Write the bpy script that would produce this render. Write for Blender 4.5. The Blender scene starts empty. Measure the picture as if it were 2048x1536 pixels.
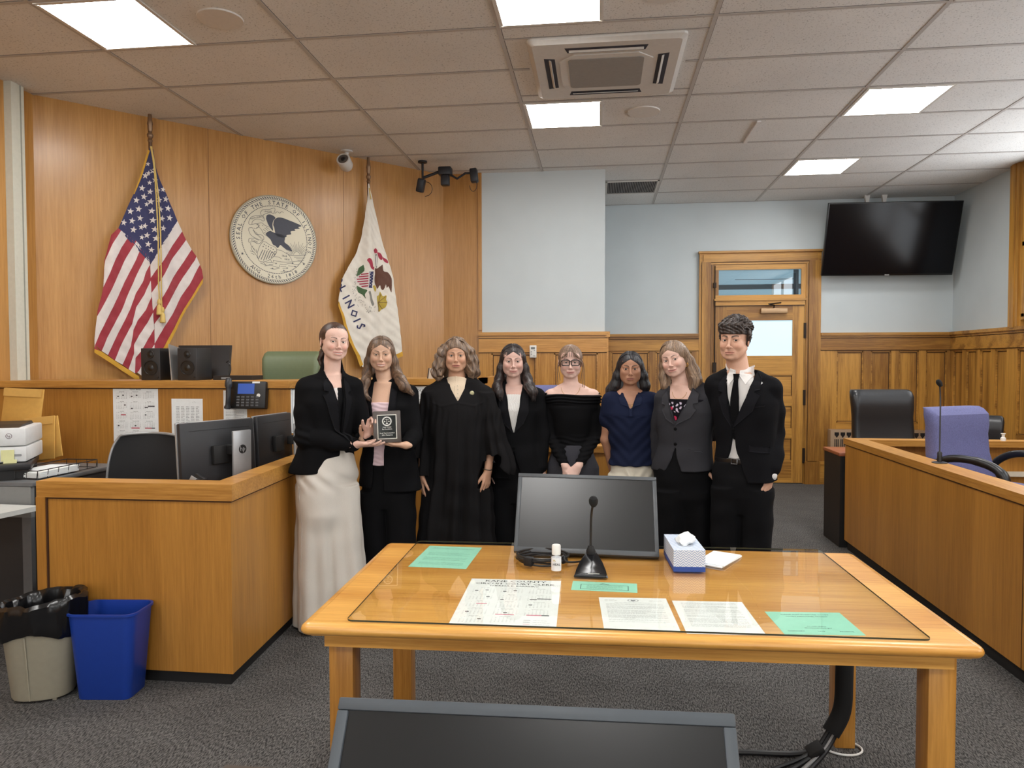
import bpy, bmesh, math, random
import numpy as np
from mathutils import Vector, Matrix

random.seed(7); np.random.seed(7)
SC = bpy.context.scene
COL = SC.collection
PI = math.pi

# ------------------------------------------------------------------ camera
cam_d = bpy.data.cameras.new('camera')
cam_o = bpy.data.objects.new('camera', cam_d)
COL.objects.link(cam_o)
SC.camera = cam_o
cam_d.sensor_width = 36.0
cam_d.lens = 36.0 * 1448.4 / 2048.0
cam_d.clip_start = 0.02
CAM = Vector((0, 0, 1.478))
yaw, pitch, roll = .1207, .0312, -.0021
fw = Vector((-math.sin(yaw)*math.cos(pitch), math.cos(yaw)*math.cos(pitch), -math.sin(pitch)))
rt = Vector((math.cos(yaw), math.sin(yaw), 0))
up = rt.cross(fw)
r2 = rt*math.cos(roll) + up*math.sin(roll)
u2 = -rt*math.sin(roll) + up*math.cos(roll)
m = Matrix((r2, u2, -fw)).transposed().to_4x4()
m.translation = CAM
cam_o.matrix_world = m

# ------------------------------------------------------------------ view, world, daylight
SC.view_settings.view_transform = 'Standard'
SC.view_settings.look = 'None'
SC.view_settings.gamma = 1.0
SC.view_settings.use_curve_mapping = False
SC.view_settings.exposure = 0.22
W = bpy.data.worlds.new('world'); SC.world = W
W.use_nodes = True
bg = W.node_tree.nodes['Background']
bg.inputs[0].default_value = (0.85, 0.92, 1.0, 1)
bg.inputs[1].default_value = 1.0
PANEL = 25.0          # strength of the ceiling light panels
SIDE = 4.0            # brightness of the unseen panes added as fill in the right wall
DAYLIGHT = 30.0       # watts of each tall window behind the photographer

def window_light(x, z, w, h, y, power):
    l = bpy.data.lights.new('daylight', 'AREA'); l.shape = 'RECTANGLE'
    l.size = w; l.size_y = h; l.energy = power; l.color = (1.0, 0.98, 0.95)
    o = bpy.data.objects.new('daylight', l); COL.objects.link(o)
    o.location = (x, y, z); o.rotation_euler = (PI/2, 0, 0)
    return o
for wx in (-2.5, 0.0, 2.5):
    window_light(wx, 1.75, 1.2, 2.0, -3.42, DAYLIGHT)

# ------------------------------------------------------------------ materials
MATS = {}
def rgb(r, g, b):
    f = lambda c: (c/255/12.92) if c/255 <= .04045 else ((c/255+.055)/1.055)**2.4
    return (f(r), f(g), f(b), 1)
def new_mat(name):
    mt = bpy.data.materials.new(name); mt.use_nodes = True
    nt = mt.node_tree
    return mt, nt, nt.nodes['Principled BSDF']
def node(nt, t, **kw):
    n = nt.nodes.new(t)
    for k, v in kw.items():
        if k.startswith('i_'):
            n.inputs[k[2:].replace('_', ' ')].default_value = v
        else: setattr(n, k, v)
    return n
def plain(name, c, rough=.5, metal=0, spec=.5, noise=0, nscale=40, bump=0, bscale=200, coat=0, sheen=0):
    if name in MATS: return MATS[name]
    mt, nt, b = new_mat(name)
    b.inputs['Base Color'].default_value = c
    b.inputs['Roughness'].default_value = rough
    b.inputs['Metallic'].default_value = metal
    b.inputs['Specular IOR Level'].default_value = spec
    b.inputs['Coat Weight'].default_value = coat
    b.inputs['Sheen Weight'].default_value = sheen
    tc = node(nt, 'ShaderNodeTexCoord')
    nz = node(nt, 'ShaderNodeTexNoise'); nz.inputs['Scale'].default_value = nscale
    nt.links.new(tc.outputs['Object'], nz.inputs['Vector'])
    rp = node(nt, 'ShaderNodeValToRGB')
    k = noise if noise else .03
    rp.color_ramp.elements[0].color = (c[0]*(1-k), c[1]*(1-k), c[2]*(1-k), 1)
    rp.color_ramp.elements[1].color = (min(1, c[0]*(1+k)), min(1, c[1]*(1+k)), min(1, c[2]*(1+k)), 1)
    rp.color_ramp.elements[0].position = .3; rp.color_ramp.elements[1].position = .7
    nt.links.new(nz.outputs['Fac'], rp.inputs[0])
    nt.links.new(rp.outputs[0], b.inputs['Base Color'])
    if bump:
        n2 = node(nt, 'ShaderNodeTexNoise'); n2.inputs['Scale'].default_value = bscale
        nt.links.new(tc.outputs['Object'], n2.inputs['Vector'])
        bp = node(nt, 'ShaderNodeBump'); bp.inputs['Strength'].default_value = bump
        bp.inputs['Distance'].default_value = .004
        nt.links.new(n2.outputs['Fac'], bp.inputs['Height']); nt.links.new(bp.outputs[0], b.inputs['Normal'])
    MATS[name] = mt
    return mt
def emis(name, c, s):
    if name in MATS: return MATS[name]
    mt, nt, b = new_mat(name)
    b.inputs['Base Color'].default_value = c
    b.inputs['Emission Color'].default_value = c
    b.inputs['Emission Strength'].default_value = s
    MATS[name] = mt
    return mt
def wood(name, c1, c2, axis='Z', fine=38, rough=.38, fig=.5, coat=.25, spread=.5):
    """grain runs along the given axis"""
    if name in MATS: return MATS[name]
    mt, nt, b = new_mat(name)
    tc = node(nt, 'ShaderNodeTexCoord')
    mp = node(nt, 'ShaderNodeMapping')
    s = {'X': (.045, 1, 1), 'Y': (1, .045, 1), 'Z': (1, 1, .045)}[axis]
    mp.inputs['Scale'].default_value = s
    nt.links.new(tc.outputs['Object'], mp.inputs[0])
    n1 = node(nt, 'ShaderNodeTexNoise'); n1.inputs['Scale'].default_value = fine*3
    n1.inputs['Detail'].default_value = 5; n1.inputs['Roughness'].default_value = .7
    n2 = node(nt, 'ShaderNodeTexNoise'); n2.inputs['Scale'].default_value = 3.2
    n2.inputs['Detail'].default_value = 2
    for n in (n1, n2): nt.links.new(mp.outputs[0], n.inputs['Vector'])
    # cathedral figure: rings of a slowly varying noise
    mu = node(nt, 'ShaderNodeMath', operation='MULTIPLY'); mu.inputs[1].default_value = 26
    nt.links.new(n2.outputs['Fac'], mu.inputs[0])
    sn = node(nt, 'ShaderNodeMath', operation='SINE'); nt.links.new(mu.outputs[0], sn.inputs[0])
    ma = node(nt, 'ShaderNodeMath', operation='MULTIPLY_ADD')
    ma.inputs[1].default_value = .12*fig; nt.links.new(sn.outputs[0], ma.inputs[0])
    nt.links.new(n1.outputs['Fac'], ma.inputs[2])
    mx = node(nt, 'ShaderNodeMath', operation='MULTIPLY_ADD'); mx.inputs[1].default_value = .45
    nt.links.new(n2.outputs['Fac'], mx.inputs[0]); nt.links.new(ma.outputs[0], mx.inputs[2])
    rp = node(nt, 'ShaderNodeValToRGB')
    rp.color_ramp.elements[0].position = .72-spread*.45; rp.color_ramp.elements[1].position = .72+spread*.45
    rp.color_ramp.elements[0].color = c1; rp.color_ramp.elements[1].color = c2
    nt.links.new(mx.outputs[0], rp.inputs[0]); nt.links.new(rp.outputs[0], b.inputs['Base Color'])
    b.inputs['Roughness'].default_value = rough
    b.inputs['Coat Weight'].default_value = coat; b.inputs['Coat Roughness'].default_value = .22
    bp = node(nt, 'ShaderNodeBump'); bp.inputs['Strength'].default_value = .06; bp.inputs['Distance'].default_value = .003
    nt.links.new(n1.outputs['Fac'], bp.inputs['Height']); nt.links.new(bp.outputs[0], b.inputs['Normal'])
    MATS[name] = mt
    return mt
def glass(name, tint=(.93, .97, .95, 1), ior=1.5, rough=0.0, extra=0.0):
    """clear pane: what lies behind shows through, the surface mirrors by its Fresnel term"""
    if name in MATS: return MATS[name]
    mt = bpy.data.materials.new(name); mt.use_nodes = True
    nt = mt.node_tree; nt.nodes.clear()
    out = node(nt, 'ShaderNodeOutputMaterial')
    tr = node(nt, 'ShaderNodeBsdfTransparent'); tr.inputs[0].default_value = tint
    gl = node(nt, 'ShaderNodeBsdfGlossy'); gl.inputs['Roughness'].default_value = rough
    fr = node(nt, 'ShaderNodeFresnel'); fr.inputs[0].default_value = ior
    ad = node(nt, 'ShaderNodeMath', operation='ADD'); ad.inputs[1].default_value = extra
    mx = node(nt, 'ShaderNodeMixShader')
    ge_ = node(nt, 'ShaderNodeNewGeometry')
    fs_n = node(nt, 'ShaderNodeMath', operation='SUBTRACT'); fs_n.inputs[0].default_value = 1
    nt.links.new(ge_.outputs['Backfacing'], fs_n.inputs[1])
    ml = node(nt, 'ShaderNodeMath', operation='MULTIPLY')
    nt.links.new(fr.outputs[0], ad.inputs[0]); nt.links.new(ad.outputs[0], ml.inputs[0]); nt.links.new(fs_n.outputs[0], ml.inputs[1])
    nt.links.new(ml.outputs[0], mx.inputs[0])
    nt.links.new(tr.outputs[0], mx.inputs[1]); nt.links.new(gl.outputs[0], mx.inputs[2])
    nt.links.new(mx.outputs[0], out.inputs[0])
    MATS[name] = mt
    return mt

# ------------------------------------------------------------------ mesh builder
class MB:
    def __init__(s): s.v = []; s.f = []; s.mi = []; s.sm = []
    def add(s, vs, fs, mi=0, smooth=False, M=None):
        o = len(s.v)
        if M is not None: vs = [tuple(M @ Vector(v)) for v in vs]
        s.v += [tuple(v) for v in vs]
        s.f += [[i+o for i in f] for f in fs]
        s.mi += [mi]*len(fs); s.sm += [smooth]*len(fs)
        return s
    def box(s, x0, x1, y0, y1, z0, z1, mi=0, M=None, b=0):
        if b:
            return s.rbox(x0, x1, y0, y1, z0, z1, b, mi, M)
        vs = [(x, y, z) for z in (z0, z1) for y in (y0, y1) for x in (x0, x1)]
        fs = [(0,2,3,1), (4,5,7,6), (0,1,5,4), (2,6,7,3), (0,4,6,2), (1,3,7,5)]
        return s.add(vs, fs, mi, False, M)
    def rbox(s, x0, x1, y0, y1, z0, z1, b=.005, mi=0, M=None, seg=2):
        bm = bmesh.new(); bmesh.ops.create_cube(bm, size=1)
        for v in bm.verts:
            v.co = Vector(((x0+x1)/2+v.co.x*(x1-x0), (y0+y1)/2+v.co.y*(y1-y0), (z0+z1)/2+v.co.z*(z1-z0)))
        bmesh.ops.bevel(bm, geom=bm.edges[:], offset=b, segments=seg, affect='EDGES', profile=.5)
        bm.verts.index_update()
        s.add([v.co[:] for v in bm.verts], [[v.index for v in f.verts] for f in bm.faces], mi, True, M)
        bm.free(); return s
    def prism(s, poly, a0, a1, axis='y', mi=0, M=None):
        """poly: 2D outline; extruded along axis from a0 to a1.  axis y: poly=(x,z); z: (x,y); x: (y,z)"""
        n = len(poly)
        def p(q, a): return {'y': (q[0], a, q[1]), 'z': (q[0], q[1], a), 'x': (a, q[0], q[1])}[axis]
        vs = [p(q, a0) for q in poly] + [p(q, a1) for q in poly]
        fs = [list(range(n)), list(range(2*n-1, n-1, -1))] + [(i, i+n, (i+1) % n+n, (i+1) % n) for i in range(n)]
        return s.add(vs, fs, mi, False, M)
    def tube(s, pts, r, n=8, mi=0, M=None, closed=False, cap=True):
        pts = [Vector(p) for p in pts]; N = len(pts)
        rs = r if isinstance(r, (list, tuple)) else [r]*N
        up_ = None; vs = []; fs = []
        for i, p in enumerate(pts):
            a = pts[(i-1) % N] if (closed or i > 0) else p
            b = pts[(i+1) % N] if (closed or i < N-1) else p
            t = (b-a).normalized()
            if up_ is None:
                up_ = t.orthogonal().normalized()
            up_ = (up_ - t*up_.dot(t))
            up_ = up_.normalized() if up_.length > 1e-6 else t.orthogonal().normalized()
            w = t.cross(up_)
            for k in range(n):
                an = 2*PI*k/n
                vs.append(p + (up_*math.cos(an)+w*math.sin(an))*rs[i])
        L = N if closed else N-1
        for i in range(L):
            for k in range(n):
                a = i*n+k; b = i*n+(k+1) % n; c = ((i+1) % N)*n+(k+1) % n; d = ((i+1) % N)*n+k
                fs.append((a, b, c, d))
        if cap and not closed:
            fs.append(list(range(n-1, -1, -1))); fs.append([(N-1)*n+k for k in range(n)])
        return s.add(vs, fs, mi, True, M)
    def lathe(s, prof, n=24, mi=0, M=None, cx=0, cy=0, sx=1, sy=1, smooth=True):
        vs = []; fs = []
        for r, z in prof:
            for k in range(n):
                a = 2*PI*k/n; vs.append((cx+r*sx*math.cos(a), cy+r*sy*math.sin(a), z))
        for i in range(len(prof)-1):
            for k in range(n):
                fs.append((i*n+k, i*n+(k+1) % n, (i+1)*n+(k+1) % n, (i+1)*n+k))
        if prof[0][0] > 1e-5: fs.append(list(range(n-1, -1, -1)))
        if prof[-1][0] > 1e-5: fs.append([(len(prof)-1)*n+k for k in range(n)])
        return s.add(vs, fs, mi, smooth, M)
    def loft(s, rings, mi=0, M=None, cap=True, closed=True, smooth=True):
        n = len(rings[0]); vs = [p for r in rings for p in r]; fs = []
        for i in range(len(rings)-1):
            for k in range(n if closed else n-1):
                fs.append((i*n+k, i*n+(k+1) % n, (i+1)*n+(k+1) % n, (i+1)*n+k))
        if cap and closed:
            fs.append(list(range(n-1, -1, -1))); fs.append([(len(rings)-1)*n+k for k in range(n)])
        return s.add(vs, fs, mi, smooth, M)
    def text(s, txt, size, M, mi=0, ext=0.0, align='CENTER', sx=1.0, space=1.0, line=1.0, bold=.012):
        """M maps text plane (x right, y up, z towards the reader) to the object"""
        cu = bpy.data.curves.new('t', 'FONT'); cu.body = txt; cu.size = size; cu.align_x = align
        cu.resolution_u = 1; cu.extrude = ext; cu.space_character = space; cu.space_line = line; cu.offset = bold*size
        o = bpy.data.objects.new('t', cu)
        me = bpy.data.meshes.new_from_object(o)
        s.add([M @ Vector((v.co.x*sx, v.co.y, v.co.z)) for v in me.vertices], [list(p.vertices) for p in me.polygons], mi)
        bpy.data.objects.remove(o); bpy.data.curves.remove(cu); bpy.data.meshes.remove(me)
        return s
    def build(s, name, mats, parent=None, world=True, fix=True):
        """vertices are world coordinates; with a parent they are moved into its frame (world=False: already local)"""
        me = bpy.data.meshes.new(name)
        vs = s.v
        if parent is not None and world:
            inv = wm(parent).inverted()
            vs = [inv @ Vector(v) for v in vs]
        me.from_pydata([tuple(v) for v in vs], [], s.f)
        for x in (mats if isinstance(mats, (list, tuple)) else [mats]): me.materials.append(x)
        me.polygons.foreach_set('material_index', s.mi)
        me.polygons.foreach_set('use_smooth', s.sm)
        me.update()
        if fix and len(s.f) < 60000:
            bm = bmesh.new(); bm.from_mesh(me)
            bmesh.ops.recalc_face_normals(bm, faces=bm.faces); bm.to_mesh(me); bm.free()
        if any(s.sm):
            try: me.set_sharp_from_angle(angle=math.radians(38))
            except Exception: pass
        o = bpy.data.objects.new(name, me); COL.objects.link(o)
        if parent is not None: o.parent = parent
        return o
def wm(o):
    M_ = Matrix.LocRotScale(o.location, o.rotation_euler, o.scale)
    return wm(o.parent) @ M_ if o.parent else M_
def tag(o, label=None, cat=None, group=None, kind=None):
    if label: o['label'] = label
    if cat: o['category'] = cat
    if group: o['group'] = group
    if kind: o['kind'] = kind
    return o
def thing(name, label, cat, loc=(0, 0, 0), rz=0, group=None):
    o = bpy.data.objects.new(name, None); COL.objects.link(o)
    o.location = loc; o.rotation_euler = (0, 0, rz); o.empty_display_size = .1
    return tag(o, label, cat, group)
def struct(mb, name, mats):
    o = mb.build(name, mats); o['kind'] = 'structure'; return o
def lp(*v): return Matrix.Translation(Vector(v))
def RZ(a): return Matrix.Rotation(a, 4, 'Z')
def RX(a): return Matrix.Rotation(a, 4, 'X')
def RY(a): return Matrix.Rotation(a, 4, 'Y')
def arc(c, r, a0, a1, n): return [(c[0]+r*math.cos(a0+(a1-a0)*i/n), c[1]+r*math.sin(a0+(a1-a0)*i/n)) for i in range(n+1)]
def rrect(x0, x1, y0, y1, r, n=4):
    return (arc((x1-r, y1-r), r, 0, PI/2, n) + arc((x0+r, y1-r), r, PI/2, PI, n)
            + arc((x0+r, y0+r), r, PI, 1.5*PI, n) + arc((x1-r, y0+r), r, 1.5*PI, 2*PI, n))

WOODV = wood('oak_veneer_vertical', rgb(160, 108, 40), rgb(206, 152, 74), 'Z', 30, .42, .8, coat=.12)
WOODW = wood('wall_veneer', rgb(160, 110, 50), rgb(198, 148, 84), 'Z', 22, .36, .6, spread=.7, coat=.2)
WOODD = wood('desk_veneer', rgb(148, 98, 34), rgb(190, 134, 58), 'Z', 24, .42, .5, spread=.7, coat=.12)
WOODH = wood('oak_rail', rgb(160, 108, 42), rgb(206, 152, 76), 'X', 30, .38, .7, coat=.15)
WOODY = wood('oak_rail_deep', rgb(160, 108, 42), rgb(206, 152, 76), 'Y', 30, .38, .7, coat=.15)
OAKV = wood('old_oak_vertical', rgb(134, 90, 34), rgb(196, 144, 64), 'Z', 22, .40, 1.3, spread=.5, coat=.12)
OAKH = wood('old_oak_horizontal', rgb(134, 90, 34), rgb(196, 144, 64), 'X', 22, .40, 1.3, spread=.5, coat=.12)
OAKY = wood('old_oak_deep', rgb(134, 90, 34), rgb(196, 144, 64), 'Y', 22, .40, 1.3, spread=.5, coat=.12)
TABH = wood('table_oak', rgb(192, 130, 52), rgb(230, 174, 88), 'X', 26, .32, .7, coat=.3)
TABV = wood('table_leg_oak', rgb(166, 112, 42), rgb(208, 150, 70), 'Z', 26, .36, .7)
GREY = plain('painted_plaster', rgb(196, 205, 208), .75, noise=.02, nscale=3, bump=.05, bscale=90)
BLACK = plain('black_plastic', rgb(26, 26, 28), .42)
BLACKM = plain('matt_black', rgb(16, 16, 17), .7)
DARKG = plain('dark_grey_plastic', rgb(58, 60, 63), .45)
WHITE = plain('white_plastic', rgb(226, 226, 222), .4)
PAPER = plain('white_paper', rgb(236, 240, 240), .8)
MINT = plain('mint_paper', rgb(158, 222, 198), .8)
INK = plain('black_ink', rgb(38, 40, 44), .8)
INKG = plain('grey_ink', rgb(120, 124, 128), .8)
INKR = plain('red_ink', rgb(190, 60, 80), .8)
CHROME = plain('chrome', rgb(200, 200, 200), .18, metal=1)
BRASS = plain('brass', rgb(190, 150, 80), .3, metal=1)
STEEL = plain('brushed_steel', rgb(150, 150, 152), .35, metal=.9)
KICK = plain('black_kick_base', rgb(20, 20, 21), .6)
# ================================================================== the room
CZ = 3.397
YB, XL, XR = 9.06, -4.04, 4.10
GX0, GY0, GW, GD = -.5832, 4.1865, 1.2192, .6096
def gx(i): return GX0+i*GW
def gy(j): return GY0+j*GD
A0 = Vector((-4.04, 4.80, 0)); A1 = Vector((-1.60, 7.36, 0))

# floor: woven carpet
cm, nt, b = new_mat('woven_carpet')
tc = node(nt, 'ShaderNodeTexCoord')
def dashes(ang, sc):
    mp = node(nt, 'ShaderNodeMapping'); mp.inputs['Rotation'].default_value = (0, 0, ang)
    mp.inputs['Scale'].default_value = (sc, sc*.28, 1)
    nt.links.new(tc.outputs['Object'], mp.inputs[0])
    n = node(nt, 'ShaderNodeTexNoise'); n.inputs['Scale'].default_value = 1; n.inputs['Detail'].default_value = 2
    nt.links.new(mp.outputs[0], n.inputs['Vector']); return n
na = dashes(.6, 210); nb_ = dashes(-.95, 210)
mp = node(nt, 'ShaderNodeMapping'); mp.inputs['Scale'].default_value = (1, 1, 1)
nt.links.new(tc.outputs['Object'], mp.inputs[0])
ck = node(nt, 'ShaderNodeTexVoronoi'); ck.inputs['Scale'].default_value = 3.4; ck.distance = 'CHEBYCHEV'
nt.links.new(mp.outputs[0], ck.inputs['Vector'])
sep = node(nt, 'ShaderNodeSeparateColor'); nt.links.new(ck.outputs['Color'], sep.inputs[0])
gt = node(nt, 'ShaderNodeMath', operation='GREATER_THAN'); gt.inputs[1].default_value = .5
nt.links.new(sep.outputs[0], gt.inputs[0])
mxf = node(nt, 'ShaderNodeMix'); nt.links.new(gt.outputs[0], mxf.inputs[0])
nt.links.new(na.outputs['Fac'], mxf.inputs[2]); nt.links.new(nb_.outputs['Fac'], mxf.inputs[3])
big = node(nt, 'ShaderNodeTexNoise'); big.inputs['Scale'].default_value = 5
nt.links.new(tc.outputs['Object'], big.inputs['Vector'])
ad = node(nt, 'ShaderNodeMath', operation='MULTIPLY_ADD'); ad.inputs[1].default_value = .10
nt.links.new(big.outputs['Fac'], ad.inputs[0]); nt.links.new(mxf.outputs[0], ad.inputs[2])
rp = node(nt, 'ShaderNodeValToRGB')
rp.color_ramp.elements[0].position = .42; rp.color_ramp.elements[0].color = rgb(28, 28, 28)
rp.color_ramp.elements[1].position = .72; rp.color_ramp.elements[1].color = rgb(112, 110, 108)
nt.links.new(ad.outputs[0], rp.inputs[0]); nt.links.new(rp.outputs[0], b.inputs['Base Color'])
b.inputs['Roughness'].default_value = .95
bp = node(nt, 'ShaderNodeBump'); bp.inputs['Strength'].default_value = .5; bp.inputs['Distance'].default_value = .003
nt.links.new(mxf.outputs[0], bp.inputs['Height']); nt.links.new(bp.outputs[0], b.inputs['Normal'])
struct(MB().box(-4.2, 4.3, -3.5, 9.2, -.1, 0), 'floor', cm)

# ceiling: speckled acoustic tiles in a metal grid
tm, nt, b = new_mat('acoustic_tile')
tc = node(nt, 'ShaderNodeTexCoord')
n1 = node(nt, 'ShaderNodeTexNoise'); n1.inputs['Scale'].default_value = 95; n1.inputs['Detail'].default_value = 4
n2 = node(nt, 'ShaderNodeTexNoise'); n2.inputs['Scale'].default_value = 1.3
for n in (n1, n2): nt.links.new(tc.outputs['Object'], n.inputs['Vector'])
rp = node(nt, 'ShaderNodeValToRGB')
rp.color_ramp.elements[0].position = .30; rp.color_ramp.elements[0].color = rgb(186, 186, 184)
rp.color_ramp.elements[1].position = .42; rp.color_ramp.elements[1].color = rgb(238, 238, 236)
nt.links.new(n1.outputs['Fac'], rp.inputs[0])
mx = node(nt, 'ShaderNodeMix', data_type='RGBA', blend_type='MULTIPLY'); mx.inputs[0].default_value = .25
nt.links.new(rp.outputs[0], mx.inputs[6]); nt.links.new(n2.outputs['Fac'], mx.inputs[7])
nt.links.new(mx.outputs[2], b.inputs['Base Color'])
b.inputs['Roughness'].default_value = .8
bp = node(nt, 'ShaderNodeBump'); bp.inputs['Strength'].default_value = .35; bp.inputs['Distance'].default_value = .003
nt.links.new(n1.outputs['Fac'], bp.inputs['Height']); nt.links.new(bp.outputs[0], b.inputs['Normal'])
struct(MB().box(-4.2, 4.3, -3.5, 9.2, CZ, CZ+.1), 'ceiling', tm)

gm = plain('grid_bar', rgb(186, 182, 178), .5)
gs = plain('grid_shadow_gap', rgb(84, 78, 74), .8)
mb = MB()
def inside_y(x):
    """far end of the ceiling at x"""
    if x < -1.6: return A0.y+(x-A0.x)*(A1.y-A0.y)/(A1.x-A0.x)
    if x < .05: return 7.36
    return YB
for i in range(-3, 5):
    x = gx(i)
    if x < XL or x > XR: continue
    ye = inside_y(x+.02 if x < 0 else x)
    mb.box(x-.012, x+.012, -3.4, ye-.005, CZ-.004, CZ+.002)
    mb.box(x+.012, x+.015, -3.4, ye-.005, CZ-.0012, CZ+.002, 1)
for j in range(-13, 9):
    y = gy(j)
    xs = XL+.005
    if y > 4.8: xs = max(xs, A0.x+(y-A0.y)*(A1.x-A0.x)/(A1.y-A0.y)) if y < 7.36 else .05
    segs = [(xs, XR-.005)]
    if j == 1: segs = [(xs, -.46), (.54, XR-.005)]
    for a, c in segs:
        mb.box(a, c, y-.012, y+.012, CZ-.0035, CZ+.002)
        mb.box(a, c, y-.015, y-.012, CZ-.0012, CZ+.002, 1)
for yy in (4.345, 5.275):
    mb.box(gx(0), gx(1), yy-.006, yy+.006, CZ-.003, CZ+.002, 0)
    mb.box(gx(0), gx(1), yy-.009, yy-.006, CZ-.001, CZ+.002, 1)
struct(mb, 'trim_1', [gm, gs])

# left wall and the angled veneered wall behind the bench
wv = WOODW
mb = MB().box(-4.2, XL, -3.5, 4.80, 0, CZ)
struct(mb, 'wall_left', wv)
e = (A1-A0).normalized(); nrm = Vector((e.y, -e.x, 0))      # nrm points into the room
LW = (A1-A0).length
MW = Matrix((e, -nrm, Vector((0, 0, 1)))).transposed().to_4x4(); MW.translation = A0   # wall frame: x along, y into wall, z up
mb = MB().box(-.15, LW, 0, .12, 0, CZ, M=MW)
struct(mb, 'wall_angled', wv)
mb = MB()
for s_ in (1.21, 2.42): mb.box(s_-.002, s_+.002, -.0008, .002, 1.0, CZ, M=MW)
struct(mb, 'trim_2', plain('veneer_seam', rgb(120, 80, 44), .6))
# narrow veneered return, then the painted pier over its panelled foot
struct(MB().box(-1.62, -1.2, 7.36, 7.5, 0, CZ).box(-1.235, -1.2, 7.335, 7.36, 1.8, CZ-.001), 'wall_return', wv)
struct(MB().box(-1.2, .05, 7.36, 9.2, 0, CZ), 'wall_pier', GREY)
struct(MB().box(.05, 4.2, YB, 9.2, 0, CZ), 'wall_back', GREY)
struct(MB().box(XR, 4.25, -3.5, 9.2, 0, CZ), 'wall_right', GREY)
# wall behind the photographer with three tall windows
mb = MB()
xs = [-4.2, -3.1, -1.9, -.6, .6, 1.9, 3.1, 4.25]
for i in range(0, 7, 2): mb.box(xs[i], xs[i+1], -3.6, -3.45, 0, CZ)
for i in (1, 3, 5):
    mb.box(xs[i], xs[i+1], -3.6, -3.45, 0, .75); mb.box(xs[i], xs[i+1], -3.6, -3.45, 2.75, CZ)
struct(mb, 'wall_front', GREY)
for n, i in enumerate((1, 3, 5)):
    mb = MB()
    x0, x1 = xs[i], xs[i+1]
    for a, c in ((x0, x0+.06), (x1-.06, x1), ((x0+x1)/2-.02, (x0+x1)/2+.02)): mb.box(a, c, -3.56, -3.5, .75, 2.75)
    for a, c in ((.75, .81), (2.69, 2.75), (1.73, 1.77)): mb.box(x0, x1, -3.56, -3.5, a, c)
    struct(mb, 'window_%d' % (n+1), OAKV)

SHADELN = plain('painted_shadow_line', rgb(62, 36, 16), .6)  # dark strips painting the shade along panel, casing and door edges
# ---- wainscot helper: stiles, rails and recessed panels on a plane  (u along wall, z up, depth d outwards)
def wainscot(name, M, u0, u1, zt, panels, pz0, pz1, lower=None, base=True, mv=OAKV, mh=OAKH, capd=.07):
    """panels: list of (a,b) openings; pz0..pz1 their height; lower: (z0,z1) of a second row"""
    mb = MB(); t = .035
    rows = [(pz0, pz1)] + ([lower] if lower else [])
    rows.sort()
    # back board
    mb.box(u0, u1, -.012, 0, .0, zt-.02, 0, M)
    edges = [u0] + [v for p in panels for v in p] + [u1]
    for k in range(0, len(edges), 2): mb.box(edges[k], edges[k+1], -t, -.012, .25, zt-.2, 0, M)       # stiles
    zs = [.25] + [v for r in rows for v in r] + [zt-.2]
    for (a, c) in panels:
        for k in range(0, len(zs), 2): mb.box(a, c, -t, -.012, zs[k], zs[k+1], 1, M)                  # rails
        for (z0, z1) in rows:                                                                         # bead round each panel
            for q in ((a, a+.014, z0, z1), (c-.014, c, z0, z1), (a, c, z0, z0+.014), (a, c, z1-.014, z1)):
                mb.box(q[0], q[1], -.028, -.012, q[2], q[3], 1, M)
            g = .014
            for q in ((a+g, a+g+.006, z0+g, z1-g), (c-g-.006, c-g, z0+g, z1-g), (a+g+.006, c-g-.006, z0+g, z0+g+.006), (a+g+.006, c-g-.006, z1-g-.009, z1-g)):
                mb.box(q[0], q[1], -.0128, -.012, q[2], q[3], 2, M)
    # frieze, cap mouldings
    mb.box(u0, u1, -t-.004, 0, zt-.2, zt-.06, 1, M)
    mb.box(u0, u1, -t-.016, 0, zt-.205, zt-.185, 1, M)
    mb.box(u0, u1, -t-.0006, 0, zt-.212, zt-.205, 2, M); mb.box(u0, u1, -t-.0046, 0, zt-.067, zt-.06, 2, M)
    mb.box(u0, u1, -capd+.02, 0, zt-.06, zt-.035, 1, M)
    mb.box(u0, u1, -capd, 0, zt-.035, zt, 1, M)
    if base:
        mb.box(u0, u1, -t-.012, 0, 0, .25, 1, M)
        mb.box(u0, u1, -t-.024, 0, .24, .275, 1, M)
    struct(mb, name, [mv, mh, SHADELN])
MB_ = Matrix.Identity(4); MB_.translation = Vector((0, YB, 0))      # back wall: u = world x
wainscot('trim_3', MB_, .05, 1.195, 1.81, [(.14, .60), (.68, 1.11)], .74, 1.59, (.35, .64))
wainscot('trim_4', MB_, 2.61, 4.10, 1.81, [(2.80, 3.10), (3.19, 3.41), (3.50, 3.72), (3.80, 4.03)], .74, 1.59, (.33, .62))
MR = Matrix(((0, 1, 0, XR), (-1, 0, 0, YB), (0, 0, 1, 0), (0, 0, 0, 1)))   # right wall: u runs from the back corner towards the camera
MR = Matrix(((0, 1, 0, XR), (-1, 0, 0, YB), (0, 0, 1, 0), (0, 0, 0, 1)))
wainscot('trim_5', MR, 0, 12.3, 1.81, [(.10+.30*k, .32+.30*k) for k in range(4)] + [(1.40+.32*k, 1.64+.32*k) for k in range(12)], .74, 1.59, (.33, .62))
# the pier's foot: newer, lighter oak panelling wrapped round it
MP = Matrix.Identity(4); MP.translation = Vector((0, 7.36, 0))
wainscot('trim_6', MP, -1.23, .07, 1.775, [(-1.10, -.64), (-.46, -.02)], .55, 1.56, None, mv=WOODV, mh=WOODH, capd=.06)
struct(MB().box(.05, .085, 7.33, 9.06, 0, 1.72).box(.05, .10, 7.31, 9.06, 1.72, 1.775), 'trim_7', WOODY)
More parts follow.
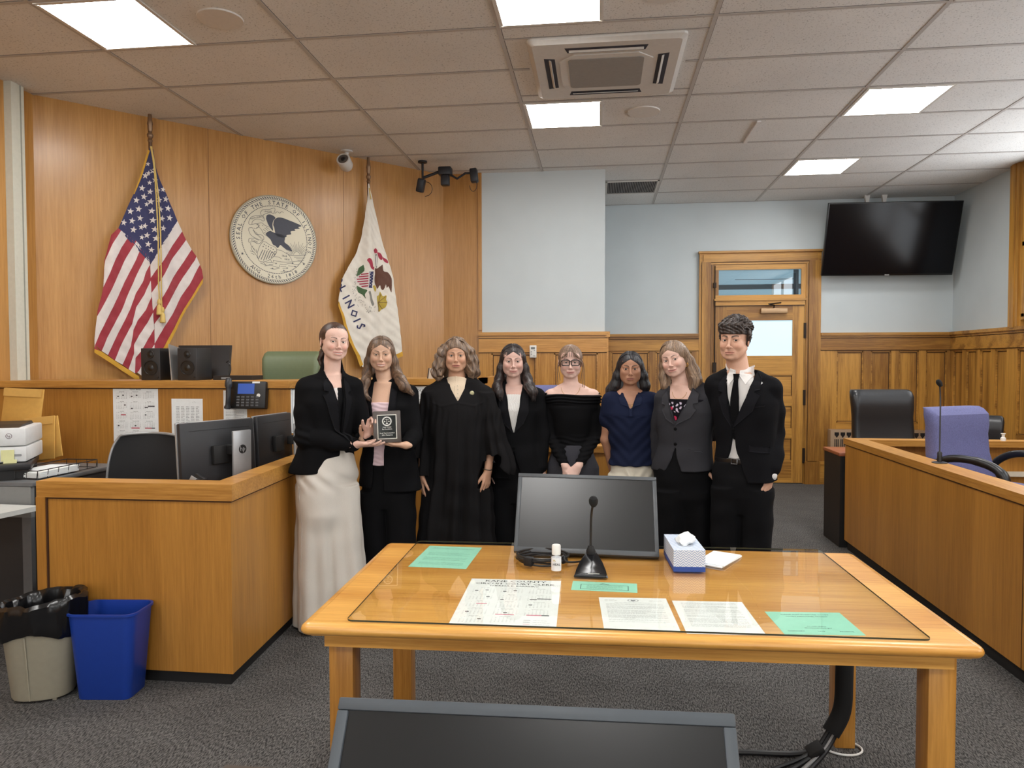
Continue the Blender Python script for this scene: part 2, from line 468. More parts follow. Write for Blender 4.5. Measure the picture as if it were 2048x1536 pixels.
# tall casing on the right wall
mb = MB().box(4.05, 4.10, 7.58, 7.80, 1.78, CZ-.001).box(4.03, 4.06, 7.61, 7.77, 1.8, CZ-.001).box(4.02, 4.05, 7.66, 7.72, 1.8, CZ-.001)
struct(mb, 'trim_8', OAKV)

# unseen windows added as fill light, high in the right wall, just past the casing and out of the picture
for n_, (ya, yb) in enumerate(((5.62, 7.56), (2.9, 4.84), (.2, 2.14))):
    mb = MB()
    for a, c in ((ya, ya+.05), (yb-.05, yb), ((ya+yb)/2-.02, (ya+yb)/2+.02)): mb.box(4.04, 4.10, a, c, 1.9, 3.3)
    for a, c in ((1.87, 1.93), (3.27, 3.33), (2.58, 2.62)): mb.box(4.04, 4.10, ya, yb, a, c)
    w_ = struct(mb, 'window_%d' % (n_+4), OAKV)
    MB().box(4.085, 4.095, ya+.05, yb-.05, 1.93, 3.27).build('pane', emis('added_fill_pane', (.90, .95, 1, 1), SIDE), w_)  # glowing slab on the uncut wall, added to brighten the room

# ---- door with transom in the back wall
DY = YB
mb = MB()
# casing
for a, c in ((1.195, 1.36), (2.44, 2.61)):
    mb.box(a, c, DY-.045, DY, .0, 2.80, 0)
    mb.box(a+.03, c-.03, DY-.062, DY-.045, .28, 2.68, 0)
    mb.box(a-.004, c+.004, DY-.07, DY, 0, .27, 0)
mb.box(1.195, 2.61, DY-.046, DY, 2.64, 2.80, 1)
mb.box(1.24, 2.565, DY-.064, DY-.045, 2.67, 2.755, 1)
mb.box(1.185, 2.62, DY-.082, DY, 2.775, 2.80, 1)
# outer bead
mb.box(1.36, 1.385, DY-.03, DY, 0, 2.66, 0); mb.box(2.42, 2.44, DY-.03, DY, 0, 2.66, 0)
# transom bar
mb.box(1.385, 2.42, DY-.06, DY, 2.145, 2.22, 1); mb.box(1.37, 2.435, DY-.08, DY, 2.20, 2.225, 1)
# transom sash
mb.box(1.385, 2.42, DY-.035, DY, 2.225, 2.27, 1); mb.box(1.385, 2.42, DY-.035, DY, 2.575, 2.64, 1)
mb.box(1.385, 1.425, DY-.035, DY, 2.27, 2.575, 0); mb.box(2.385, 2.42, DY-.035, DY, 2.27, 2.575, 0)
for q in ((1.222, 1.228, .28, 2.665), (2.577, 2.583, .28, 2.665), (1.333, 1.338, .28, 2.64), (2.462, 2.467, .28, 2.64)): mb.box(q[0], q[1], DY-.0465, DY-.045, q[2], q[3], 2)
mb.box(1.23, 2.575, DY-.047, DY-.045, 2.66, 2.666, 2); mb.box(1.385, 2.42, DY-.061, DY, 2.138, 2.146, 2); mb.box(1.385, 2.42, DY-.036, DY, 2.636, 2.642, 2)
dfr = struct(mb, 'trim_9', [OAKV, OAKH, SHADELN])
door = thing('door_1', None, None, (1.905, DY, 0)); del_keys = None
door['kind'] = 'structure'
mb = MB()
x0, x1 = 1.388, 2.418
mb.box(x0, x0+.13, DY-.04, DY-.003, .01, 2.142, 0); mb.box(x1-.13, x1, DY-.04, DY-.003, .01, 2.142, 0)
rails = [(.01, .27), (.555, .655), (.945, 1.045), (1.315, 1.54), (1.965, 2.142)]
for a, c in rails: mb.box(x0+.13, x1-.13, DY-.04, DY-.003, a, c, 1)
for a, c in ((.27, .555), (.655, .945), (1.045, 1.315)):
    mb.box(x0+.13, x1-.13, DY-.022, DY-.003, a, c, 1)
    mb.box(x0+.13, x1-.13, DY-.034, DY-.022, a, a+.014, 1); mb.box(x0+.13, x1-.13, DY-.034, DY-.022, c-.014, c, 1)
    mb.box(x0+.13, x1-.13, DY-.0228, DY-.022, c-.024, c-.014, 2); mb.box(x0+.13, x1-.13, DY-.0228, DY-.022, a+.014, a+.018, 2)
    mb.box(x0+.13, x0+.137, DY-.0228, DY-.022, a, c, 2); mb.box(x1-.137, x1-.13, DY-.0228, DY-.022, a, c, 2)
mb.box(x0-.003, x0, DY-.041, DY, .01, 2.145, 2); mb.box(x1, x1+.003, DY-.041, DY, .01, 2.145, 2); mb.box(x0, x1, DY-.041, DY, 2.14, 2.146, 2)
mb.build('leaf', [OAKV, OAKH, SHADELN], door)
pane = emis('frosted_backlit_pane', rgb(188, 216, 230), .62)
mb = MB().box(x0+.13, x1-.13, DY-.024, DY-.012, 1.54, 1.965)
mb.build('pane', pane, door)
mb = MB().box(2.42-.006, 2.444, DY-.05, DY-.02, 1.75, 1.93).box(2.414, 2.444, DY-.05, DY-.02, .95, 1.13).box(2.414, 2.444, DY-.05, DY-.02, .25, .43)
mb.build('hinge', plain('dark_bronze', rgb(46, 36, 28), .5, metal=.6), door)
dc = MB().rbox(1.91, 2.215, DY-.10, DY-.04, 2.045, 2.105, .006)
dc.build('door_closer', plain('satin_bronze', rgb(176, 146, 112), .4, metal=.5), door)
MB().tube([(2.06, DY-.08, 2.105), (2.06, DY-.10, 2.14), (1.98, DY-.16, 2.15), (2.14, DY-.09, 2.17)], .008, 6).build('closer_arm', MATS['dark_bronze'], door)
MB().lathe([(0, 0), (.022, .0), (.03, .02), (.018, .045), (0, .05)], 16, M=lp(1.44, DY-.04, .98) @ RX(PI/2)).build('door_knob', BRASS, door)
# transom operator rod beside the frame
mb = MB().tube([(1.375, DY-.07, 1.35), (1.375, DY-.07, 2.62)], .007, 6)
mb.box(1.355, 1.395, DY-.085, DY-.04, 1.34, 1.46).box(1.36, 1.39, DY-.085, DY-.04, 2.36, 2.42)
o = mb.build('transom_rod', MATS['dark_bronze']); tag(o, 'dark metal transom operator rod beside the old oak door', 'window hardware')
MB().box(1.425, 2.385, DY-.02, DY-.014, 2.27, 2.575).build('pane', glass('transom_glass', (.8, .86, .88, 1), 1.5, 0, .08), dfr)
# flat picture of the hallway behind the transom pane
HW = plain('hallway_plaster', rgb(170, 184, 190), .8)
# the wall stays closed: flat glowing strips have the hallway light painted in
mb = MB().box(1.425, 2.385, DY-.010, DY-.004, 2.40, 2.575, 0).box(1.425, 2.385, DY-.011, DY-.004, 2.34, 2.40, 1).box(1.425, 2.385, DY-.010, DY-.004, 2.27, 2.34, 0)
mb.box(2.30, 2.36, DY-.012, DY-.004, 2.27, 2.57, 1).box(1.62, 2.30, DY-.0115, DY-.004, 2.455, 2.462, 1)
o = struct(mb, 'trim_10', [emis('painted_hallway_glow', rgb(150, 172, 184), .5), plain('hallway_beam', rgb(70, 78, 86), .7)])
# ================================================================== things on the ceiling and walls
panel = emis('light_diffuser', (1, .985, .96, 1), PANEL)
frame_m = plain('white_trim', rgb(214, 210, 204), .45)
spots = [(-2, -1, 'bright square ceiling light panel at the upper left, nearest the angled wood wall'),
         (0, -1, 'bright square ceiling light panel in front of the air conditioning cassette'),
         (0, 2, 'bright square ceiling light panel just behind the air conditioning cassette'),
         (2, 2, 'bright square ceiling light panel over the jury box, the nearer of two in line'),
         (2, 5, 'bright square ceiling light panel farthest back, above the hanging television side'),
         (2, -1, 'bright square ceiling light panel cut off by the top right edge of the picture'),
         (-2, -5, None), (0, -5, None), (2, -5, None), (-2, -9, None), (0, -9, None), (2, -9, None)]
lt0 = None
for i, j, lab in spots:
    x, y = gx(i), gy(j)
    if lt0 is None:
        t = thing('ceiling_light', lab, 'ceiling light', (x, y, CZ), 0, 'square ceiling light panels')
        mb = MB(); a = .60; w = .022
        for q in ((.012, a, .012, .012+w), (.012, a, a-w, a), (.012, .012+w, .012, a), (a-w, a, .012, a)):
            mb.box(q[0], q[1], q[2], q[3], -.008, .0)
        mb.build('frame', frame_m, t, world=False)
        MB().box(.03, .582, .03, .582, -.006, -.001).build('diffuser', panel, t, world=False)
        lt0 = t
    else:
        t = lt0.copy(); COL.objects.link(t); t.location = (x, y, CZ)
        for ch in list(lt0.children):
            c = ch.copy(); COL.objects.link(c); c.parent = t
        t['label'] = lab or 'square ceiling light panel out of the picture behind the photographer'

# air-conditioning cassette
t = thing('air_conditioning_cassette', 'white square four-way air conditioning cassette set in the ceiling tiles', 'air conditioner', (.035, 4.82, CZ))
mb = MB(); cx, cy, hw = .035, 4.82, .475
def ring(mb, o, i_, z0, z1, mi=0, c=(cx, cy)):
    for q in ((-o, o, -o, -i_), (-o, o, i_, o), (-o, -i_, -i_, i_), (i_, o, -i_, i_)):
        mb.box(c[0]+q[0], c[0]+q[1], c[1]+q[2], c[1]+q[3], z0, z1, mi)
ac = plain('cassette_plastic', rgb(206, 203, 198), .45)
acg = plain('cassette_grille', rgb(150, 148, 144), .7)
mb = MB()
lo = [(x+cx, y+cy) for x, y in rrect(-hw, hw, -hw, hw, .04)]
hi = [(x+cx, y+cy) for x, y in rrect(-hw+.03, hw-.03, -hw+.03, hw-.03, .03)]
mb.loft([[(x, y, CZ-.001) for x, y in lo], [(x, y, CZ-.016) for x, y in lo], [(x, y, CZ-.034) for x, y in hi]], cap=True, smooth=False)
mb.build('housing', ac, t)
mb = MB(); oct_ = [(-.29, -.20), (-.20, -.29), (.20, -.29), (.29, -.20), (.29, .20), (.20, .29), (-.20, .29), (-.29, .20)]
mb.prism([(x+cx, y+cy) for x, y in oct_], CZ-.040, CZ-.030, 'z'); mb.build('centre_plate', ac, t)
MB().prism([(x+cx, y+cy) for x, y in rrect(-.235, .235, -.235, .235, .03)], CZ-.043, CZ-.036, 'z').build('intake_grille', acg, t)
for k in range(4):
    M = lp(cx, cy, CZ) @ RZ(k*PI/2)
    MB().prism([(-.25, -.385), (.25, -.385), (.235, -.318), (-.235, -.318)], -.0352, -.030, 'z', M=M).build('air_slot', plain('slot_dark', rgb(40, 42, 56), .7), t)
    MB().box(-.225, .225, -.036, .004, -.002, .002, M=M @ lp(0, -.345, -.040) @ RX(-.55)).build('louvre', ac, t)

# ceiling loudspeakers
sp0 = None
for i, j, lab in ((.75, 2.5, 'round perforated ceiling loudspeaker beside the light behind the cassette'),
                  (.75, -.5, 'round perforated ceiling loudspeaker cut by the top edge above the cassette'),
                  (-1.25, -.5, 'round perforated ceiling loudspeaker beside the upper left light panel')):
    x, y = gx(i), gy(j)
    if sp0 is None:
        sp0 = thing('ceiling_speaker', lab, 'loudspeaker', (x, y, CZ), 0, 'round ceiling loudspeakers')
        MB().lathe([(0, -.008), (.105, -.008), (.118, -.004), (.122, 0)], 36).build('grille', plain('speaker_grille', rgb(178, 172, 168), .7), sp0, world=False)
        MB().lathe([(.105, -.0085), (.122, -.0085), (.124, 0), (.105, 0)], 36).build('rim', frame_m, sp0, world=False)
    else:
        t = sp0.copy(); COL.objects.link(t); t.location = (x, y, CZ); t['label'] = lab
        for ch in list(sp0.children):
            c = ch.copy(); COL.objects.link(c); c.parent = t

# return-air grille at the end of the ceiling
t = thing('ceiling_vent', 'grey slatted return air grille in the ceiling beside the painted pier', 'vent', (.34, 8.2, CZ))
mb = MB(); x0, x1, y0, y1 = .06, gx(1)-.01, gy(6)+.02, gy(7)-.02
for q in ((x0, x1, y0, y0+.02), (x0, x1, y1-.02, y1), (x0, x0+.02, y0, y1), (x1-.02, x1, y0, y1)): mb.box(*q, CZ-.010, CZ)
mb.build('frame', frame_m, t)
mb = MB()
k = x0+.03
while k < x1-.03:
    mb.box(k, k+.006, y0+.02, y1-.02, CZ-.009, CZ-.001); k += .018
mb.build('slats', plain('grille_slat', rgb(150, 148, 146), .6), t)
MB().box(x0+.02, x1-.02, y0+.02, y1-.02, CZ-.002, CZ).build('backing', plain('duct_dark', rgb(62, 60, 62), .9), t)
tag(MB().box(1.245, 1.275, 6.04, 6.62, CZ-.014, CZ).build('ceiling_strip', plain('white_strip', rgb(224, 222, 220), .5)),
    'short thin white strip fixed across one ceiling tile', 'strip')

# trunking on the left wall
t = thing('cable_trunking', 'tall off-white vertical cable trunking on the wood wall at far left', 'trunking', (-4.02, 4.61, 0))
mb = MB().box(-4.04, -3.985, 4.545, 4.60, 0, CZ-.001).box(-4.04, -3.992, 4.604, 4.665, 0, CZ-.001)
mb.build('channel', plain('trunking', rgb(206, 206, 192), .5), t)
MB().box(-3.9915, -3.990, 4.628, 4.638, .01, CZ-.002).build('seam', plain('trunking_seam', rgb(150, 152, 140), .6), t)

# ---------------------------------------------------------------- drawings transferred to the angled wall
def wallhom(off):
    """photo tracing coordinates -> metres along the angled wall and height"""
    H = {0.03: ((.002927, -6.57e-5, -.18004), (-.00053325, -.0034919, 3.9958)),
         0.12: ((.0028883189, -6.4688362e-05, -.18739241), (-.00053314831, -.003441568, 3.9593012))}[off]
    def g(x, y):
        w = -.00035585964*x-1.2737832e-05*y+1
        return ((H[0][0]*x+H[0][1]*y+H[0][2])/w, (H[1][0]*x+H[1][1]*y+H[1][2])/w)
    return g
def sheet(ox, oy, sc, off):
    g = wallhom(off)
    return lambda x, y: g(ox+x/sc, oy+y/sc)
def tess(poly):
    """triangulate a 2D outline"""
    from mathutils.geometry import tessellate_polygon
    return [list(t_) for t_ in tessellate_polygon([[Vector((x, y, 0)) for x, y in poly]])]
def stroke(pts, w):
    """ribbon outline faces for a 2D polyline"""
    vs = []; fs = []
    P = [Vector((x, y)) for x, y in pts]
    for i, p in enumerate(P):
        a = P[max(i-1, 0)]; b_ = P[min(i+1, len(P)-1)]
        d = (b_-a); d = d.normalized() if d.length > 1e-9 else Vector((1, 0))
        nn = Vector((-d.y, d.x))*w/2
        vs += [p+nn, p-nn]
    for i in range(len(P)-1): fs.append((2*i, 2*i+1, 2*i+3, 2*i+2))
    return [(v.x, v.y) for v in vs], fs
def smooth_line(pts, n=6):
    out = []
    for i in range(len(pts)-1):
        p0 = pts[max(i-1, 0)]; p1 = pts[i]; p2 = pts[i+1]; p3 = pts[min(i+2, len(pts)-1)]
        for k in range(n):
            t_ = k/n
            out.append(tuple(.5*((2*p1[a])+(-p0[a]+p2[a])*t_+(2*p0[a]-5*p1[a]+4*p2[a]-p3[a])*t_*t_+(-p0[a]+3*p1[a]-3*p2[a]+p3[a])*t_**3) for a in range(len(p1))))
    out.append(tuple(pts[-1])); return out
def star2(cx_, cy_, r, rot=0, k=.4):
    return [(cx_+(r if i % 2 == 0 else r*k)*math.sin(rot+i*PI/5), cy_+(r if i % 2 == 0 else r*k)*math.cos(rot+i*PI/5)) for i in range(10)]

# ---------------------------------------------------------------- the round seal
SX, SZ, SR = 1.752, 2.540, .385
seal = thing('wall_seal', 'large round cream state seal with engraved eagle on the wood wall', 'seal', (A0+e*SX)[:2]+(SZ,))
cream = plain('seal_face', rgb(188, 180, 158), .3, metal=.25, noise=.03, nscale=6)
engr = plain('seal_engraving', rgb(52, 54, 66), .45)
MS = MW @ lp(SX, 0, SZ)          # x along wall, -y out, z up
FR = MS @ RX(PI/2)               # drawing plane: x along, y up, z out of the wall
MB().lathe([(0, 0), (SR-.004, 0), (SR, .006), (SR, .028), (SR-.006, .034), (0, .034)], 96, M=FR).build('disc', cream, seal)
mb = MB()
def zlift(M, z): return M @ lp(0, 0, z)
F1 = zlift(FR, .0346)
for k in range(110):               # rope border
    a = 2*PI*k/110
    p = [((r_)*math.cos(a+d_), (r_)*math.sin(a+d_)) for r_, d_ in ((.352, 0), (.361, .010), (.370, .044), (.372, .058), (.362, .046), (.352, .020))]
    mb.add([(x, y, 0) for x, y in p], [list(range(6))], 0, M=F1)
for r0, r1 in ((.374, .377), (.347, .350)):
    n = 96; vs = [(r*math.cos(2*PI*k/n), r*math.sin(2*PI*k/n), 0) for r in (r0, r1) for k in range(n)]
    mb.add(vs, [(k, (k+1) % n, n+(k+1) % n, n+k) for k in range(n)], 0, M=F1)
for k in range(120):               # beaded inner ring
    a = 2*PI*k/120
    p = [((r_)*math.cos(a+d_), (r_)*math.sin(a+d_)) for r_, d_ in ((.288, 0), (.294, 0), (.294, .038), (.288, .038))]
    mb.add([(x, y, 0) for x, y in p], [[0, 1, 2, 3]], 0, M=F1)
mb.build('border', engr, seal)
mb = MB()
def ringtext(s_, r, a0, a1, size, out=True):
    n = len(s_)
    for k, ch in enumerate(s_):
        if ch == ' ': continue
        a = math.radians(a0+(a1-a0)*k/(n-1))
        M = F1 @ lp(r*math.cos(a), r*math.sin(a), 0) @ RZ(a-PI/2 if out else a+PI/2)
        mb.text(ch, size, M)
ringtext('SEAL OF THE STATE OF ILLINOIS', .303, 183, -14, .047)
ringtext('AUG. 26th 1818', .336, 231, 305, .045, False)
for a in (207, 324):
    a = math.radians(a); mb.add([(x, y, 0) for x, y in star2(.32*math.cos(a), .32*math.sin(a), .014)], tess(star2(0, 0, 1)), M=F1)
mb.build('lettering', engr, seal)
sh = sheet(440, 370, 6.982, .03)
def L(pts): return [(sh(x, y)[0]-SX, sh(x, y)[1]-SZ) for x, y in pts]
mb = MB()
def fill(pts, mi=0, z=0):
    q = L(smooth_line(pts+[pts[0]], 4)[:-1]) if len(pts) > 4 else L(pts)
    mb.add([(x, y, z) for x, y in q], tess(q), mi, M=F1)
def line(pts, w=.0032, sm=True, z=.0002):
    q = L(smooth_line(pts, 5) if sm else pts); vs, fs = stroke(q, w); mb.add([(x, y, z) for x, y in vs], fs, 0, M=F1)
fill([(740,560),(752,495),(800,457),(870,460),(950,490),(1050,530),(1135,572),(1090,590),(1110,610),(1040,620),(1050,640),(985,650),(990,690),(930,700),(925,725),(880,735),(790,715),(768,665),(755,600)])
fill([(640,470),(650,425),(690,412),(740,430),(772,462),(742,500),(730,560),(738,640),(700,600),(665,540)])
fill([(700,640),(770,672),(880,700),(905,745),(900,800),(960,850),(1005,925),(930,905),(880,870),(840,840),(805,880),(770,850),(735,830),(700,760),(640,700),(655,660)])
for pl in ([(505,600),(535,590),(545,560),(510,555),(540,535),(585,532),(625,565),(690,590)], [(545,590),(580,630),(600,670),(640,705)],
           [(585,560),(600,575)], [(600,620),(640,650)], [(620,600),(670,640)], [(640,590),(690,625)], [(610,660),(650,680)],
           # scrolls
           [(560,385),(600,345),(690,340),(755,322),(765,355),(742,400),(705,385),(640,400),(600,420),(575,425),(560,385)],
           [(760,400),(800,375),(830,395),(860,372),(885,390)], [(600,420),(600,480)],
           [(402,505),(430,452),(500,430),(590,440),(622,480),(600,505),(560,482),(500,480),(450,510),(440,550),(402,545),(402,505)],
           [(440,550),(520,545),(530,590),(490,610),(470,600)],
           [(402,600),(400,640),(430,700),(490,740),(560,770),(600,770),(610,735),(580,700),(500,690),(470,640),(450,600),(402,600)],
           [(402,750),(400,800),(460,790),(520,820),(560,810),(600,770)], [(402,750),(470,745),(540,775)], [(420,810),(440,860),(460,850)],
           # shield
           [(600,790),(560,840),(528,920),(522,990),(545,1060),(610,1075),(680,1050),(745,1000),(790,920),(765,870),(690,835),(640,800),(600,790)],
           # rock, ground, laurel
           [(790,905),(850,915),(895,940),(950,970),(985,1020),(1005,1065)], [(760,1000),(820,1010),(860,1035)], [(740,1050),(850,1075),(1000,1075),(1090,1065),(1160,1085)],
           [(620,1130),(700,1120),(760,1140),(820,1150),(830,1120)], [(830,1105),(900,1110),(980,1095),(1050,1110),(1100,1105)], [(840,1140),(920,1135)], [(870,1165),(950,1160)],
           [(700,1170),(760,1175),(830,1165)], [(840,1215),(900,1208),(1000,1205)], [(950,1130),(1060,1140)],
           [(430,870),(450,920),(490,960),(530,1030)], [(440,860),(480,900)], [(415,920),(460,935)], [(500,900),(505,950)], [(430,950),(480,975)], [(460,880),(490,930)],
           [(640,1090),(700,1080),(740,1090)], [(700,1040),(730,1090)], [(740,1050),(755,1100)], [(680,1110),(740,1115)], [(560,1090),(640,1120)], [(600,1080),(650,1130)],
           [(950,985),(1040,990),(1200,985)], [(1030,1010),(1190,1008)], [(1060,1030),(1180,1030)], [(1080,1050),(1170,1052)]):
    line(pl)
for k in range(7):                                  # shield stripes
    x = 545+k*32; line([(x+50, 905+k*6), (x-10+k*3, 1055-abs(k-2)*12)], .005, False)
for px_, py_ in ((615,830),(640,850),(600,860),(640,885),(675,860),(675,900),(710,880),(700,920),(740,900),(730,940),(765,930),(760,965)):
    q = L([(px_-9, py_), (px_, py_-9), (px_+9, py_), (px_, py_+9)]); mb.add([(x, y, 0) for x, y in q], [[0, 1, 2, 3]], M=F1)
for k in range(19):                                 # rising sun
    a = math.radians(4+k*172/18); r0 = 58; r1 = 150 if k % 2 else 185
    line([(1068+r0*math.cos(a), 975-r0*.9*math.sin(a)), (1068+min(r1, 150+40*abs(math.sin(a)))*math.cos(a), 975-r1*math.sin(a))], .0024, False)
line([(1068-42*math.cos(math.radians(a)), 975-42*math.sin(math.radians(a))) for a in range(0, 181, 20)])
def small(s_, x, y, ang, size):
    q = L([(x, y)])[0]; mb.text(s_, size, F1 @ lp(q[0], q[1], .0002) @ RZ(math.radians(ang)))
small('UNION', 665, 382, 8, .020); small('NATIONAL', 505, 468, 18, .020); small('SOVEREIGNTY', 520, 705, -42, .017); small('STATE', 475, 795, -18, .020)
small('1868', 895, 1005, -3, .024); small('1818', 930, 1052, -3, .024)
for px_, py_ in ((780, 1095), (935, 1160), (1045, 1140), (890, 1195), (730, 1165), (1010, 1090)): fill([(px_-12, py_+6), (px_, py_-14), (px_+3, py_+2), (px_+14, py_-4), (px_+8, py_+8)])
mb.build('engraving', engr, seal)

# ---------------------------------------------------------------- flags
def flag_depth(s, z, s0, z0, zb, seed, amp=.022, nf=7):
    """folds fan out from the top of the pole; distance from the wall"""
    t_ = max(.0, min(1, (z0-z)/(z0-zb)))
    a = (s-s0)/(.10+.55*t_)
    d = .085+.045*math.sin(PI*min(1, t_*1.1))*math.cos(a*1.3)
    d += amp*min(1, .25+t_*1.6)*math.sin(a*nf+seed)+amp*.45*min(1, t_*2)*math.sin(a*nf*1.9+seed*2+z*2.0)
    d += .004*math.sin(z*55+a*9)*math.sin(a*17+z*11)
    return max(.02, d)
RED = plain('flag_red', rgb(150, 36, 50), .65, sheen=.3)
FWH = plain('flag_white', rgb(212, 204, 200), .65, sheen=.3)
NAVY = plain('flag_navy', rgb(36, 38, 84), .65, sheen=.3)
GOLD = plain('gold_fringe', rgb(206, 156, 44), .6, bump=.6, bscale=420)
GOLDC = plain('gold_cord', rgb(206, 178, 100), .45, bump=.4, bscale=500)
class Flag:
    def __init__(s, s0, z0, zb, seed, sh_): s.a = (s0, z0, zb, seed); s.sh = sh_
    def pt(s, q, lift=0):
        d = flag_depth(q[0], q[1], *s.a)+lift
        return MW @ Vector((q[0], -d, q[1]))
    def resample(s, pts, n):
        P = [s.sh(*p) for p in pts]; ls = [0]
        for i in range(1, len(P)): ls.append(ls[-1]+math.dist(P[i], P[i-1]))
        out = []
        for k in range(n+1):
            t_ = ls[-1]*k/n; i = max(1, min(len(P)-1, next((j for j in range(len(P)) if ls[j] >= t_-1e-9), len(P)-1)))
            f = 0 if ls[i] == ls[i-1] else (t_-ls[i-1])/(ls[i]-ls[i-1])
            out.append((P[i-1][0]+(P[i][0]-P[i-1][0])*f, P[i-1][1]+(P[i][1]-P[i-1][1])*f))
        return out
    def strip(s, mb, P, Q, mi, n=40, m_=8, lift=0):
        A = s.resample(P, n); B = s.resample(Q, n); vs = []
        for i in range(n+1):
            for j in range(m_+1):
                f = j/m_; vs.append(s.pt((A[i][0]+(B[i][0]-A[i][0])*f, A[i][1]+(B[i][1]-A[i][1])*f), lift))
        fs = [(i*(m_+1)+j, i*(m_+1)+j+1, (i+1)*(m_+1)+j+1, (i+1)*(m_+1)+j) for i in range(n) for j in range(m_)]
        mb.add(vs, fs, mi, True)
    def patch(s, mb, poly, mi, lift=.002, sub=True):
        """flat drawing laid on the cloth: triangulate and subdivide so it follows the folds"""
        q = [s.sh(*p) for p in poly]; bm = bmesh.new()
        vv = [bm.verts.new((x, y, 0)) for x, y in q]
        for tri in tess(q):
            try: bm.faces.new([vv[i] for i in tri])
            except Exception: pass
        if sub:
            for _ in range(3):
                es = [e_ for e_ in bm.edges if e_.calc_length() > .03]
                if not es: break
                bmesh.ops.subdivide_edges(bm, edges=es, cuts=1)
                bmesh.ops.triangulate(bm, faces=[f for f in bm.faces if len(f.verts) > 3])
        bm.verts.index_update()
        mb.add([s.pt((v.co.x, v.co.y), lift) for v in bm.verts], [[v.index for v in f.verts] for f in bm.faces], mi, False)
        bm.free()
def pole(fl, s, ztop, zbase, mat_, d):
    mb = MB()
    mb.tube([MW @ Vector((s, -d, zbase)), MW @ Vector((s, -d, ztop-.05))], .014, 10)
    mb.build('pole', mat_, fl)
    M = MW @ lp(s, -d, ztop)
    MB().lathe([(0, -.20), (.013, -.20), (.02, -.185), (.012, -.17), (.022, -.155), (.024, -.14), (.012, -.12), (.018, -.10), (.018, -.07), (.022, -.06), (.017, -.03), (.006, .12), (0, .16)], 14, M=M).build('finial', plain('finial_metal', rgb(138, 112, 88), .4, metal=.6), fl)

polem = plain('pole_wood', rgb(96, 66, 40), .45)
fs_ = thing('flag', 'stars and stripes flag with gold fringe hanging on a pole left of the seal', 'flag', (A0+e*.76+nrm*.1)[:2]+(0,))
c1 = sheet(180, 280, 6.4, .12)           # upper tracing sheet; the lower sheet is shifted by 1536
US = Flag(.75, 3.17, 1.35, .6, c1)
D = 1536
cr = [(768, 60+D), (778, 250+D), (790, 480+D), (810, 700+D), (828, 880+D), (835, 1080+D), (838, 1500+D)]
mb = MB()
RW = [0, 1]
# canton (navy), left and right of the crease
US.strip(mb, [(775, 90), (680, 380), (560, 690), (480, 860), (360, 1130)], [(790, 100), (800, 500), (790, 900), (780, 1200), (768, 1570)], 2, 50, 14)
US.strip(mb, [(790, 100), (800, 500), (790, 900), (780, 1200), (772, 1590)], [(820, 110), (850, 350), (900, 500), (1000, 720), (1130, 1030)], 2, 50, 14)
US.strip(mb, [(360, 1130), (500, 1235), (600, 1290), (660, 1370), (735, 1450), (770, 1590)], [(360, 1128), (500, 1100), (620, 1100), (700, 1100), (760, 1100), (772, 1100)], 2, 30, 6, -.001)
US.strip(mb, [(1130, 1030), (890, 1370), (772, 1600)], [(1130, 1028), (860, 1100), (770, 1100)], 2, 30, 6, -.001)
Lb = [[(358, 1130), (270, 1215), (230, 1370), (195, 1500), (185, 1536), (168, 340+D)],
      [(395, 1160), (285, 1330), (195, 1536), (176, 120+D), (166, 345+D)],
      [(500, 1235), (400, 1380), (320, 0+D), (240, 190+D), (168, 345+D)],
      [(600, 1290), (530, 1400), (450, D), (300, 330+D), (180, 560+D), (90, 720+D)],
      [(660, 1370), (590, D), (440, 300+D), (370, 460+D), (300, 600+D), (130, 930+D), (65, 1090+D)],
      [(735, 1450), (695, D), (600, 190+D), (490, 450+D), (420, 640+D), (230, 990+D), (155, 1165+D)],
      [(768, 60+D), (720, 150+D), (680, 280+D), (590, 430+D), (520, 640+D), (450, 790+D), (340, 1010+D), (245, 1215+D)],
      [(778, 262+D), (700, 440+D), (600, 600+D), (550, 820+D), (430, 1060+D), (340, 1285+D)],
      [(790, 470+D), (720, 640+D), (620, 770+D), (570, 890+D), (540, 1100+D), (440, 1340+D)],
      [(810, 670+D), (745, 800+D), (640, 960+D), (580, 1080+D), (580, 1200+D), (515, 1400+D)],
      [(828, 880+D), (760, 1000+D), (680, 1150+D), (600, 1250+D), (592, 1450+D)],
      [(836, 1080+D), (740, 1230+D), (640, 1420+D), (620, 1440+D)],
      [(838, 1300+D), (760, 1400+D), (700, 1500+D)]]
for k in range(len(Lb)-1): US.strip(mb, Lb[k], Lb[k+1], k % 2)
US.strip(mb, [(168, 345+D), (130, 520+D), (90, 720+D), (65, 1090+D)], [(200, 345+D), (180, 560+D), (120, 720+D), (80, 1090+D)], 1, 30, 4, -.003)
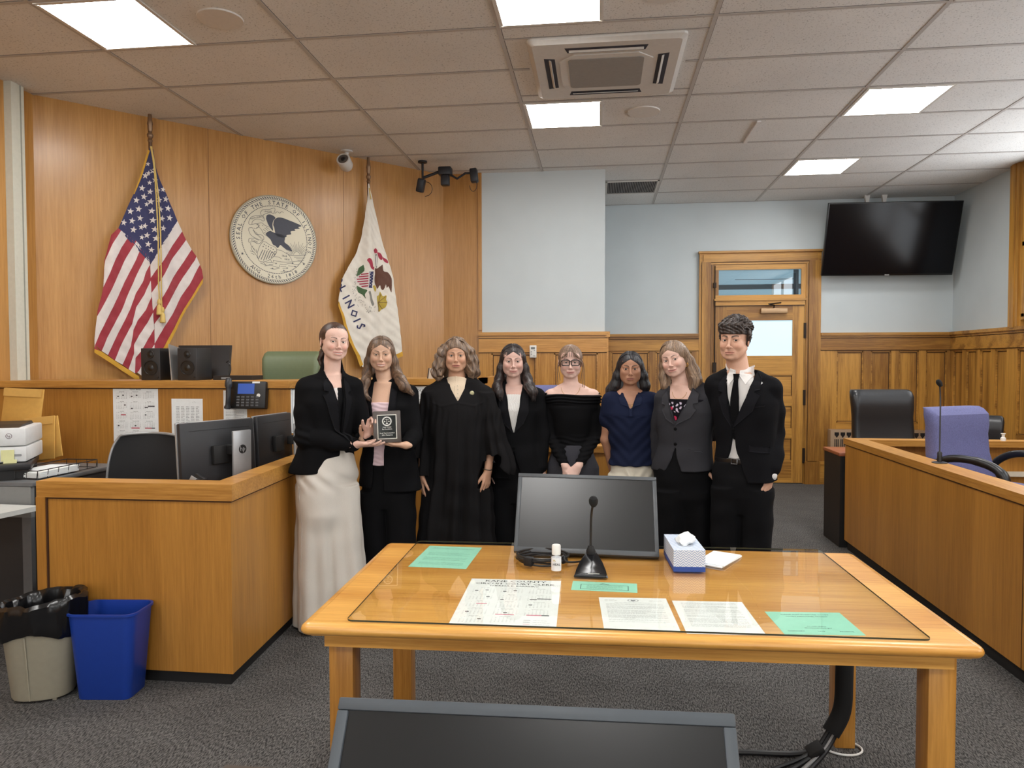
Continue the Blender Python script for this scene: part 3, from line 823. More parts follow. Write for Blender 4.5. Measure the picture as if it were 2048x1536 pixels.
# closing left edges
US.strip(mb, [(168, 340+D), (140, 470+D), (95, 640+D), (88, 722+D)], [(240, 190+D), (180, 560+D), (120, 650+D), (90, 720+D)], 0, 20, 4, -.002)
US.strip(mb, [(90, 718+D), (72, 850+D), (58, 1000+D), (60, 1130+D)], [(180, 560+D), (150, 760+D), (110, 960+D), (66, 1095+D)], 1, 20, 4, -.002)
US.strip(mb, [(65, 1090+D), (62, 1110+D), (58, 1130+D), (56, 1140+D)], [(70, 1095+D), (90, 1130+D), (120, 1150+D), (155, 1168+D)], 0, 20, 3, -.001)
Rb = [[(1130, 1030), (890, 1370), (772, 60+D)],
      [(1190, 1165), (1060, 1350), (935, D), (840, 130+D), (775, 230+D)],
      [(1240, 1275), (1045, D), (900, 250+D), (788, 420+D)],
      [(1310, 1400), (1220, D), (1050, 250+D), (930, 460+D), (808, 650+D)],
      [(1368, 1490), (1350, D), (1200, 220+D), (1070, 430+D), (960, 620+D), (828, 820+D)],
      [(1412, 60+D), (1290, 300+D), (1170, 480+D), (1060, 680+D), (940, 870+D), (838, 1070+D)],
      [(1455, 230+D), (1300, 490+D), (1130, 770+D), (1000, 1010+D), (945, 1125+D), (838, 1300+D)]]
for k in range(len(Rb)-1): US.strip(mb, Rb[k], Rb[k+1], 1-k % 2)
US.strip(mb, [(1412, 60+D), (1440, 130+D), (1455, 230+D)], [(1395, 90+D), (1400, 160+D), (1440, 235+D)], 0, 10, 3, -.001)
mb.build('cloth', [RED, FWH, NAVY], fs_, fix=False)
mb = MB()
US.strip(mb, [(752, 110), (700, 300), (640, 480), (560, 690)], [(775, 130), (725, 300), (665, 480), (572, 690)], 0, 40, 3, .004)
US.strip(mb, [(56, 1140+D), (155, 1172+D), (340, 1290+D), (515, 1405+D), (592, 1460+D), (640, 1490+D)], [(54, 1185+D), (150, 1240+D), (330, 1350+D), (500, 1465+D), (590, 1525+D), (650, 1560+D)], 0, 60, 3, .004)
US.strip(mb, [(1452, 232+D), (1300, 490+D), (1130, 770+D), (1000, 1010+D), (940, 1130+D)], [(1452, 290+D), (1330, 490+D), (1160, 790+D), (1040, 1020+D), (975, 1150+D)], 0, 60, 3, .004)
mb.build('fringe', GOLD, fs_, fix=False)
mb = MB()
stars = [(750,300,.5),(808,395,.9),(718,450,1),(755,420,.6),(832,515,.9),(765,545,.6),(672,612,1),(770,662,.8),(862,645,1),(940,630,.7),
         (697,722,1),(597,768,1),(775,790,1),(880,768,1),(975,755,1),(728,822,.6),(625,882,1),(518,912,1),(785,910,1),(897,890,1),(1003,873,1),
         (645,998,1),(540,1033,1),(430,1058,1),(797,1032,1),(915,1010,1),(1024,995,1),(657,1115,.8),(705,1100,.8),(818,1150,1),(930,1135,1),
         (558,1148,1),(730,1220,.9),(665,1245,.7),(832,1268,1),(742,1335,.9),(780,1410,.8)]
for x, y, k in stars:
    US.patch(mb, [(x+(p[0])*(.75+.25*k), y-p[1]) for p in star2(0, 0, 46*k**.5, .15)], 0, .004, False)
mb.build('stars', FWH, fs_, fix=False)
pole(fs_, .755, 3.38, 1.0, polem, .075)
mb = MB()
for a, c, d_ in ((790, 850, .0), (800, 880, .0)):
    pts = [US.pt(c1(*p), .02) for p in smooth_line([(a-10, 80), (a+25, 350), (c-15, 800), (c, 1300), (c+10, 300+D), (c+25, (540 if a < 795 else 640)+D)], 6)]
    mb.tube(pts, .005, 6)
mb.build('cord', GOLDC, fs_)
for (x, y) in ((872, 600+D), (915, 700+D)):
    p = US.pt(c1(x, y), .022)
    MB().lathe([(0, .06), (.010, .055), (.016, .03), (.009, .015), (.017, .0), (.021, -.06), (.017, -.065), (0, -.06)], 12, M=lp(*p)).build('tassel', GOLDC, fs_)

fi = thing('flag', 'white state flag with eagle emblem and ILLINOIS lettering hanging right of the seal', 'flag', (A0+e*2.66+nrm*.1)[:2]+(0,))
c3 = sheet(670, 480, 6.147, .12)
IL = Flag(2.64, 3.13, 1.35, 2.1, c3)
mb = MB()
left = [(425, -700), (418, -560), (395, -420), (370, -250), (330, -20), (270, 160), (190, 300), (100, 470), (85, 560), (60, 700), (55, 750), (110, 900), (170, 1120), (240, 1290), (320, 1450), (350, 1560)]
right = [(440, -700), (470, -560), (500, -400), (540, -220), (585, 0), (640, 180), (715, 430), (745, 640), (790, 930), (820, 1150), (845, 1370), (848, 1380), (760, 1430), (700, 1470), (560, 1520), (420, 1580)]
IL.strip(mb, left, right, 0, 130, 60)
mb.build('cloth', plain('flag_cream', rgb(222, 216, 204), .65, sheen=.3), fi, fix=False)
mb = MB()
IL.strip(mb, [(60, 750), (120, 900), (180, 1120), (250, 1290), (325, 1430), (360, 1530)], [(52, 800), (85, 880), (140, 1080), (200, 1260), (285, 1430), (325, 1560)], 0, 60, 3, .004)
IL.strip(mb, [(845, 1370), (765, 1410), (690, 1450)], [(850, 1425), (775, 1468), (700, 1510)], 0, 20, 3, .004)
mb.build('fringe', GOLD, fi, fix=False)
dn = plain('flag_navy_letters', rgb(38, 42, 84), .7); br = plain('emblem_brown', rgb(92, 56, 40), .7); gr = plain('emblem_green', rgb(62, 92, 56), .7)
rd = plain('emblem_red', rgb(160, 44, 66), .7); ye = plain('emblem_gold', rgb(180, 156, 60), .7); gy_ = plain('emblem_grey', rgb(130, 128, 120), .7); wt = FWH
EM = [dn, br, gr, rd, ye, gy_, wt]
mb = MB()
def P(poly, mi, sm=True, lift=.002): IL.patch(mb, smooth_line(poly+[poly[0]], 3)[:-1] if sm else poly, mi, lift)
P([(590, 300), (600, 380), (660, 400), (700, 470), (705, 560), (700, 645), (665, 570), (640, 590), (630, 545), (605, 610), (575, 600), (560, 555), (520, 600), (495, 570), (470, 520), (475, 430), (485, 350), (520, 350)], 1)
P([(470, 125), (500, 100), (525, 130), (515, 160), (480, 160)], 3); P([(520, 150), (560, 160), (590, 215), (575, 245), (540, 215)], 3); P([(592, 210), (650, 240), (660, 285), (620, 270), (595, 240)], 3)
P([(375, 250), (400, 225), (430, 250), (450, 320), (440, 365), (415, 345), (400, 300)], 3); P([(440, 340), (470, 330), (465, 365), (440, 370)], 3)
P([(490, 180), (515, 170), (525, 230), (520, 330), (500, 335), (490, 250)], 5); P([(497, 200), (512, 195), (518, 310), (503, 315)], 6, True, .004)
P([(345, 305), (352, 380), (300, 430), (270, 440), (290, 370), (300, 340)], 2); P([(275, 560), (340, 600), (380, 620), (355, 670), (368, 725), (330, 670), (290, 640)], 2)
P([(395, 395), (452, 390), (440, 500), (430, 595), (388, 590)], 0, False)
P([(400, 398), (392, 592), (330, 575), (290, 535), (255, 487), (300, 440), (350, 410)], 6, True, .003)
for k in range(6):
    y0 = 415+k*30; xl = 255+abs(y0-487)*.75+8
    P([(xl, y0), (388, y0-6), (386, y0+9), (xl+4, y0+15)], 3, False, .005)
for k in range(10): 
    x, y = 408+(k % 2)*22, 410+k*18; P([(x-6, y), (x, y-7), (x+6, y), (x, y+7)], 6, False, .005)
P([(560, 630), (580, 660), (600, 690), (640, 680), (635, 730), (652, 770), (630, 830), (590, 850), (545, 885), (535, 830), (520, 760), (515, 690), (545, 680)], 4)
for a in ((575, 660), (635, 690), (650, 770), (600, 850), (545, 880)):
    vs, f_ = stroke([(535, 770), a], 5); P([vs[0], vs[2], vs[3], vs[1]], 1, False, .005)
P([(390, 640), (410, 630), (425, 680), (440, 740), (460, 790), (440, 815), (420, 770), (405, 700)], 5)
P([(440, 570), (470, 560), (500, 600), (480, 640), (460, 620)], 4)
for k in range(90):
    a = 2.2+random.random()*2.4; r = 250+random.random()*90; x, y = 470+r*.8*math.cos(a+.2)*.95, 560-r*math.sin(a+.2)
    if 200 < x < 520 and 330 < y < 900: P([(x, y), (x+5, y+3), (x+2, y+14), (x-2, y+12)], 5, False)
# lettering: each glyph is mapped through the tracing sheet so it lies on the cloth
for ch, x, y, ang, sc in (('L', 112, 590, -62, 120), ('I', 150, 700, -60, 125), ('N', 192, 785, -60, 125), ('O', 245, 900, -62, 125), ('I', 280, 985, -64, 125), ('S', 320, 1060, -64, 130)):
    tm_ = MB().text(ch, sc, Matrix.Identity(4), bold=.022)
    a = math.radians(-ang)
    for f_ in tm_.f:
        poly = [(x+tm_.v[i][0]*math.cos(a)+(tm_.v[i][1]-45)*math.sin(a), y+tm_.v[i][0]*math.sin(a)-(tm_.v[i][1]-45)*math.cos(a)) for i in f_]
        mb.add([IL.pt(c3(*p), .004) for p in poly], [list(range(len(poly)))], 0)
for y0, x0_ in ((500, 95), (560, 85)): P([(x0_, y0-30), (x0_+12, y0-10), (x0_-2, y0+20), (x0_-8, y0)], 0)
mb.build('emblem', EM, fi, fix=False)
pole(fi, 2.64, 3.36, 1.0, polem, .075)
mb = MB().tube([IL.pt(c3(*p), .02) for p in ((425, -640), (432, -560), (440, -500))], .006, 6); mb.build('cord', GOLDC, fi)

# ---------------------------------------------------------------- cameras under the ceiling
sec = plain('camera_white', rgb(206, 204, 200), .35)
t = thing('security_camera', 'white bullet security camera under the ceiling left of the state flag', 'camera', (-2.29, 6.42, CZ))
MB().lathe([(0, -.002), (.055, -.002), (.055, -.014), (.02, -.02), (.018, -.07), (.0, -.075)], 20, M=lp(-2.29, 6.42, CZ)).build('mount', sec, t)
M = lp(-2.29, 6.40, CZ-.13) @ RX(math.radians(68)) 
MB().lathe([(0, -.05), (.045, -.048), (.06, -.02), (.062, .075), (.058, .082), (.048, .082), (.048, .07), (0, .07)], 28, M=M).build('housing', sec, t)
MB().lathe([(0, .072), (.046, .072), (.046, .079), (.03, .080), (.0, .078)], 24, M=M).build('lens', plain('lens_dark', rgb(90, 84, 80), .2), t)
MB().lathe([(0, .0805), (.022, .0805), (.018, .086), (0, .087)], 20, M=M).build('lens_glass', BLACK, t)
t = thing('security_camera', 'black triple camera rig on arms under the ceiling beside the painted pier', 'camera', (-1.6, 6.95, CZ))
cb = plain('camera_black', rgb(22, 24, 32), .45)
MB().lathe([(0, 0), (.045, 0), (.045, -.015), (.012, -.02), (.011, -.16), (0, -.16)], 14, M=lp(-1.69, 6.85, CZ)).build('ceiling_mount', cb, t)
MB().tube([(-1.69, 6.85, CZ-.16), (-1.66, 6.85, CZ-.15), (-1.52, 6.86, CZ-.10), (-1.44, 6.87, CZ-.10)], .014, 8).build('arm', cb, t)
MB().tube([(-1.44, 6.87, CZ-.12), (-1.36, 6.88, CZ-.17), (-1.28, 6.88, CZ-.12), (-1.22, 6.88, CZ-.12)], .011, 8).build('arm', cb, t)
MB().rbox(-.035, .035, -.04, .04, -.13, .0, .015, M=lp(-1.69, 6.83, CZ-.17) @ RY(.25) @ RX(.2)).build('camera_body', cb, t)
MB().rbox(-.075, .05, -.05, .05, -.05, .03, .012, M=lp(-1.46, 6.87, CZ-.09)).rbox(-.05, .03, -.04, .03, -.14, -.04, .012, M=lp(-1.46, 6.86, CZ-.10)).build('camera_body', cb, t)
MB().rbox(-.035, .035, -.04, .04, -.11, .02, .012, M=lp(-1.20, 6.88, CZ-.10) @ RY(-.1)).build('camera_body', cb, t)
MB().tube([(-1.66+.07*math.cos(a), 6.83, CZ-.27+.07*math.sin(a)) for a in [k*PI/6-1.6 for k in range(7)]], .003, 5).tube([(-1.20+.035*math.cos(a), 6.86, CZ-.24+.06*math.sin(a)) for a in [k*PI/6-3.1 for k in range(8)]], .003, 5).build('cable', cb, t)

# ---------------------------------------------------------------- television
t = thing('television', 'large black flat television hung tilted below the ceiling at upper right', 'television', (3.25, 8.7, 2.85))
p00 = Vector((2.558, 8.83, 2.463)); p10 = Vector((3.987, 8.83, 2.451)); p01 = Vector((2.526, 8.60, 3.257))
ex = (p10-p00).normalized(); ey = (p01-p00); ey = (ey-ex*ey.dot(ex)).normalized(); ez = ex.cross(ey)   # ez towards the room
TW, TH = 1.43, .825
MT = Matrix((ex, ey, ez)).transposed().to_4x4(); MT.translation = p00-ex*.002
MB().rbox(0, TW, 0, TH, -.045, 0, .006, M=MT).build('cabinet', plain('tv_bezel', rgb(14, 14, 16), .3), t)
scr = plain('tv_screen', rgb(8, 9, 14), .16, spec=.22)
MB().box(.012, TW-.012, .02, TH-.012, -.002, .0012, M=MT).build('screen', scr, t)
MB().box(TW/2-.02, TW/2+.03, .004, .012, -.001, .002, M=MT).build('logo', plain('silver_logo', rgb(170, 170, 170), .4), t)
MB().rbox(TW/2-.25, TW/2+.25, TH/2-.18, TH/2+.2, -.12, -.045, .01, M=MT).build('mount_plate', BLACKM, t)
MB().tube([MT @ Vector((TW/2, TH/2, -.1)), MT @ Vector((TW/2, TH/2-.1, -.2))], .04, 10).build('mount_arm', BLACKM, t)
mb = MB()
for x in (3.08, 3.27): mb.prism([(x-.03, CZ), (x+.03, CZ), (x+.012, CZ-.10), (x-.012, CZ-.10)], 8.90, 8.94, 'y')
mb.build('ceiling_bracket', frame_m, t)

# radiator cover on the back wall
t = thing('radiator_cover', 'beige pierced metal radiator cover on the back wall behind the black chair', 'radiator', (3.2, 8.95, 0))
bg_ = plain('radiator_beige', rgb(158, 132, 104), .5)
MB().rbox(2.70, 3.76, 8.90, 9.02, .05, .665, .008).build('cover', bg_, t)
mb = MB()
for k in range(15):
    x = 2.745+k*.068
    mb.box(x, x+.05, 8.8985, 8.902, .60, .635).prism([(x+.005, .60), (x+.045, .60), (x+.025, .57)], 8.8985, 8.902, 'y')
    for j in range(3): mb.box(x+j*.018, x+.010+j*.018, 8.8985, 8.902, .42, .555)
mb.build('piercings', plain('radiator_slots', rgb(26, 20, 18), .9), t)

# thermostat on the pier
t = thing('thermostat', 'small white thermostat with grey display on the oak panelling of the pier', 'thermostat', (-.67, 7.31, 1.58))
MB().rbox(-.704, -.636, 7.285, 7.325, 1.515, 1.640, .005).build('body', WHITE, t)
MB().box(-.69, -.65, 7.284, 7.286, 1.60, 1.622).build('display', plain('lcd_grey', rgb(110, 116, 116), .4), t)
mb = MB()
for k in range(3): mb.box(-.692, -.682, 7.284, 7.286, 1.545+k*.014, 1.552+k*.014)
mb.box(-.662, -.648, 7.284, 7.286, 1.585, 1.591).box(-.668, -.645, 7.284, 7.286, 1.53, 1.535); mb.build('buttons', INKG, t)
# ================================================================== benches and desks
RAILZ = 1.355
# raised platform behind the judge's bench
pm = MB().prism([(-4.04, 4.50), (-2.05, 4.50), (-1.56, 5.20), (-.91, 5.20), (-.91, 7.36), (-1.60, 7.36), (-4.04, 4.80)], 0, .36, 'z')
struct(pm, 'trim_11', cm)
bench = thing('judge_bench', 'long tall oak judge bench with notices taped to its front', 'bench', (-2.6, 4.6, 0))
segs = [((-4.03, 4.40), (-1.965, 4.40)), ((-1.965, 4.40), (-1.50, 5.07)), ((-1.50, 5.07), (-.86, 5.07))]
def offs(pts, d):
    """offset an open polyline to its right-hand (far) side"""
    out = []
    for i, p in enumerate(pts):
        ds = []
        if i > 0: ds.append(Vector((pts[i][0]-pts[i-1][0], pts[i][1]-pts[i-1][1])).normalized())
        if i < len(pts)-1: ds.append(Vector((pts[i+1][0]-pts[i][0], pts[i+1][1]-pts[i][1])).normalized())
        if len(ds) == 1: n_ = Vector((-ds[0].y, ds[0].x)); out.append((p[0]+n_.x*d, p[1]+n_.y*d))
        else:
            b_ = (ds[0]+ds[1]).normalized(); n_ = Vector((-b_.y, b_.x)); k = d/max(.3, n_.dot(Vector((-ds[0].y, ds[0].x))))
            out.append((p[0]+n_.x*k, p[1]+n_.y*k))
    return out
def wallstrip(mb, pts, d0, d1, z0, z1, mi=0):
    a = offs(pts, d0); c = offs(pts, d1)
    for i in range(len(pts)-1):
        mb.prism([a[i], a[i+1], c[i+1], c[i]], z0, z1, 'z', mi)
bp_ = [(-4.03, 4.40), (-1.965, 4.40), (-1.50, 5.07), (-.86, 5.07)]
mb = MB(); wallstrip(mb, bp_, .018, .06, .08, RAILZ-.05); mb.build('front_panel', WOODD, bench)
mb = MB(); wallstrip(mb, bp_, .05, .07, 0, .08); mb.build('kick_base', KICK, bench)
mb = MB(); wallstrip(mb, bp_, 0, .46, RAILZ-.045, RAILZ); mb.build('top_rail', WOODH, bench)
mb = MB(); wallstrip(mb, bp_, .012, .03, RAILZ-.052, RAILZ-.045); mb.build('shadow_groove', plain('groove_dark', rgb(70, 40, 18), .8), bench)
MB().box(-.90, -.86, 5.11, 6.6, .08, RAILZ).build('end_panel', WOODD, bench)

# witness stand
ws = thing('witness_stand', 'low oak witness stand behind the standing group, in front of the pier', 'witness stand', (-.36, 5.5, 0))
mb = MB().box(-.85, .12, 5.085, 5.12, .07, .84).box(.085, .12, 5.12, 6.3, .07, .84); mb.build('front_panel', WOODD, ws)
mb = MB().box(-.858, .135, 5.07, 5.20, .84, .885).box(.02, .135, 5.20, 6.3, .84, .885); mb.build('top_rail', WOODH, ws)
MB().box(-.84, .09, 5.105, 5.13, 0, .07).build('kick_base', KICK, ws)

# clerk's desk
ck_ = thing('clerk_desk', 'oak clerk desk enclosure with wrapped rail and black kick base at left', 'desk', (-2.1, 3.5, 0))
cp = [(-2.61, 3.07), (-1.645, 3.07), (-1.72, 4.32)]
mb = MB(); wallstrip(mb, cp, .012, .05, .055, .842); mb.build('front_panel', WOODD, ck_)
mb = MB(); wallstrip(mb, cp, 0, .11, .85, .925); mb.build('top_rail', WOODH, ck_)
MB().box(-2.612, -2.565, 3.068, 3.11, .055, .85).build('corner_post', WOODD, ck_)
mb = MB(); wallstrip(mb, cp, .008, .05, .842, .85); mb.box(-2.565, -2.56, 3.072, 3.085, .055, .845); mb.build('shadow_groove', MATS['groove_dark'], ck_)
mb = MB(); wallstrip(mb, cp, .028, .05, .0, .06); mb.build('kick_base', KICK, ck_)
mb = MB().prism([(-2.57, 3.12), (-1.70, 3.12), (-1.77, 4.30), (-2.05, 4.30), (-2.05, 3.62), (-2.57, 3.42)], .70, .735, 'z'); mb.build('worktop', plain('worktop_laminate', rgb(150, 112, 74), .4), ck_)

# jury box
jb = thing('jury_box', 'long oak panelled jury box enclosure running along the right side', 'jury box', (1.96, 4.0, 0))
JX, JY, JZ = 1.90, 5.945, .871
MB().box(JX+.012, JX+.05, 1.0, JY-.012, .07, JZ-.052).build('front_panel', WOODD, jb)
MB().box(JX+.05, 4.08, JY-.05, JY-.012, .07, JZ-.052).build('end_panel', WOODD, jb)
MB().box(JX, JX+.14, 1.0, JY, JZ-.045, JZ).build('front_rail', WOODY, jb)
MB().box(JX+.14, 4.08, JY-.14, JY, JZ-.045, JZ).build('end_rail', WOODH, jb)
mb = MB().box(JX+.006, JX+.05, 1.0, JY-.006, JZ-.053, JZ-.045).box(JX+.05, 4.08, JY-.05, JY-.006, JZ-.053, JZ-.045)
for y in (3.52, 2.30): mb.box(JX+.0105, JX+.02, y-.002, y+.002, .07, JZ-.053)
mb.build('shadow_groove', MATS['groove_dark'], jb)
MB().box(JX+.03, JX+.05, 1.0, JY-.03, 0, .07).box(JX+.05, 4.08, JY-.05, JY-.03, 0, .07).build('kick_base', KICK, jb)
tag(MB().box(2.45, 4.05, JY-.085, JY-.052, .60, .635).build('cable_raceway', plain('raceway_cream', rgb(222, 214, 196), .5)), 'pale horizontal cable raceway on the inside of the jury box end wall', 'raceway')

# dark cabinet behind the jury box corner
t = thing('side_cabinet', 'black side cabinet with cherry top standing behind the jury box corner', 'cabinet', (2.2, 6.17, 0))
MB().box(1.885, 2.50, 5.965, 6.37, .0, .725).build('body', plain('cabinet_black', rgb(24, 22, 22), .6), t)
MB().rbox(1.875, 2.51, 5.955, 6.38, .725, .752, .004).build('top', plain('cherry_top', rgb(150, 86, 56), .35, noise=.1, nscale=8), t)

# ================================================================== the counsel table
TZ = .718
MT_ = lp(-.84, 2.013, 0) @ RZ(.0236)
TW_, TD_ = 1.835, .913
tb = thing('counsel_table', 'light oak counsel table with rounded edge and square legs in the foreground', 'table', (.08, 2.5, 0), .0236)
prof = [(0, TZ)] + [(.028*math.sin(a), TZ-.019+.019*math.cos(a)) for a in [k*PI/8 for k in range(1, 9)]] + [(0, TZ-.042)]
mb = MB()
mb.box(0, TW_, 0, TD_, TZ-.04, TZ, 0, MT_)
rings = []
def rimring(o, z):
    r = .02+o
    return [(MT_ @ Vector((x, y, z))) for x, y in rrect(-o, TW_+o, -o, TD_+o, max(.004, o), 3)]
mb2 = MB(); mb2.loft([[tuple(p) for p in rimring(o+.0005, z)] for o, z in prof], cap=False)
mb.build('top', TABH, tb); mb2.build('edge_moulding', TABH, tb)
mb = MB()
for q in ((.03, TW_-.03, .03, .055), (.03, TW_-.03, TD_-.055, TD_-.03), (.03, .055, .055, TD_-.055), (TW_-.055, TW_-.03, .055, TD_-.055)):
    mb.box(*q, TZ-.085, TZ-.04, 0, MT_)
mb.build('apron', TABH, tb)
for x in (.02, TW_-.095):
    for y in (.06, TD_-.12):
        MB().rbox(x+.012, x+.087, y, y+.075, 0, TZ-.085 if y > .5 else TZ-.06, .004, M=MT_).build('leg', TABV, tb)
# glass sheet
TG = TZ+.0012; TT = TG+.006
gp = [tuple((MT_ @ Vector((x, y, 0)))[:2]) for x, y in rrect(.105, 1.735, .005, TD_+.03, .02, 5)]
gmat = glass('table_glass', (.972, .978, .962, 1), 1.5, .0)
mb = MB(); mb.prism(gp, TG, TT, 'z')
o = mb.build('glass_sheet', gmat); tag(o, 'large clear glass sheet with rounded corners lying on the counsel table', 'glass')
ge = plain('glass_edge', rgb(52, 60, 50), .25)
mb = MB(); mb.loft([[(x, y, TG+.0005) for x, y in gp], [(x, y, TT-.0005) for x, y in gp]], cap=False)
for i in range(len(mb.v)): pass
ce = Vector((sum(p[0] for p in gp)/len(gp), sum(p[1] for p in gp)/len(gp)))
mb.v = [(v[0]+(.0008 if v[0] > ce.x else -.0008), v[1]+(.0008 if v[1] > ce.y else -.0008), v[2]) for v in mb.v]
mb.build('polished_edge', ge, o)

# papers lying under the glass
def sheet_of(name, label, corners, z, mat_, cat='paper', group=None, th=.0004):
    """corners: near-left, near-right, far-right, far-left in plan.  returns thing and drawing matrix"""
    nl, nr, fr_, fl = [Vector((x, y, 0)) for x, y in corners]
    ex_ = (nr-nl+fr_-fl); w = ex_.length/2; ex_.normalize()
    ey_ = Vector((-ex_.y, ex_.x, 0)); h = ((fl-nl).dot(ey_)+(fr_-nr).dot(ey_))/2
    c = (nl+nr+fr_+fl)/4
    t = thing(name, label, cat, (c.x, c.y, z), math.atan2(ex_.y, ex_.x), group)
    MB().box(-w/2, w/2, -h/2, h/2, 0, th).build('sheet', mat_, t, world=False)
    return t, w, h, lp(0, 0, th+.00012)
def textlines(mb, M, x0, x1, ytop, n, dy, th=.0012, mi=0, seed=1):
    """rows of tiny unreadable print as dashes the size of words"""
    rnd = random.Random(seed)
    for k in range(n):
        y = ytop-k*dy; x = x0
        xe = x1 if rnd.random() > .2 else x0+(x1-x0)*rnd.uniform(.4, .9)
        while x < xe:
            w = rnd.uniform(.004, .014); mb.add([(x, y, 0), (min(x+w, xe), y, 0), (min(x+w, xe), y+th, 0), (x, y+th, 0)], [[0, 1, 2, 3]], mi, M=M); x += w+.002
def bar(mb, M, x0, x1, y0, y1, mi=0): mb.add([(x0, y0, 0), (x1, y0, 0), (x1, y1, 0), (x0, y1, 0)], [[0, 1, 2, 3]], mi, M=M)
MONTHS = ['January', 'February', 'March', 'April', 'May', 'June', 'July', 'August', 'September', 'October', 'November', 'December', 'January', 'February']
def calendar_print(mb, M, w, h, top, rows=5, ts=.0048):
    import calendar as cal_
    cal_.setfirstweekday(6)
    cw = (w-.03)/3; rh = (h-top-.012)/rows
    for k in range(14):
        if k >= rows*3: break
        c, r_ = k % 3, k//3
        y = 2026+(k//12); mth = k % 12+1
        x0 = -w/2+.015+c*cw; yt = h/2-top-r_*rh
        mb.text('%s %d' % (MONTHS[k], y), ts*1.15, M @ lp(x0+cw/2, yt-ts, 0))
        dx = (cw-.014)/7; dyy = (rh-ts*1.9)/7.2
        for d_, ch in enumerate('SMTWTFS'): mb.text(ch, ts*.9, M @ lp(x0+dx*(d_+.5)+.004, yt-ts*1.1-dyy, 0))
        for wi, wk in enumerate(cal_.monthcalendar(y, mth)):
            for di, dd in enumerate(wk):
                if dd:
                    X_, Y_ = x0+dx*(di+.5)+.004, yt-ts*1.1-dyy*(wi+2)
                    mb.text(str(dd), ts*.92, M @ lp(X_, Y_, 0))
    hol = {0: [(1, 2), (4, 1)], 1: [(3, 1), (1, 2)], 3: [(5, 1)], 4: [(1, 5)], 5: [(1, 2), (2, 3)], 6: [(3, 1)], 8: [(1, 1)], 9: [(1, 2)], 10: [(3, 1), (4, 4)], 11: [(4, 4)], 12: [(5, 1)], 13: [(2, 3)]}
    return cw, rh
def marks(mb, M, w, h, top, rows, mi_b=0, mi_r=1):
    cw = (w-.03)/3; rh = (h-top-.012)/rows
    for k, di, wi, n, mi in ((0, 1, 2, 1, 0), (0, 4, 1, 1, 0), (1, 1, 2, 1, 0), (1, 4, 1, 1, 0), (3, 5, 1, 1, 0), (4, 1, 4, 1, 0), (5, 1, 3, 2, 0), (5, 3, 2, 4, 0), (6, 3, 1, 3, 1), (8, 1, 1, 1, 0), (9, 1, 2, 1, 0), (10, 3, 2, 1, 0), (10, 1, 4, 5, 1), (11, 1, 4, 4, 1), (11, 5, 4, 2, 0), (12, 5, 1, 1, 0)):
        c, r_ = k % 3, k//3; dx = (cw-.014)/7; dyy = (rh-.009)/7.2
        x0 = -w/2+.019+c*cw+dx*di; y0 = h/2-top-r_*rh-.006-dyy*(wi+2)
        bar(mb, M, x0, x0+dx*n, y0-.001, y0+dyy*.75, mi)

t, w, h, M = sheet_of('wall_calendar', 'white year calendar of the circuit court clerk under the table glass', [(-.432, 2.035), (-.122, 2.042), (-.132, 2.485), (-.445, 2.478)], TZ+.0002, PAPER, 'calendar')
mb = MB()
mb.text('KANE COUNTY', .026, M @ lp(0, h/2-.030, 0), sx=1.1, space=1.05)
mb.text('CIRCUIT COURT CLERK', .024, M @ lp(0, h/2-.058, 0), sx=1.05)
mb.text('THERESA E. BARREIRO', .017, M @ lp(0, h/2-.079, 0))
calendar_print(mb, M, w, h, .094)
for i in range(3): bar(mb, M, w/2-.098, w/2-.078, -h/2+.018+i*.016, -h/2+.021+i*.016, 0 if i else 1); 
textlines(mb, M, w/2-.07, w/2-.02, -h/2+.05, 3, .016, .001, 0)
marks(mb, lp(0, 0, -.00004) @ M, w, h, .094, 5, 0, 1)
mb.build('print', [INK, plain('pink_ink', rgb(214, 120, 144), .8)], t, world=False)

t, w, h, M = sheet_of('notice_sheet', 'mint green notice at the far left corner of the table', [(-.698, 2.60), (-.477, 2.587), (-.485, 2.90), (-.702, 2.90)], TZ+.0002, MINT, 'paper', 'mint green notices under the glass')
mb = MB(); 
for k, n in enumerate((2, 4, 4, 3)): textlines(mb, M, -.085, .085, h/2-.03-k*.07, n, .012, .0016, 0, k)
mb.build('print', [INK], t, world=False)
t, w, h, M = sheet_of('notice_sheet', 'narrow mint green strip notice in front of the microphone base', [(-.092, 2.390), (.126, 2.386), (.125, 2.482), (-.093, 2.491)], TZ+.0002, MINT, 'paper', 'mint green notices under the glass')
mb = MB()
for q in ((-.08, .08, -.034, -.032), (-.08, -.078, -.034, .018), (.078, .08, -.034, .018), (-.08, .08, .017, .019)): bar(mb, M, *q)
textlines(mb, M, -.06, .06, .006, 4, .010, .0018, 0, 3)
for a in range(6): mb.text('A', .012, M @ lp(-.012+a*.005, .022+.004*math.sin(a), 0))
mb.build('print', [INK], t, world=False)
t, w, h, M = sheet_of('letter_sheet', 'white typed letter with round seal at its head, left of its neighbour', [(.016, 2.045), (.229, 2.056), (.209, 2.338), (-.005, 2.325)], TZ+.0002, PAPER, 'paper', 'white typed letters under the glass')
mb = MB()
for r_ in (.014, .0165):
    n = 24
    mb.add([(q*math.cos(2*PI*k/n), h/2-.026+q*.8*math.sin(2*PI*k/n), 0) for q in (r_, r_+.0012) for k in range(n)], [(k, (k+1) % n, n+(k+1) % n, n+k) for k in range(n)], M=M)
mb.add([(x*1.0, h/2-.026+y, 0) for x, y in [(-.008, -.003), (0, -.008), (.009, 0), (.006, .005), (0, .002), (-.006, .006)]], [[0, 1, 2, 3, 4, 5]], M=M)
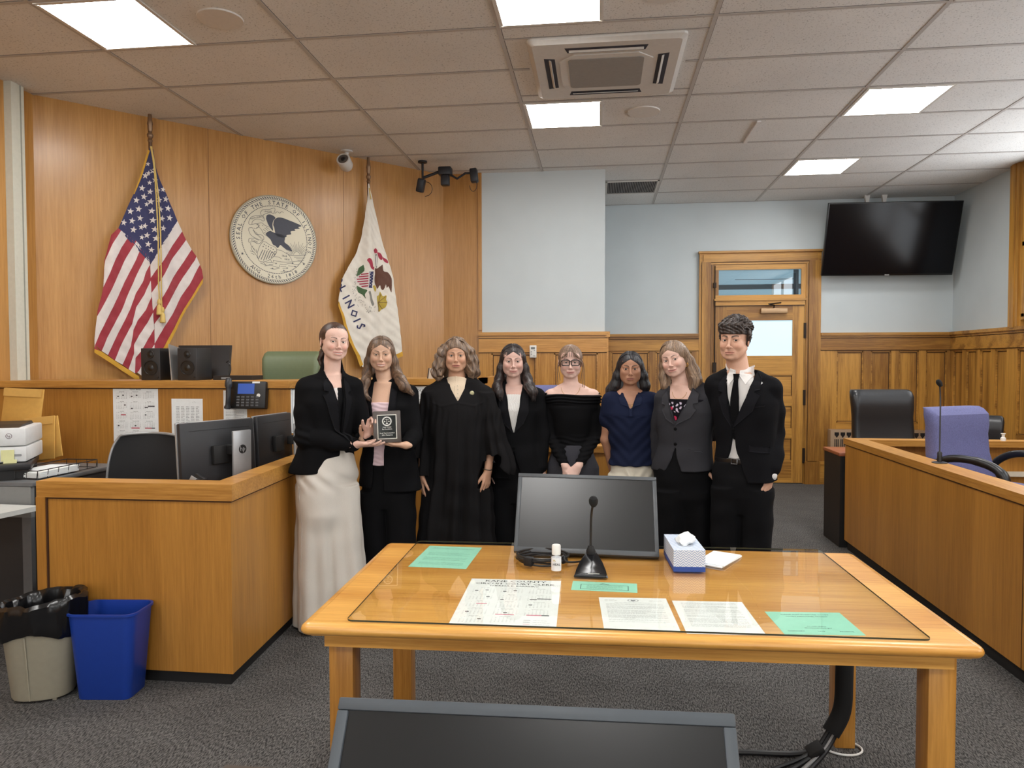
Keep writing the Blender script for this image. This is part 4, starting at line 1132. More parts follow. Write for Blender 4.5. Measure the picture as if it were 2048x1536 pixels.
textlines(mb, M, -.09, -.05, h/2-.02, 3, .006, .001, 1, 1); textlines(mb, M, .05, .09, h/2-.026, 2, .006, .001, 1, 2)
textlines(mb, M, -.06, .05, h/2-.05, 1, .006, .0016, 0, 5)
yy_ = h/2-.062
for k, n in enumerate((2, 5, 6, 5, 2, 1)):
    textlines(mb, M, -.088, .088, yy_, n, .0062, .0013, 0, 10+k); yy_ -= n*.0062+.006
mb.build('print', [INKG, INKG], t, world=False)
t, w, h, M = sheet_of('letter_sheet', 'white typed letter page right of the one headed with a seal', [(.240, 2.042), (.457, 2.050), (.448, 2.332), (.230, 2.318)], TZ+.0002, PAPER, 'paper', 'white typed letters under the glass')
mb = MB(); yy_ = h/2-.02
for k, n in enumerate((3, 4, 5, 1, 3, 6, 4)):
    textlines(mb, M, -.085, .085, yy_, n, .0064, .0013, 0, 20+k); yy_ -= n*.0064+.007
mb.build('print', [INKG], t, world=False)
t, w, h, M = sheet_of('notice_sheet', 'mint green half-page notice at the near right of the table', [(.503, 2.062), (.726, 2.085), (.724, 2.262), (.505, 2.252)], TZ+.0002, MINT, 'paper', 'mint green notices under the glass')
mb = MB()
mb.text('PLEASE SIGN IN BEFORE COURT', .0098, M @ lp(0, h/2-.026, 0)); mb.text('COURT PERSONNEL PRESENT', .0092, M @ lp(0, h/2-.042, 0))
mb.text('for court updates', .0075, M @ lp(0, -.030, 0)); mb.text('Illinoiscourtclerk.gov', .009, M @ lp(0, -.043, 0))
for k, s_ in enumerate(('CHANCERY', 'LAW', 'PROBATE')): mb.text(s_, .009, M @ lp(-.07+k*.07, -.068, 0))
mb.build('print', [INK], t, world=False)

# ================================================================== monitors
bez = plain('monitor_bezel', rgb(74, 78, 82), .4)
scrm = plain('monitor_screen', rgb(18, 19, 20), .3, spec=.6)
def desk_monitor(name, label, c_bot_l, c_bot_r, c_top_l, w, h, base_z, sc=scrm, bz=bez, bw=.016):
    bl, br_, tl = Vector(c_bot_l), Vector(c_bot_r), Vector(c_top_l)
    ex_ = (br_-bl).normalized(); ey_ = (tl-bl); ey_ = (ey_-ex_*ey_.dot(ex_)).normalized(); ez_ = ex_.cross(ey_)
    M = Matrix((ex_, ey_, ez_)).transposed().to_4x4(); M.translation = bl
    cc = M @ Vector((w/2, 0, -.06))
    t = thing(name, label, 'monitor', (cc.x, cc.y, base_z))
    mb = MB()
    for q in ((0, w, 0, bw*1.25), (0, w, h-bw, h), (0, bw, bw, h-bw), (w-bw, w, bw, h-bw)): mb.rbox(*q, -.03, 0, .0025, M=M)
    mb.build('bezel', bz, t)
    MB().box(bw*.9, w-bw*.9, bw, h-bw*.9, -.012, -.004, M=M).build('screen', sc, t)
    MB().rbox(.004, w-.004, .004, h-.004, -.045, -.012, .008, M=M).rbox(w*.25, w*.75, h*.2, h*.8, -.065, -.044, .01, M=M).build('back_cover', BLACK, t)
    nk = M @ Vector((w/2, h*.38, -.06)); bc = Vector((nk.x+ez_.x*-.03, nk.y+.03, base_z))
    MB().tube([nk, Vector((bc.x, bc.y, nk.z-.06)), Vector((bc.x, bc.y, base_z+.012))], .022, 10).build('stand', BLACKM, t)
    MB().rbox(-.10, .10, -.10, .08, 0, .012, .004, M=lp(bc.x, bc.y, base_z) @ RZ(math.atan2(ex_.y, ex_.x))).build('foot', BLACKM, t)
    return t, M
desk_monitor('computer_monitor', 'black flat computer monitor standing on the glass of the counsel table', (-.330, 2.76, .745), (.222, 2.775, .735), (-.312, 2.93, 1.012), .556, .328, TT)
t = thing('side_desk', 'low dark desk below the picture carrying the nearest monitor', 'desk', (-.1, 1.1, 0))
MB().box(-.8, .6, .75, 1.45, .585, .61).build('top', plain('dark_laminate', rgb(60, 50, 42), .4), t)
for x in (-.76, .52):
    for y in (.79, 1.37): MB().box(x, x+.04, y, y+.04, 0, .585).build('leg', BLACKM, t)
desk_monitor('computer_monitor', 'nearest dark monitor with grey bezel cut off by the bottom edge of the picture', (-.374, .818, .719), (.183, .80, .735), (-.374, 1.0, .988), .557, .328, .61, sc=plain('monitor_screen_near', rgb(12, 12, 13), .28), bz=plain('monitor_bezel_near', rgb(70, 76, 82), .45), bw=.017)

# gooseneck microphone on the table
t = thing('table_microphone', 'black gooseneck microphone with wedge base on the counsel table', 'microphone', (-.03, 2.6, TT))
gl = plain('gloss_black', rgb(20, 20, 22), .2)
rings = []
for y, hw, zt_ in ((2.515, .058, .006), (2.52, .060, .014), (2.56, .056, .022), (2.62, .044, .038), (2.665, .030, .050), (2.70, .020, .052)):
    rings.append([(-.030-hw, y, TT), (-.030+hw, y, TT), (-.030+hw*.92, y, TT+zt_*.7), (-.030+hw*.6, y, TT+zt_), (-.030-hw*.6, y, TT+zt_), (-.030-hw*.92, y, TT+zt_*.7)])
MB().loft(rings).build('base', gl, t)
MB().box(-.040, .0, 2.5195, 2.524, .002, .013, M=lp(0, -.001, TT) ).build('name_label', WHITE, t)
MB().text('KREIDER', .0075, lp(-.020, 2.5175, TT+.0045) @ RX(PI/2)).build('label_print', INK, t)
MB().lathe([(0, 0), (.016, 0), (.017, .012), (.012, .022), (.009, .03), (0, .03)], 14, M=lp(-.032, 2.66, TT+.045)).build('socket', BLACKM, t)
MB().tube(smooth_line([(-.032, 2.66, TT+.07), (-.032, 2.66, TT+.12), (-.030, 2.645, TT+.19), (-.024, 2.615, TT+.235)], 5), .0042, 8).build('gooseneck', BLACK, t)
MB().lathe([(0, -.022), (.010, -.02), (.016, -.008), (.017, .004), (.012, .015), (0, .019)], 16, M=lp(-.022, 2.605, TT+.250) @ RX(.5)).build('foam_windscreen', plain('foam', rgb(20, 20, 21), .95, bump=.6, bscale=700), t)

# coiled monitor cable
mb = MB()
pts = []
for k in range(0, 97):
    a = -.5+k*2*PI/24; r_ = .086+.004*math.sin(k*.7)+.002*(k//24)
    pts.append((-.215+r_*math.cos(a)*1.05, 2.70+r_*.85*math.sin(a), TT+.005+.0075*(k//24)+.002*math.sin(k*.5)))
mb.tube(pts, .0042, 6)
mb.tube(smooth_line([pts[-1], (-.12, 2.66, TT+.012), (-.06, 2.70, TT+.006), (-.03, 2.71, TT+.02)], 6), .004, 6)
o = mb.build('coiled_cable', BLACK); tag(o, 'black cable coiled and strapped on the glass left of the table microphone', 'cable')
MB().rbox(-.018, .018, -.013, .013, 0, .034, .006, M=lp(-.258, 2.634, TT) @ RZ(-.5)).build('strap', BLACKM, o)

# hand sanitiser
t = thing('sanitizer_bottle', 'small clear hand sanitizer bottle with white cap in front of the cable coil', 'bottle', (-.152, 2.545, TT))
MB().lathe([(0, 0), (.0165, 0), (.0175, .004), (.0175, .066), (.014, .073), (.011, .076), (0, .076)], 24, M=lp(-.152, 2.545, TT)).build('bottle', glass('bottle_plastic', (.96, .97, .98, 1), 1.35, .05, .06), t)
MB().lathe([(.0178, .014), (.0178, .060)], 24, M=lp(-.152, 2.545, TT)).build('wrap_label', plain('label_white', rgb(225, 228, 232), .5), t)
MB().lathe([(0, .070), (.0155, .070), (.0158, .100), (.014, .104), (0, .105)], 24, M=lp(-.152, 2.545, TT)).build('cap', WHITE, t)
mb = MB()
mb.text('HEAL', .0115, lp(-.150, 2.5265, TT+.034) @ RX(PI/2)); mb.build('label_print', INK, t)
MB().tube([(-.162, 2.526, TT+.05), (-.158, 2.526, TT+.054), (-.154, 2.526, TT+.049)], .0012, 5).build('label_mark', plain('label_gold', rgb(190, 170, 80), .5), t)

# tissue box
chev, nt, b = new_mat('chevron_card')
tc = node(nt, 'ShaderNodeTexCoord'); sx_ = node(nt, 'ShaderNodeSeparateXYZ'); nt.links.new(tc.outputs['Object'], sx_.inputs[0])
def mth(op, a, c=None, d=None):
    n = node(nt, 'ShaderNodeMath', operation=op)
    for i, v in enumerate((a, c, d)):
        if v is None: continue
        if hasattr(v, 'links'): nt.links.new(v, n.inputs[i])
        else: n.inputs[i].default_value = v
    return n.outputs[0]
xs_ = mth('ADD', sx_.outputs[0], sx_.outputs[1])
tri = mth('PINGPONG', xs_, .010)
v_ = mth('ADD', mth('ADD', sx_.outputs[2], mth('MULTIPLY', sx_.outputs[1], .0)), tri)
st = mth('GREATER_THAN', mth('PINGPONG', v_, .0045), .0022)
mxn = node(nt, 'ShaderNodeMix', data_type='RGBA'); nt.links.new(st, mxn.inputs[0])
mxn.inputs[6].default_value = rgb(150, 172, 205); mxn.inputs[7].default_value = rgb(222, 228, 236)
nt.links.new(mxn.outputs[2], b.inputs['Base Color']); b.inputs['Roughness'].default_value = .5
t = thing('tissue_box', 'rectangular tissue box with blue chevron pattern on the counsel table', 'tissue box', (.312, 2.74, TT), .06)
MB().box(-.056, .056, -.118, .118, .016, .078).build('box', chev, t, world=False)
MB().box(-.0563, .0563, -.1183, .1183, 0, .018).build('base_band', plain('tissue_blue', rgb(38, 74, 152), .5), t, world=False)
MB().prism(rrect(-.028, .028, -.07, .07, .026), .0782, .0788, 'z').build('opening', plain('tissue_slot', rgb(170, 178, 190), .8), t, world=False)
rnd = random.Random(4); rings = []
for k, (r_, z_) in enumerate(((.026, .078), (.034, .088), (.028, .100), (.012, .108), (.002, .112))):
    rings.append([((r_+.006*math.sin(a*3+k)+.004*math.sin(a*5+2*k))*math.cos(a)*.9+.004*k, (r_+.008*math.sin(a*2+k))*math.sin(a)*1.9-.01+.004*k, z_+.004*math.sin(a*4+k)) for a in [2*PI*i/24 for i in range(24)]])
MB().loft(rings).build('tissue', PAPER, t, world=False)
o = thing('folded_napkin', 'stack of folded white paper napkins beside the tissue box', 'napkins', (.445, 2.79, TT), -.55)
MB().rbox(-.055, .055, -.10, .10, 0, .006, .002).build('napkin', PAPER, o, world=False)
MB().rbox(-.05, .058, -.095, .09, .006, .010, .0015, M=RZ(.05)).build('upper_napkin', PAPER, o, world=False)

# cable sleeve down the rear right leg
t = thing('cable_bundle', 'thick black sleeved cable bundle running down a table leg onto the carpet', 'cable', (.9, 2.82, 0))
p0 = MT_ @ Vector((1.765, TD_-.155, 0))
sl = [(p0.x, p0.y, .62), (p0.x+.006, p0.y, .45), (p0.x+.006, p0.y, .30), (p0.x-.004, p0.y-.01, .17), (p0.x-.05, p0.y-.03, .09)]
MB().tube(smooth_line(sl, 5), .032, 10).build('sleeve', plain('sleeve_black', rgb(12, 12, 13), .9), t)
for k, dx in enumerate((-.012, 0, .012, .02)):
    MB().tube(smooth_line([(p0.x-.045+dx, p0.y-.03, .10), (p0.x-.10+dx, p0.y-.06-.005*k, .04), (p0.x-.18+dx, p0.y-.10-.02*k, .014), (p0.x-.26+dx*2, p0.y-.16-.03*k, .010), (p0.x-.34+dx*2, p0.y-.24-.04*k, .010), (p0.x-.42+dx*2, p0.y-.36-.04*k, .010)], 6), .008, 7).build('cable', BLACK if k != 2 else plain('cable_grey', rgb(150, 150, 150), .4), t)
MB().tube(smooth_line([(p0.x-.10, p0.y-.05, .03), (p0.x-.2, p0.y-.05, .012), (p0.x-.4, p0.y-.06, .012), (p0.x-.7, p0.y-.10, .012), (p0.x-1.1, p0.y-.2, .012)], 6), .010, 7).build('cable', BLACK, t)
MB().tube([(p0.x+.012+.07*math.cos(a), p0.y+.03+.055*math.sin(a), .007) for a in [2*PI*k/24 for k in range(24)]], .004, 6, closed=True).build('white_cable_loop', WHITE, t)
MB().rbox(-.03, .03, -.035, .035, 0, .02, .006, M=lp(p0.x-.11, p0.y-.065, .035) @ RY(-.6)).build('strap', BLACKM, t)

# ================================================================== waste bins
t = thing('waste_bin', 'beige oval waste bin lined with a black plastic bag beside the desk', 'bin', (-2.455, 2.91, 0), .35)
beige = plain('bin_beige', rgb(158, 152, 134), .5)
def oval(r0, r1, z, n=40, pw=2.4):
    return [(r0*math.copysign(abs(math.cos(a))**(2/pw), math.cos(a)), r1*math.copysign(abs(math.sin(a))**(2/pw), math.sin(a)), z) for a in [2*PI*i/n for i in range(n)]]
MB().loft([oval(.118, .095, .012), oval(.122, .099, .02), oval(.160, .125, .385), oval(.163, .128, .392), oval(.155, .120, .392), oval(.12, .095, .05)]).build('body', beige, t, world=False)
mb = MB()
for a in (-.9, .2, 2.2, 3.6): mb.box(.105*math.cos(a)-.008, .105*math.cos(a)+.008, .085*math.sin(a)-.008, .085*math.sin(a)+.008, 0, .018)
mb.build('feet', beige, t, world=False)
MB().tube([(.117*math.cos(-1.75), .1*math.sin(-1.75), .014), (.155*math.cos(-1.75)*1.03, .123*math.sin(-1.75)*1.03, .30)], .003, 6).build('seam', beige, t, world=False)
bag = plain('bin_bag', rgb(16, 16, 18), .22, spec=.6)
rnd = random.Random(3); ph = [rnd.uniform(0, 6) for _ in range(12)]
def wob(a, k, s_): return s_*(math.sin(a*5+ph[0]+k)+.7*math.sin(a*9+ph[1]-k*.7)+.6*math.sin(a*14+ph[2]+k*1.7)+.4*math.sin(a*23+ph[3]+k*2))
def brg(f, z, k, s_, zs=0):
    out = []
    for i in range(72):
        a = 2*PI*i/72; w_ = wob(a, k, s_)
        out.append(((.163*f+w_)*math.cos(a), (.128*f+w_)*math.sin(a), z+zs*math.sin(a*3+k)+.5*wob(a, k+2, s_)+.018*math.cos(a)*(z > .35)))
    return out
MB().loft([brg(1.04, .29, 0, .004, .018), brg(1.10, .31, .4, .005, .014), brg(1.09, .35, .8, .005), brg(1.12, .39, 1.2, .005), brg(1.12, .425, 1.6, .006), brg(1.02, .44, 2, .006),
           brg(.93, .43, 2.3, .006), brg(.88, .39, 2.9, .006), brg(.80, .30, 3.4, .008), brg(.6, .22, 4, .01), brg(.2, .20, 4.4, .008)], cap=True).build('bin_bag', bag, t, world=False)
MB().tube([(.15, .03, .0), (.165, .02, .38)], .004, 6).build('wire', STEEL, t, world=False)
t = thing('recycling_bin', 'blue plastic recycling bin standing on the carpet against the clerk desk', 'bin', (-2.168, 2.965, 0), .10)
blue = plain('bin_blue', rgb(24, 58, 148), .38)
MB().loft([[(x, y, z) for x, y in rrect(-a, a, -c, c, r_, 6)] for a, c, z, r_ in ((.115, .078, 0, .03), (.118, .080, .004, .035), (.150, .098, .372, .045), (.158, .104, .374, .05), (.158, .104, .384, .05), (.149, .096, .384, .045), (.114, .076, .01, .03))]).build('body', blue, t, world=False)
# ================================================================== clerk's corner
metalg = plain('cabinet_grey', rgb(104, 106, 108), .45, metal=.2)
metald = plain('cabinet_dark', rgb(46, 46, 48), .5)
t = thing('file_cabinet', 'dark grey metal cabinet at far left carrying the printer', 'cabinet', (-3.2, 3.6, 0))
MB().box(-3.75, -2.90, 3.40, 4.05, 0, .84).build('body', metald, t)
MB().rbox(-3.76, -2.885, 3.37, 4.07, .84, .862, .004).build('top', metalg, t)
MB().box(-3.75, -2.90, 3.375, 3.402, .68, .838).build('drawer', plain('cabinet_mid', rgb(128, 130, 130), .45), t)
MB().box(-2.901, -2.890, 3.42, 4.03, .70, .83).box(-2.9005, -2.888, 3.42, 4.03, .45, .69).build('side_drawer', metald, t)
MB().box(-2.95, -2.90, 3.372, 3.404, 0, .68).build('post', metalg, t)
MB().rbox(-2.892, -2.882, 3.96, 3.99, .775, .80, .003).build('lock', STEEL, t)
t = thing('paper_tray', 'white fold-out paper tray sticking out below the cabinet top', 'tray', (-3.05, 3.25, .70))
MB().prism([(-3.5, 3.06), (-2.86, 3.12), (-2.82, 3.34), (-3.5, 3.37)], .728, .752, 'z').build('tray', plain('tray_white', rgb(206, 208, 204), .45), t)
MB().box(-3.02, -2.98, 3.10, 3.36, .715, .73).build('rib', plain('tray_grey', rgb(160, 162, 160), .5), t)
PR0 = .862
def spin(o, px_, py_, a):
    """turn a finished thing about the upright line through (px,py)"""
    l = o.location; dx, dy = l.x-px_, l.y-py_
    o.location = (px_+dx*math.cos(a)-dy*math.sin(a), py_+dx*math.sin(a)+dy*math.cos(a), l.z); o.rotation_euler.z += a
t = thing('printer_stand', 'low black riser holding the white printer', 'stand', (-3.3, 3.62, PR0))
MB().box(-3.75, -2.985, 3.46, 3.90, PR0, .915).build('body', BLACKM, t)
MB().rbox(-3.76, -2.975, 3.45, 3.91, .915, .945, .004).build('top', BLACK, t)
spin(t, -3.0, 3.46, .62)
t = thing('printer', 'white laser printer on the black riser at far left', 'printer', (-3.3, 3.7, .945))
pw = plain('printer_white', rgb(218, 220, 220), .4)
MB().rbox(-3.45, -3.035, 3.50, 3.88, .948, 1.03, .008).build('paper_drawer', pw, t)
MB().rbox(-3.45, -3.035, 3.50, 3.88, 1.034, 1.13, .01).build('body', pw, t)
MB().prism([(3.52, 1.13), (3.84, 1.13), (3.80, 1.148), (3.62, 1.142)], -3.42, -3.07, 'x').build('output_tray', BLACK, t)
n = 24
mb = MB(); Mh = lp(-3.112, 3.4988, 1.088) @ RX(PI/2)
mb.add([(r_*math.cos(2*PI*k/n), r_*math.sin(2*PI*k/n), 0) for r_ in (.012, .0145) for k in range(n)], [(k, (k+1) % n, n+(k+1) % n, n+k) for k in range(n)], M=Mh)
mb.text('hp', .017, Mh @ lp(.0, -.005, 0)); mb.build('logo', plain('logo_grey', rgb(90, 70, 76), .5), t)
MB().prism(rrect(-.022, .022, -.006, .006, .005), -.001, .001, 'z', M=lp(-3.078, 3.499, .985) @ RX(PI/2)).build('drawer_pull', plain('pull_grey', rgb(150, 152, 154), .5), t)
spin(t, -3.06, 3.50, .5)
t = thing('sticky_note', 'pale yellow sticky note stuck across the printer drawer', 'note', (-3.18, 3.49, .96))
mb = MB().box(-.03, .03, -.001, 0, -.03, .03, M=lp(-3.118, 3.493, .985) @ RX(-.05)).box(-.03, .03, -.0015, 0, -.04, .01, M=lp(-3.106, 3.489, .955) @ RX(-.1) @ RY(.06)); mb.build('note', plain('note_yellow', rgb(222, 222, 166), .8), t); spin(t, -3.06, 3.50, .5)
# manila envelopes behind the printer
man = plain('manila', rgb(204, 158, 78), .7)
for k, (x, y, ry, rx, h_, lab) in enumerate(((-3.50, 3.98, .04, .14, .36, 'large tan envelope standing upright behind the printer, open at its top'),
                                            (-3.34, 3.96, -.10, .16, .26, 'tan envelope leaning right behind the printer, inner of the lower pair'),
                                            (-3.30, 3.98, -.26, .18, .25, 'tan envelope leaning farthest right behind the printer'))):
    t = thing('manila_envelope', lab, 'envelope', (x, y, PR0+.06), 0, 'tan envelopes behind the printer')
    w_ = .26 if k == 0 else .20
    M = lp(x, y, PR0+(.10 if k == 0 else .03)) @ RY(ry) @ RX(rx*-1)
    MB().rbox(-w_/2, w_/2, -.004, .004, 0, h_, .002, M=M).build('sleeve', man, t)
    MB().box(-w_/2+.004, w_/2-.004, -.0055, -.004, h_-.05, h_-.002, M=M @ RX(.03)).build('flap', plain('manila_flap', rgb(214, 170, 92), .7), t)
# wire tray with paper
t = thing('wire_tray', 'black wire letter tray on the grey cabinet in front of the riser', 'tray', (-2.99, 3.68, PR0))
mb = MB(); x0, x1, y0, y1 = -3.10, -2.905, 3.43, 3.88
for z_ in (.006, .05):
    if z_ > .01: mb.tube([(x0, y0, PR0+z_), (x1, y0, PR0+z_), (x1, y1, PR0+z_), (x0, y1, PR0+z_)], .0026, 6, closed=True)
    else: mb.tube([(x0+.01, y0, PR0+z_), (x1-.01, y0, PR0+z_), (x1-.01, y1, PR0+z_), (x0+.01, y1, PR0+z_)], .0022, 6, closed=True)
for k in range(7):
    yy_ = y0+(y1-y0)*k/6; mb.tube([(x1-.008, yy_, PR0+.006), (x1, yy_, PR0+.05)], .0018, 5)
for k in range(4):
    xx = x0+(x1-x0)*k/3; mb.tube([(xx, y0, PR0+.006), (xx, y0, PR0+.05)], .0018, 5); mb.tube([(xx, y1, PR0+.006), (xx, y1, PR0+.05)], .0018, 5)
mb.build('wire_frame', BLACK, t)
t = thing('paper_stack', 'thick stack of white printer paper lying in the black wire tray', 'paper', (-3.0, 3.65, PR0+.004))
rnd = random.Random(9); mb = MB()
for k in range(7):
    mb.box(-.088, .088, -.14, .14, .0045*k+.008, .0045*k+.012, M=lp(-3.0+rnd.uniform(-.004, .004), 3.60+rnd.uniform(-.006, .006), PR0) @ RZ(rnd.uniform(-.03, .03)))
mb.build('sheets', PAPER, t)
# tape dispenser
t = thing('tape_dispenser', 'black desk tape dispenser with white roll at the far left edge', 'tape dispenser', (-3.19, 3.42, PR0))
MB().prism([(-.075, 0), (.065, 0), (.068, .012), (.055, .06), (.042, .066), (.02, .035), (-.03, .03), (-.075, .05)], -.028, .028, 'y', M=lp(-3.175, 3.40, PR0)).build('body', BLACK, t)
MB().lathe([(.014, -.01), (.03, -.01), (.03, .01), (.014, .01)], 24, M=lp(-3.20, 3.40, PR0+.055) @ RX(PI/2)).build('tape_roll', plain('tape_white', rgb(206, 206, 198), .4), t)
MB().box(-.012, .012, -.02, .02, 0, .012, M=lp(-3.125, 3.40, PR0+.064)).build('cutter', WHITE, t)

# clerk monitors, seen from behind
silver = plain('monitor_silver', rgb(168, 170, 172), .35, metal=.5)
shell = plain('monitor_shell', rgb(42, 43, 46), .5)
def back_monitor(label, a, c, z0, h, tilt, lstand):
    """a, c: left and right ends in plan as the camera sees them"""
    a = Vector((a[0], a[1], z0)); c = Vector((c[0], c[1], z0)); ex_ = (c-a); w = ex_.length; ex_.normalize()
    n_ = Vector((ex_.y, -ex_.x, 0))          # towards the camera
    t = thing('computer_monitor', label, 'monitor', ((a.x+c.x)/2, (a.y+c.y)/2, .735), 0, 'clerk monitors seen from behind')
    M = Matrix((ex_, -n_, Vector((0, 0, 1)))).transposed().to_4x4(); M.translation = a
    M = M @ RX(tilt)
    MB().rbox(0, w, -.028, .0, 0, h, .008, M=M).build('back_shell', shell, t)
    MB().rbox(-.003, w+.003, .0, .012, -.003, h+.003, .004, M=M).build('silver_edge', silver, t)
    MB().box(.008, w-.008, .0121, .0125, .01, h-.01, M=M).build('screen', scrm, t)
    MB().box(.05, w*.93, -.0286, -.028, h*.86, h*.866, M=M).build('vent_line', BLACKM, t)
    MB().rbox(w*.38, w*.62, -.055, -.028, h*.3, h*.6, .006, M=M).build('mount', BLACKM, t)
    sw = .115; sc_ = w*lstand
    S = Matrix((ex_, -n_, Vector((0, 0, 1)))).transposed().to_4x4(); S.translation = Vector((a.x, a.y, .737))
    MB().rbox(sc_-sw/2, sc_+sw/2, -.10, -.085, 0, .375, .004, M=S).build('stand', silver, t)
    MB().rbox(sc_-.06, sc_+.06, -.088, -.045, .25, .30, .004, M=S).build('stand_arm', BLACKM, t)
    MB().rbox(sc_-.12, sc_+.12, -.10, .08, 0, .012, .004, M=S).build('foot', silver, t)
    L_ = S @ lp(sc_, -.1005, .275) @ RX(PI/2)
    n = 28; mb = MB().add([(.024*math.cos(2*PI*k/n), .024*math.sin(2*PI*k/n), 0) for k in range(n)], [list(range(n))], 0, M=L_)
    mb.build('logo_disc', BLACKM, t)
    mb = MB().text('hp', .036, L_ @ lp(0, -.009, .0006) @ Matrix.Shear('XY', 4, (.25, 0)) if False else L_ @ lp(0, -.009, .0006)); mb.build('logo', silver, t)
    return t, S, sc_
t, S, sc_ = back_monitor('dark monitor with silver stand, the left of two facing the clerk chair', (-2.12, 3.43), (-1.93, 3.84), .84, .325, -.06, .68)
back_monitor('dark monitor farther right, its silver stand behind the desk rail', (-1.925, 3.86), (-1.885, 4.22), .86, .31, -.04, .88)
t = thing('docking_station', 'black docking box and tangled cables leaning at the monitor stand', 'electronics', (-2.02, 3.48, .735))
MB().rbox(-.03, .03, -.012, .012, 0, .13, .004, M=lp(-2.02, 3.36, .80) @ RY(.5)).build('box', BLACK, t)
MB().rbox(-.028, .028, -.004, .004, 0, .12, .003, M=lp(-2.035, 3.345, .80) @ RY(.5)).build('silver_plate', silver, t)
for k in range(4): MB().tube(smooth_line([(-2.0+.01*k, 3.35, .84+.01*k), (-1.97, 3.34+.004*k, .90-.012*k), (-1.93-.01*k, 3.35, .86), (-1.92, 3.36, .80)], 6), .003, 6).build('cable', BLACK, t)

# clerk chair: mesh back with a silver rim
t = thing('office_chair', 'black mesh office chair with silver rim at the clerk desk', 'chair', (-2.58, 3.98, 0), 0)
mesh_m = plain('chair_mesh', rgb(30, 31, 34), .7, bump=.5, bscale=900)
Mc = lp(-2.57, 3.86, 0) @ RZ(.10)
def sect(z, hw, yc, th=.012, bow=.04):
    n = 12; out = [(hw*(-1+2*i/n), yc+bow*((-1+2*i/n)**2)*-1, z) for i in range(n+1)]
    return out
lev = [(.50, .20, .05), (.60, .225, .035), (.74, .235, .02), (.88, .225, .02), (.98, .205, .03), (1.04, .175, .04), (1.062, .14, .045)]
rings = []
for z_, hw, yc in lev:
    f = sect(z_, hw, yc); bk_ = [(x, y+.014, z) for x, y, z in reversed(f)]
    rings.append(f+bk_)
MB().loft(rings, M=Mc).build('backrest', mesh_m, t)
rim = [(-hw, yc-.04, z_) for z_, hw, yc in lev]+[(0, .045, 1.068)]+[(hw, yc-.04, z_) for z_, hw, yc in reversed(lev)]
MB().tube(smooth_line(rim, 4), .0075, 8, M=Mc).build('rim', silver, t)
MB().rbox(-.12, .12, -.03, -.005, .60, .84, .01, M=Mc @ lp(0, .10, 0)).build('lumbar_pad', BLACKM, t)
MB().rbox(-.24, .24, -.48, 0, .44, .50, .03, M=Mc).build('seat', mesh_m, t)
MB().tube([(0, -.2, .08), (0, -.2, .44)], .028, 12, M=Mc).build('gas_column', BLACKM, t)
for k in range(5):
    a = 2*PI*k/5; MB().tube([(0, -.2, .09), (.27*math.cos(a), -.2+.27*math.sin(a), .06)], [.025, .014], 8, M=Mc).build('leg', BLACKM, t)
    MB().lathe([(0, -.02), (.026, -.02), (.028, 0), (.026, .02), (0, .02)], 12, M=Mc @ lp(.27*math.cos(a), -.2+.27*math.sin(a), .028) @ RY(PI/2)).build('caster', BLACKM, t)

# desk telephone standing against the bench
t = thing('desk_telephone', 'black office telephone with blue lit display hung on the bench front', 'telephone', (-2.2, 4.39, 1.27))
Mp = lp(-2.235, 4.385, 1.268) @ RX(-.14)
MB().rbox(-.12, .13, -.02, .03, -.09, .085, .008, M=Mp).build('body', BLACK, t)
MB().tube(smooth_line([(-.105, -.05, .095), (-.098, -.062, .05), (-.095, -.06, -.03), (-.105, -.045, -.09)], 5), [.02]*3+[.023]*3+[.016]*8+[.022]*2, 10, M=Mp).build('handset', plain('handset_black', rgb(44, 46, 50), .4), t)
MB().box(-.055, .055, -.0215, -.019, .005, .07, M=Mp).build('display', emis('phone_display', rgb(40, 66, 130), .8), t)
mb = MB()
for k in range(4):
    for j in range(5): mb.rbox(-.06+j*.032, -.04+j*.032, -.024, -.019, -.075+k*.018, -.064+k*.018, .001, M=Mp)
mb.build('keypad', plain('key_grey', rgb(84, 86, 90), .5), t)
MB().box(.04, .09, -.022, -.019, .072, .083, M=Mp).build('label', PAPER, t)
MB().lathe([(0, 0), (.012, 0), (.012, .003), (0, .003)], 16, M=Mp @ lp(.085, -.019, -.005) @ RX(PI/2)).build('message_button', WHITE, t)

# notices on the bench front
def wall_paper(name, label, cat, M, w, h, mat_=PAPER, group=None):
    """M: centre of the paper, x right, y up, z out of the face"""
    p = M.translation
    t = thing(name, label, cat, p, 0, group)
    MB().box(-w/2, w/2, -h/2, h/2, 0, .0006, M=M).build('sheet', mat_, t)
    return t, M @ lp(0, 0, .0009)
F = lambda x, y, z, a=0: lp(x, y, z) @ RZ(a) @ RX(PI/2)
t, M = wall_paper('wall_calendar', 'white year calendar taped to the judge bench above the clerk chair', 'calendar', F(-3.026, 4.4175, 1.132), .318, .355)
mb = MB(); mb.text('Theresa E. Barreiro', .010, M @ lp(0, .163, 0)); calendar_print(mb, M, .318, .355, .022, 5, .006); marks(mb, M @ lp(0, 0, -.0001), .318, .355, .022, 5)
mb.build('print', [INK, INKR], t)
t, M = wall_paper('notice_sheet', 'white typed table of figures taped low on the judge bench', 'paper', F(-2.666, 4.4175, 1.10), .216, .279)
mb = MB()
for k in range(5): textlines(mb, M, -.075+k*.034, -.052+k*.034, .085, 18, .010, .003, 0, k)
mb.text('. - .', .02, M @ lp(.05, .115, 0)); mb.build('print', [INKG], t)
t, M = wall_paper('notice_sheet', 'narrow white contact list partly hidden behind the telephone', 'paper', F(-2.335, 4.4175, 1.19), .16, .21)
mb = MB(); textlines(mb, M, -.065, .06, .09, 18, .010, .002, 0, 8); mb.build('print', [INKG], t)
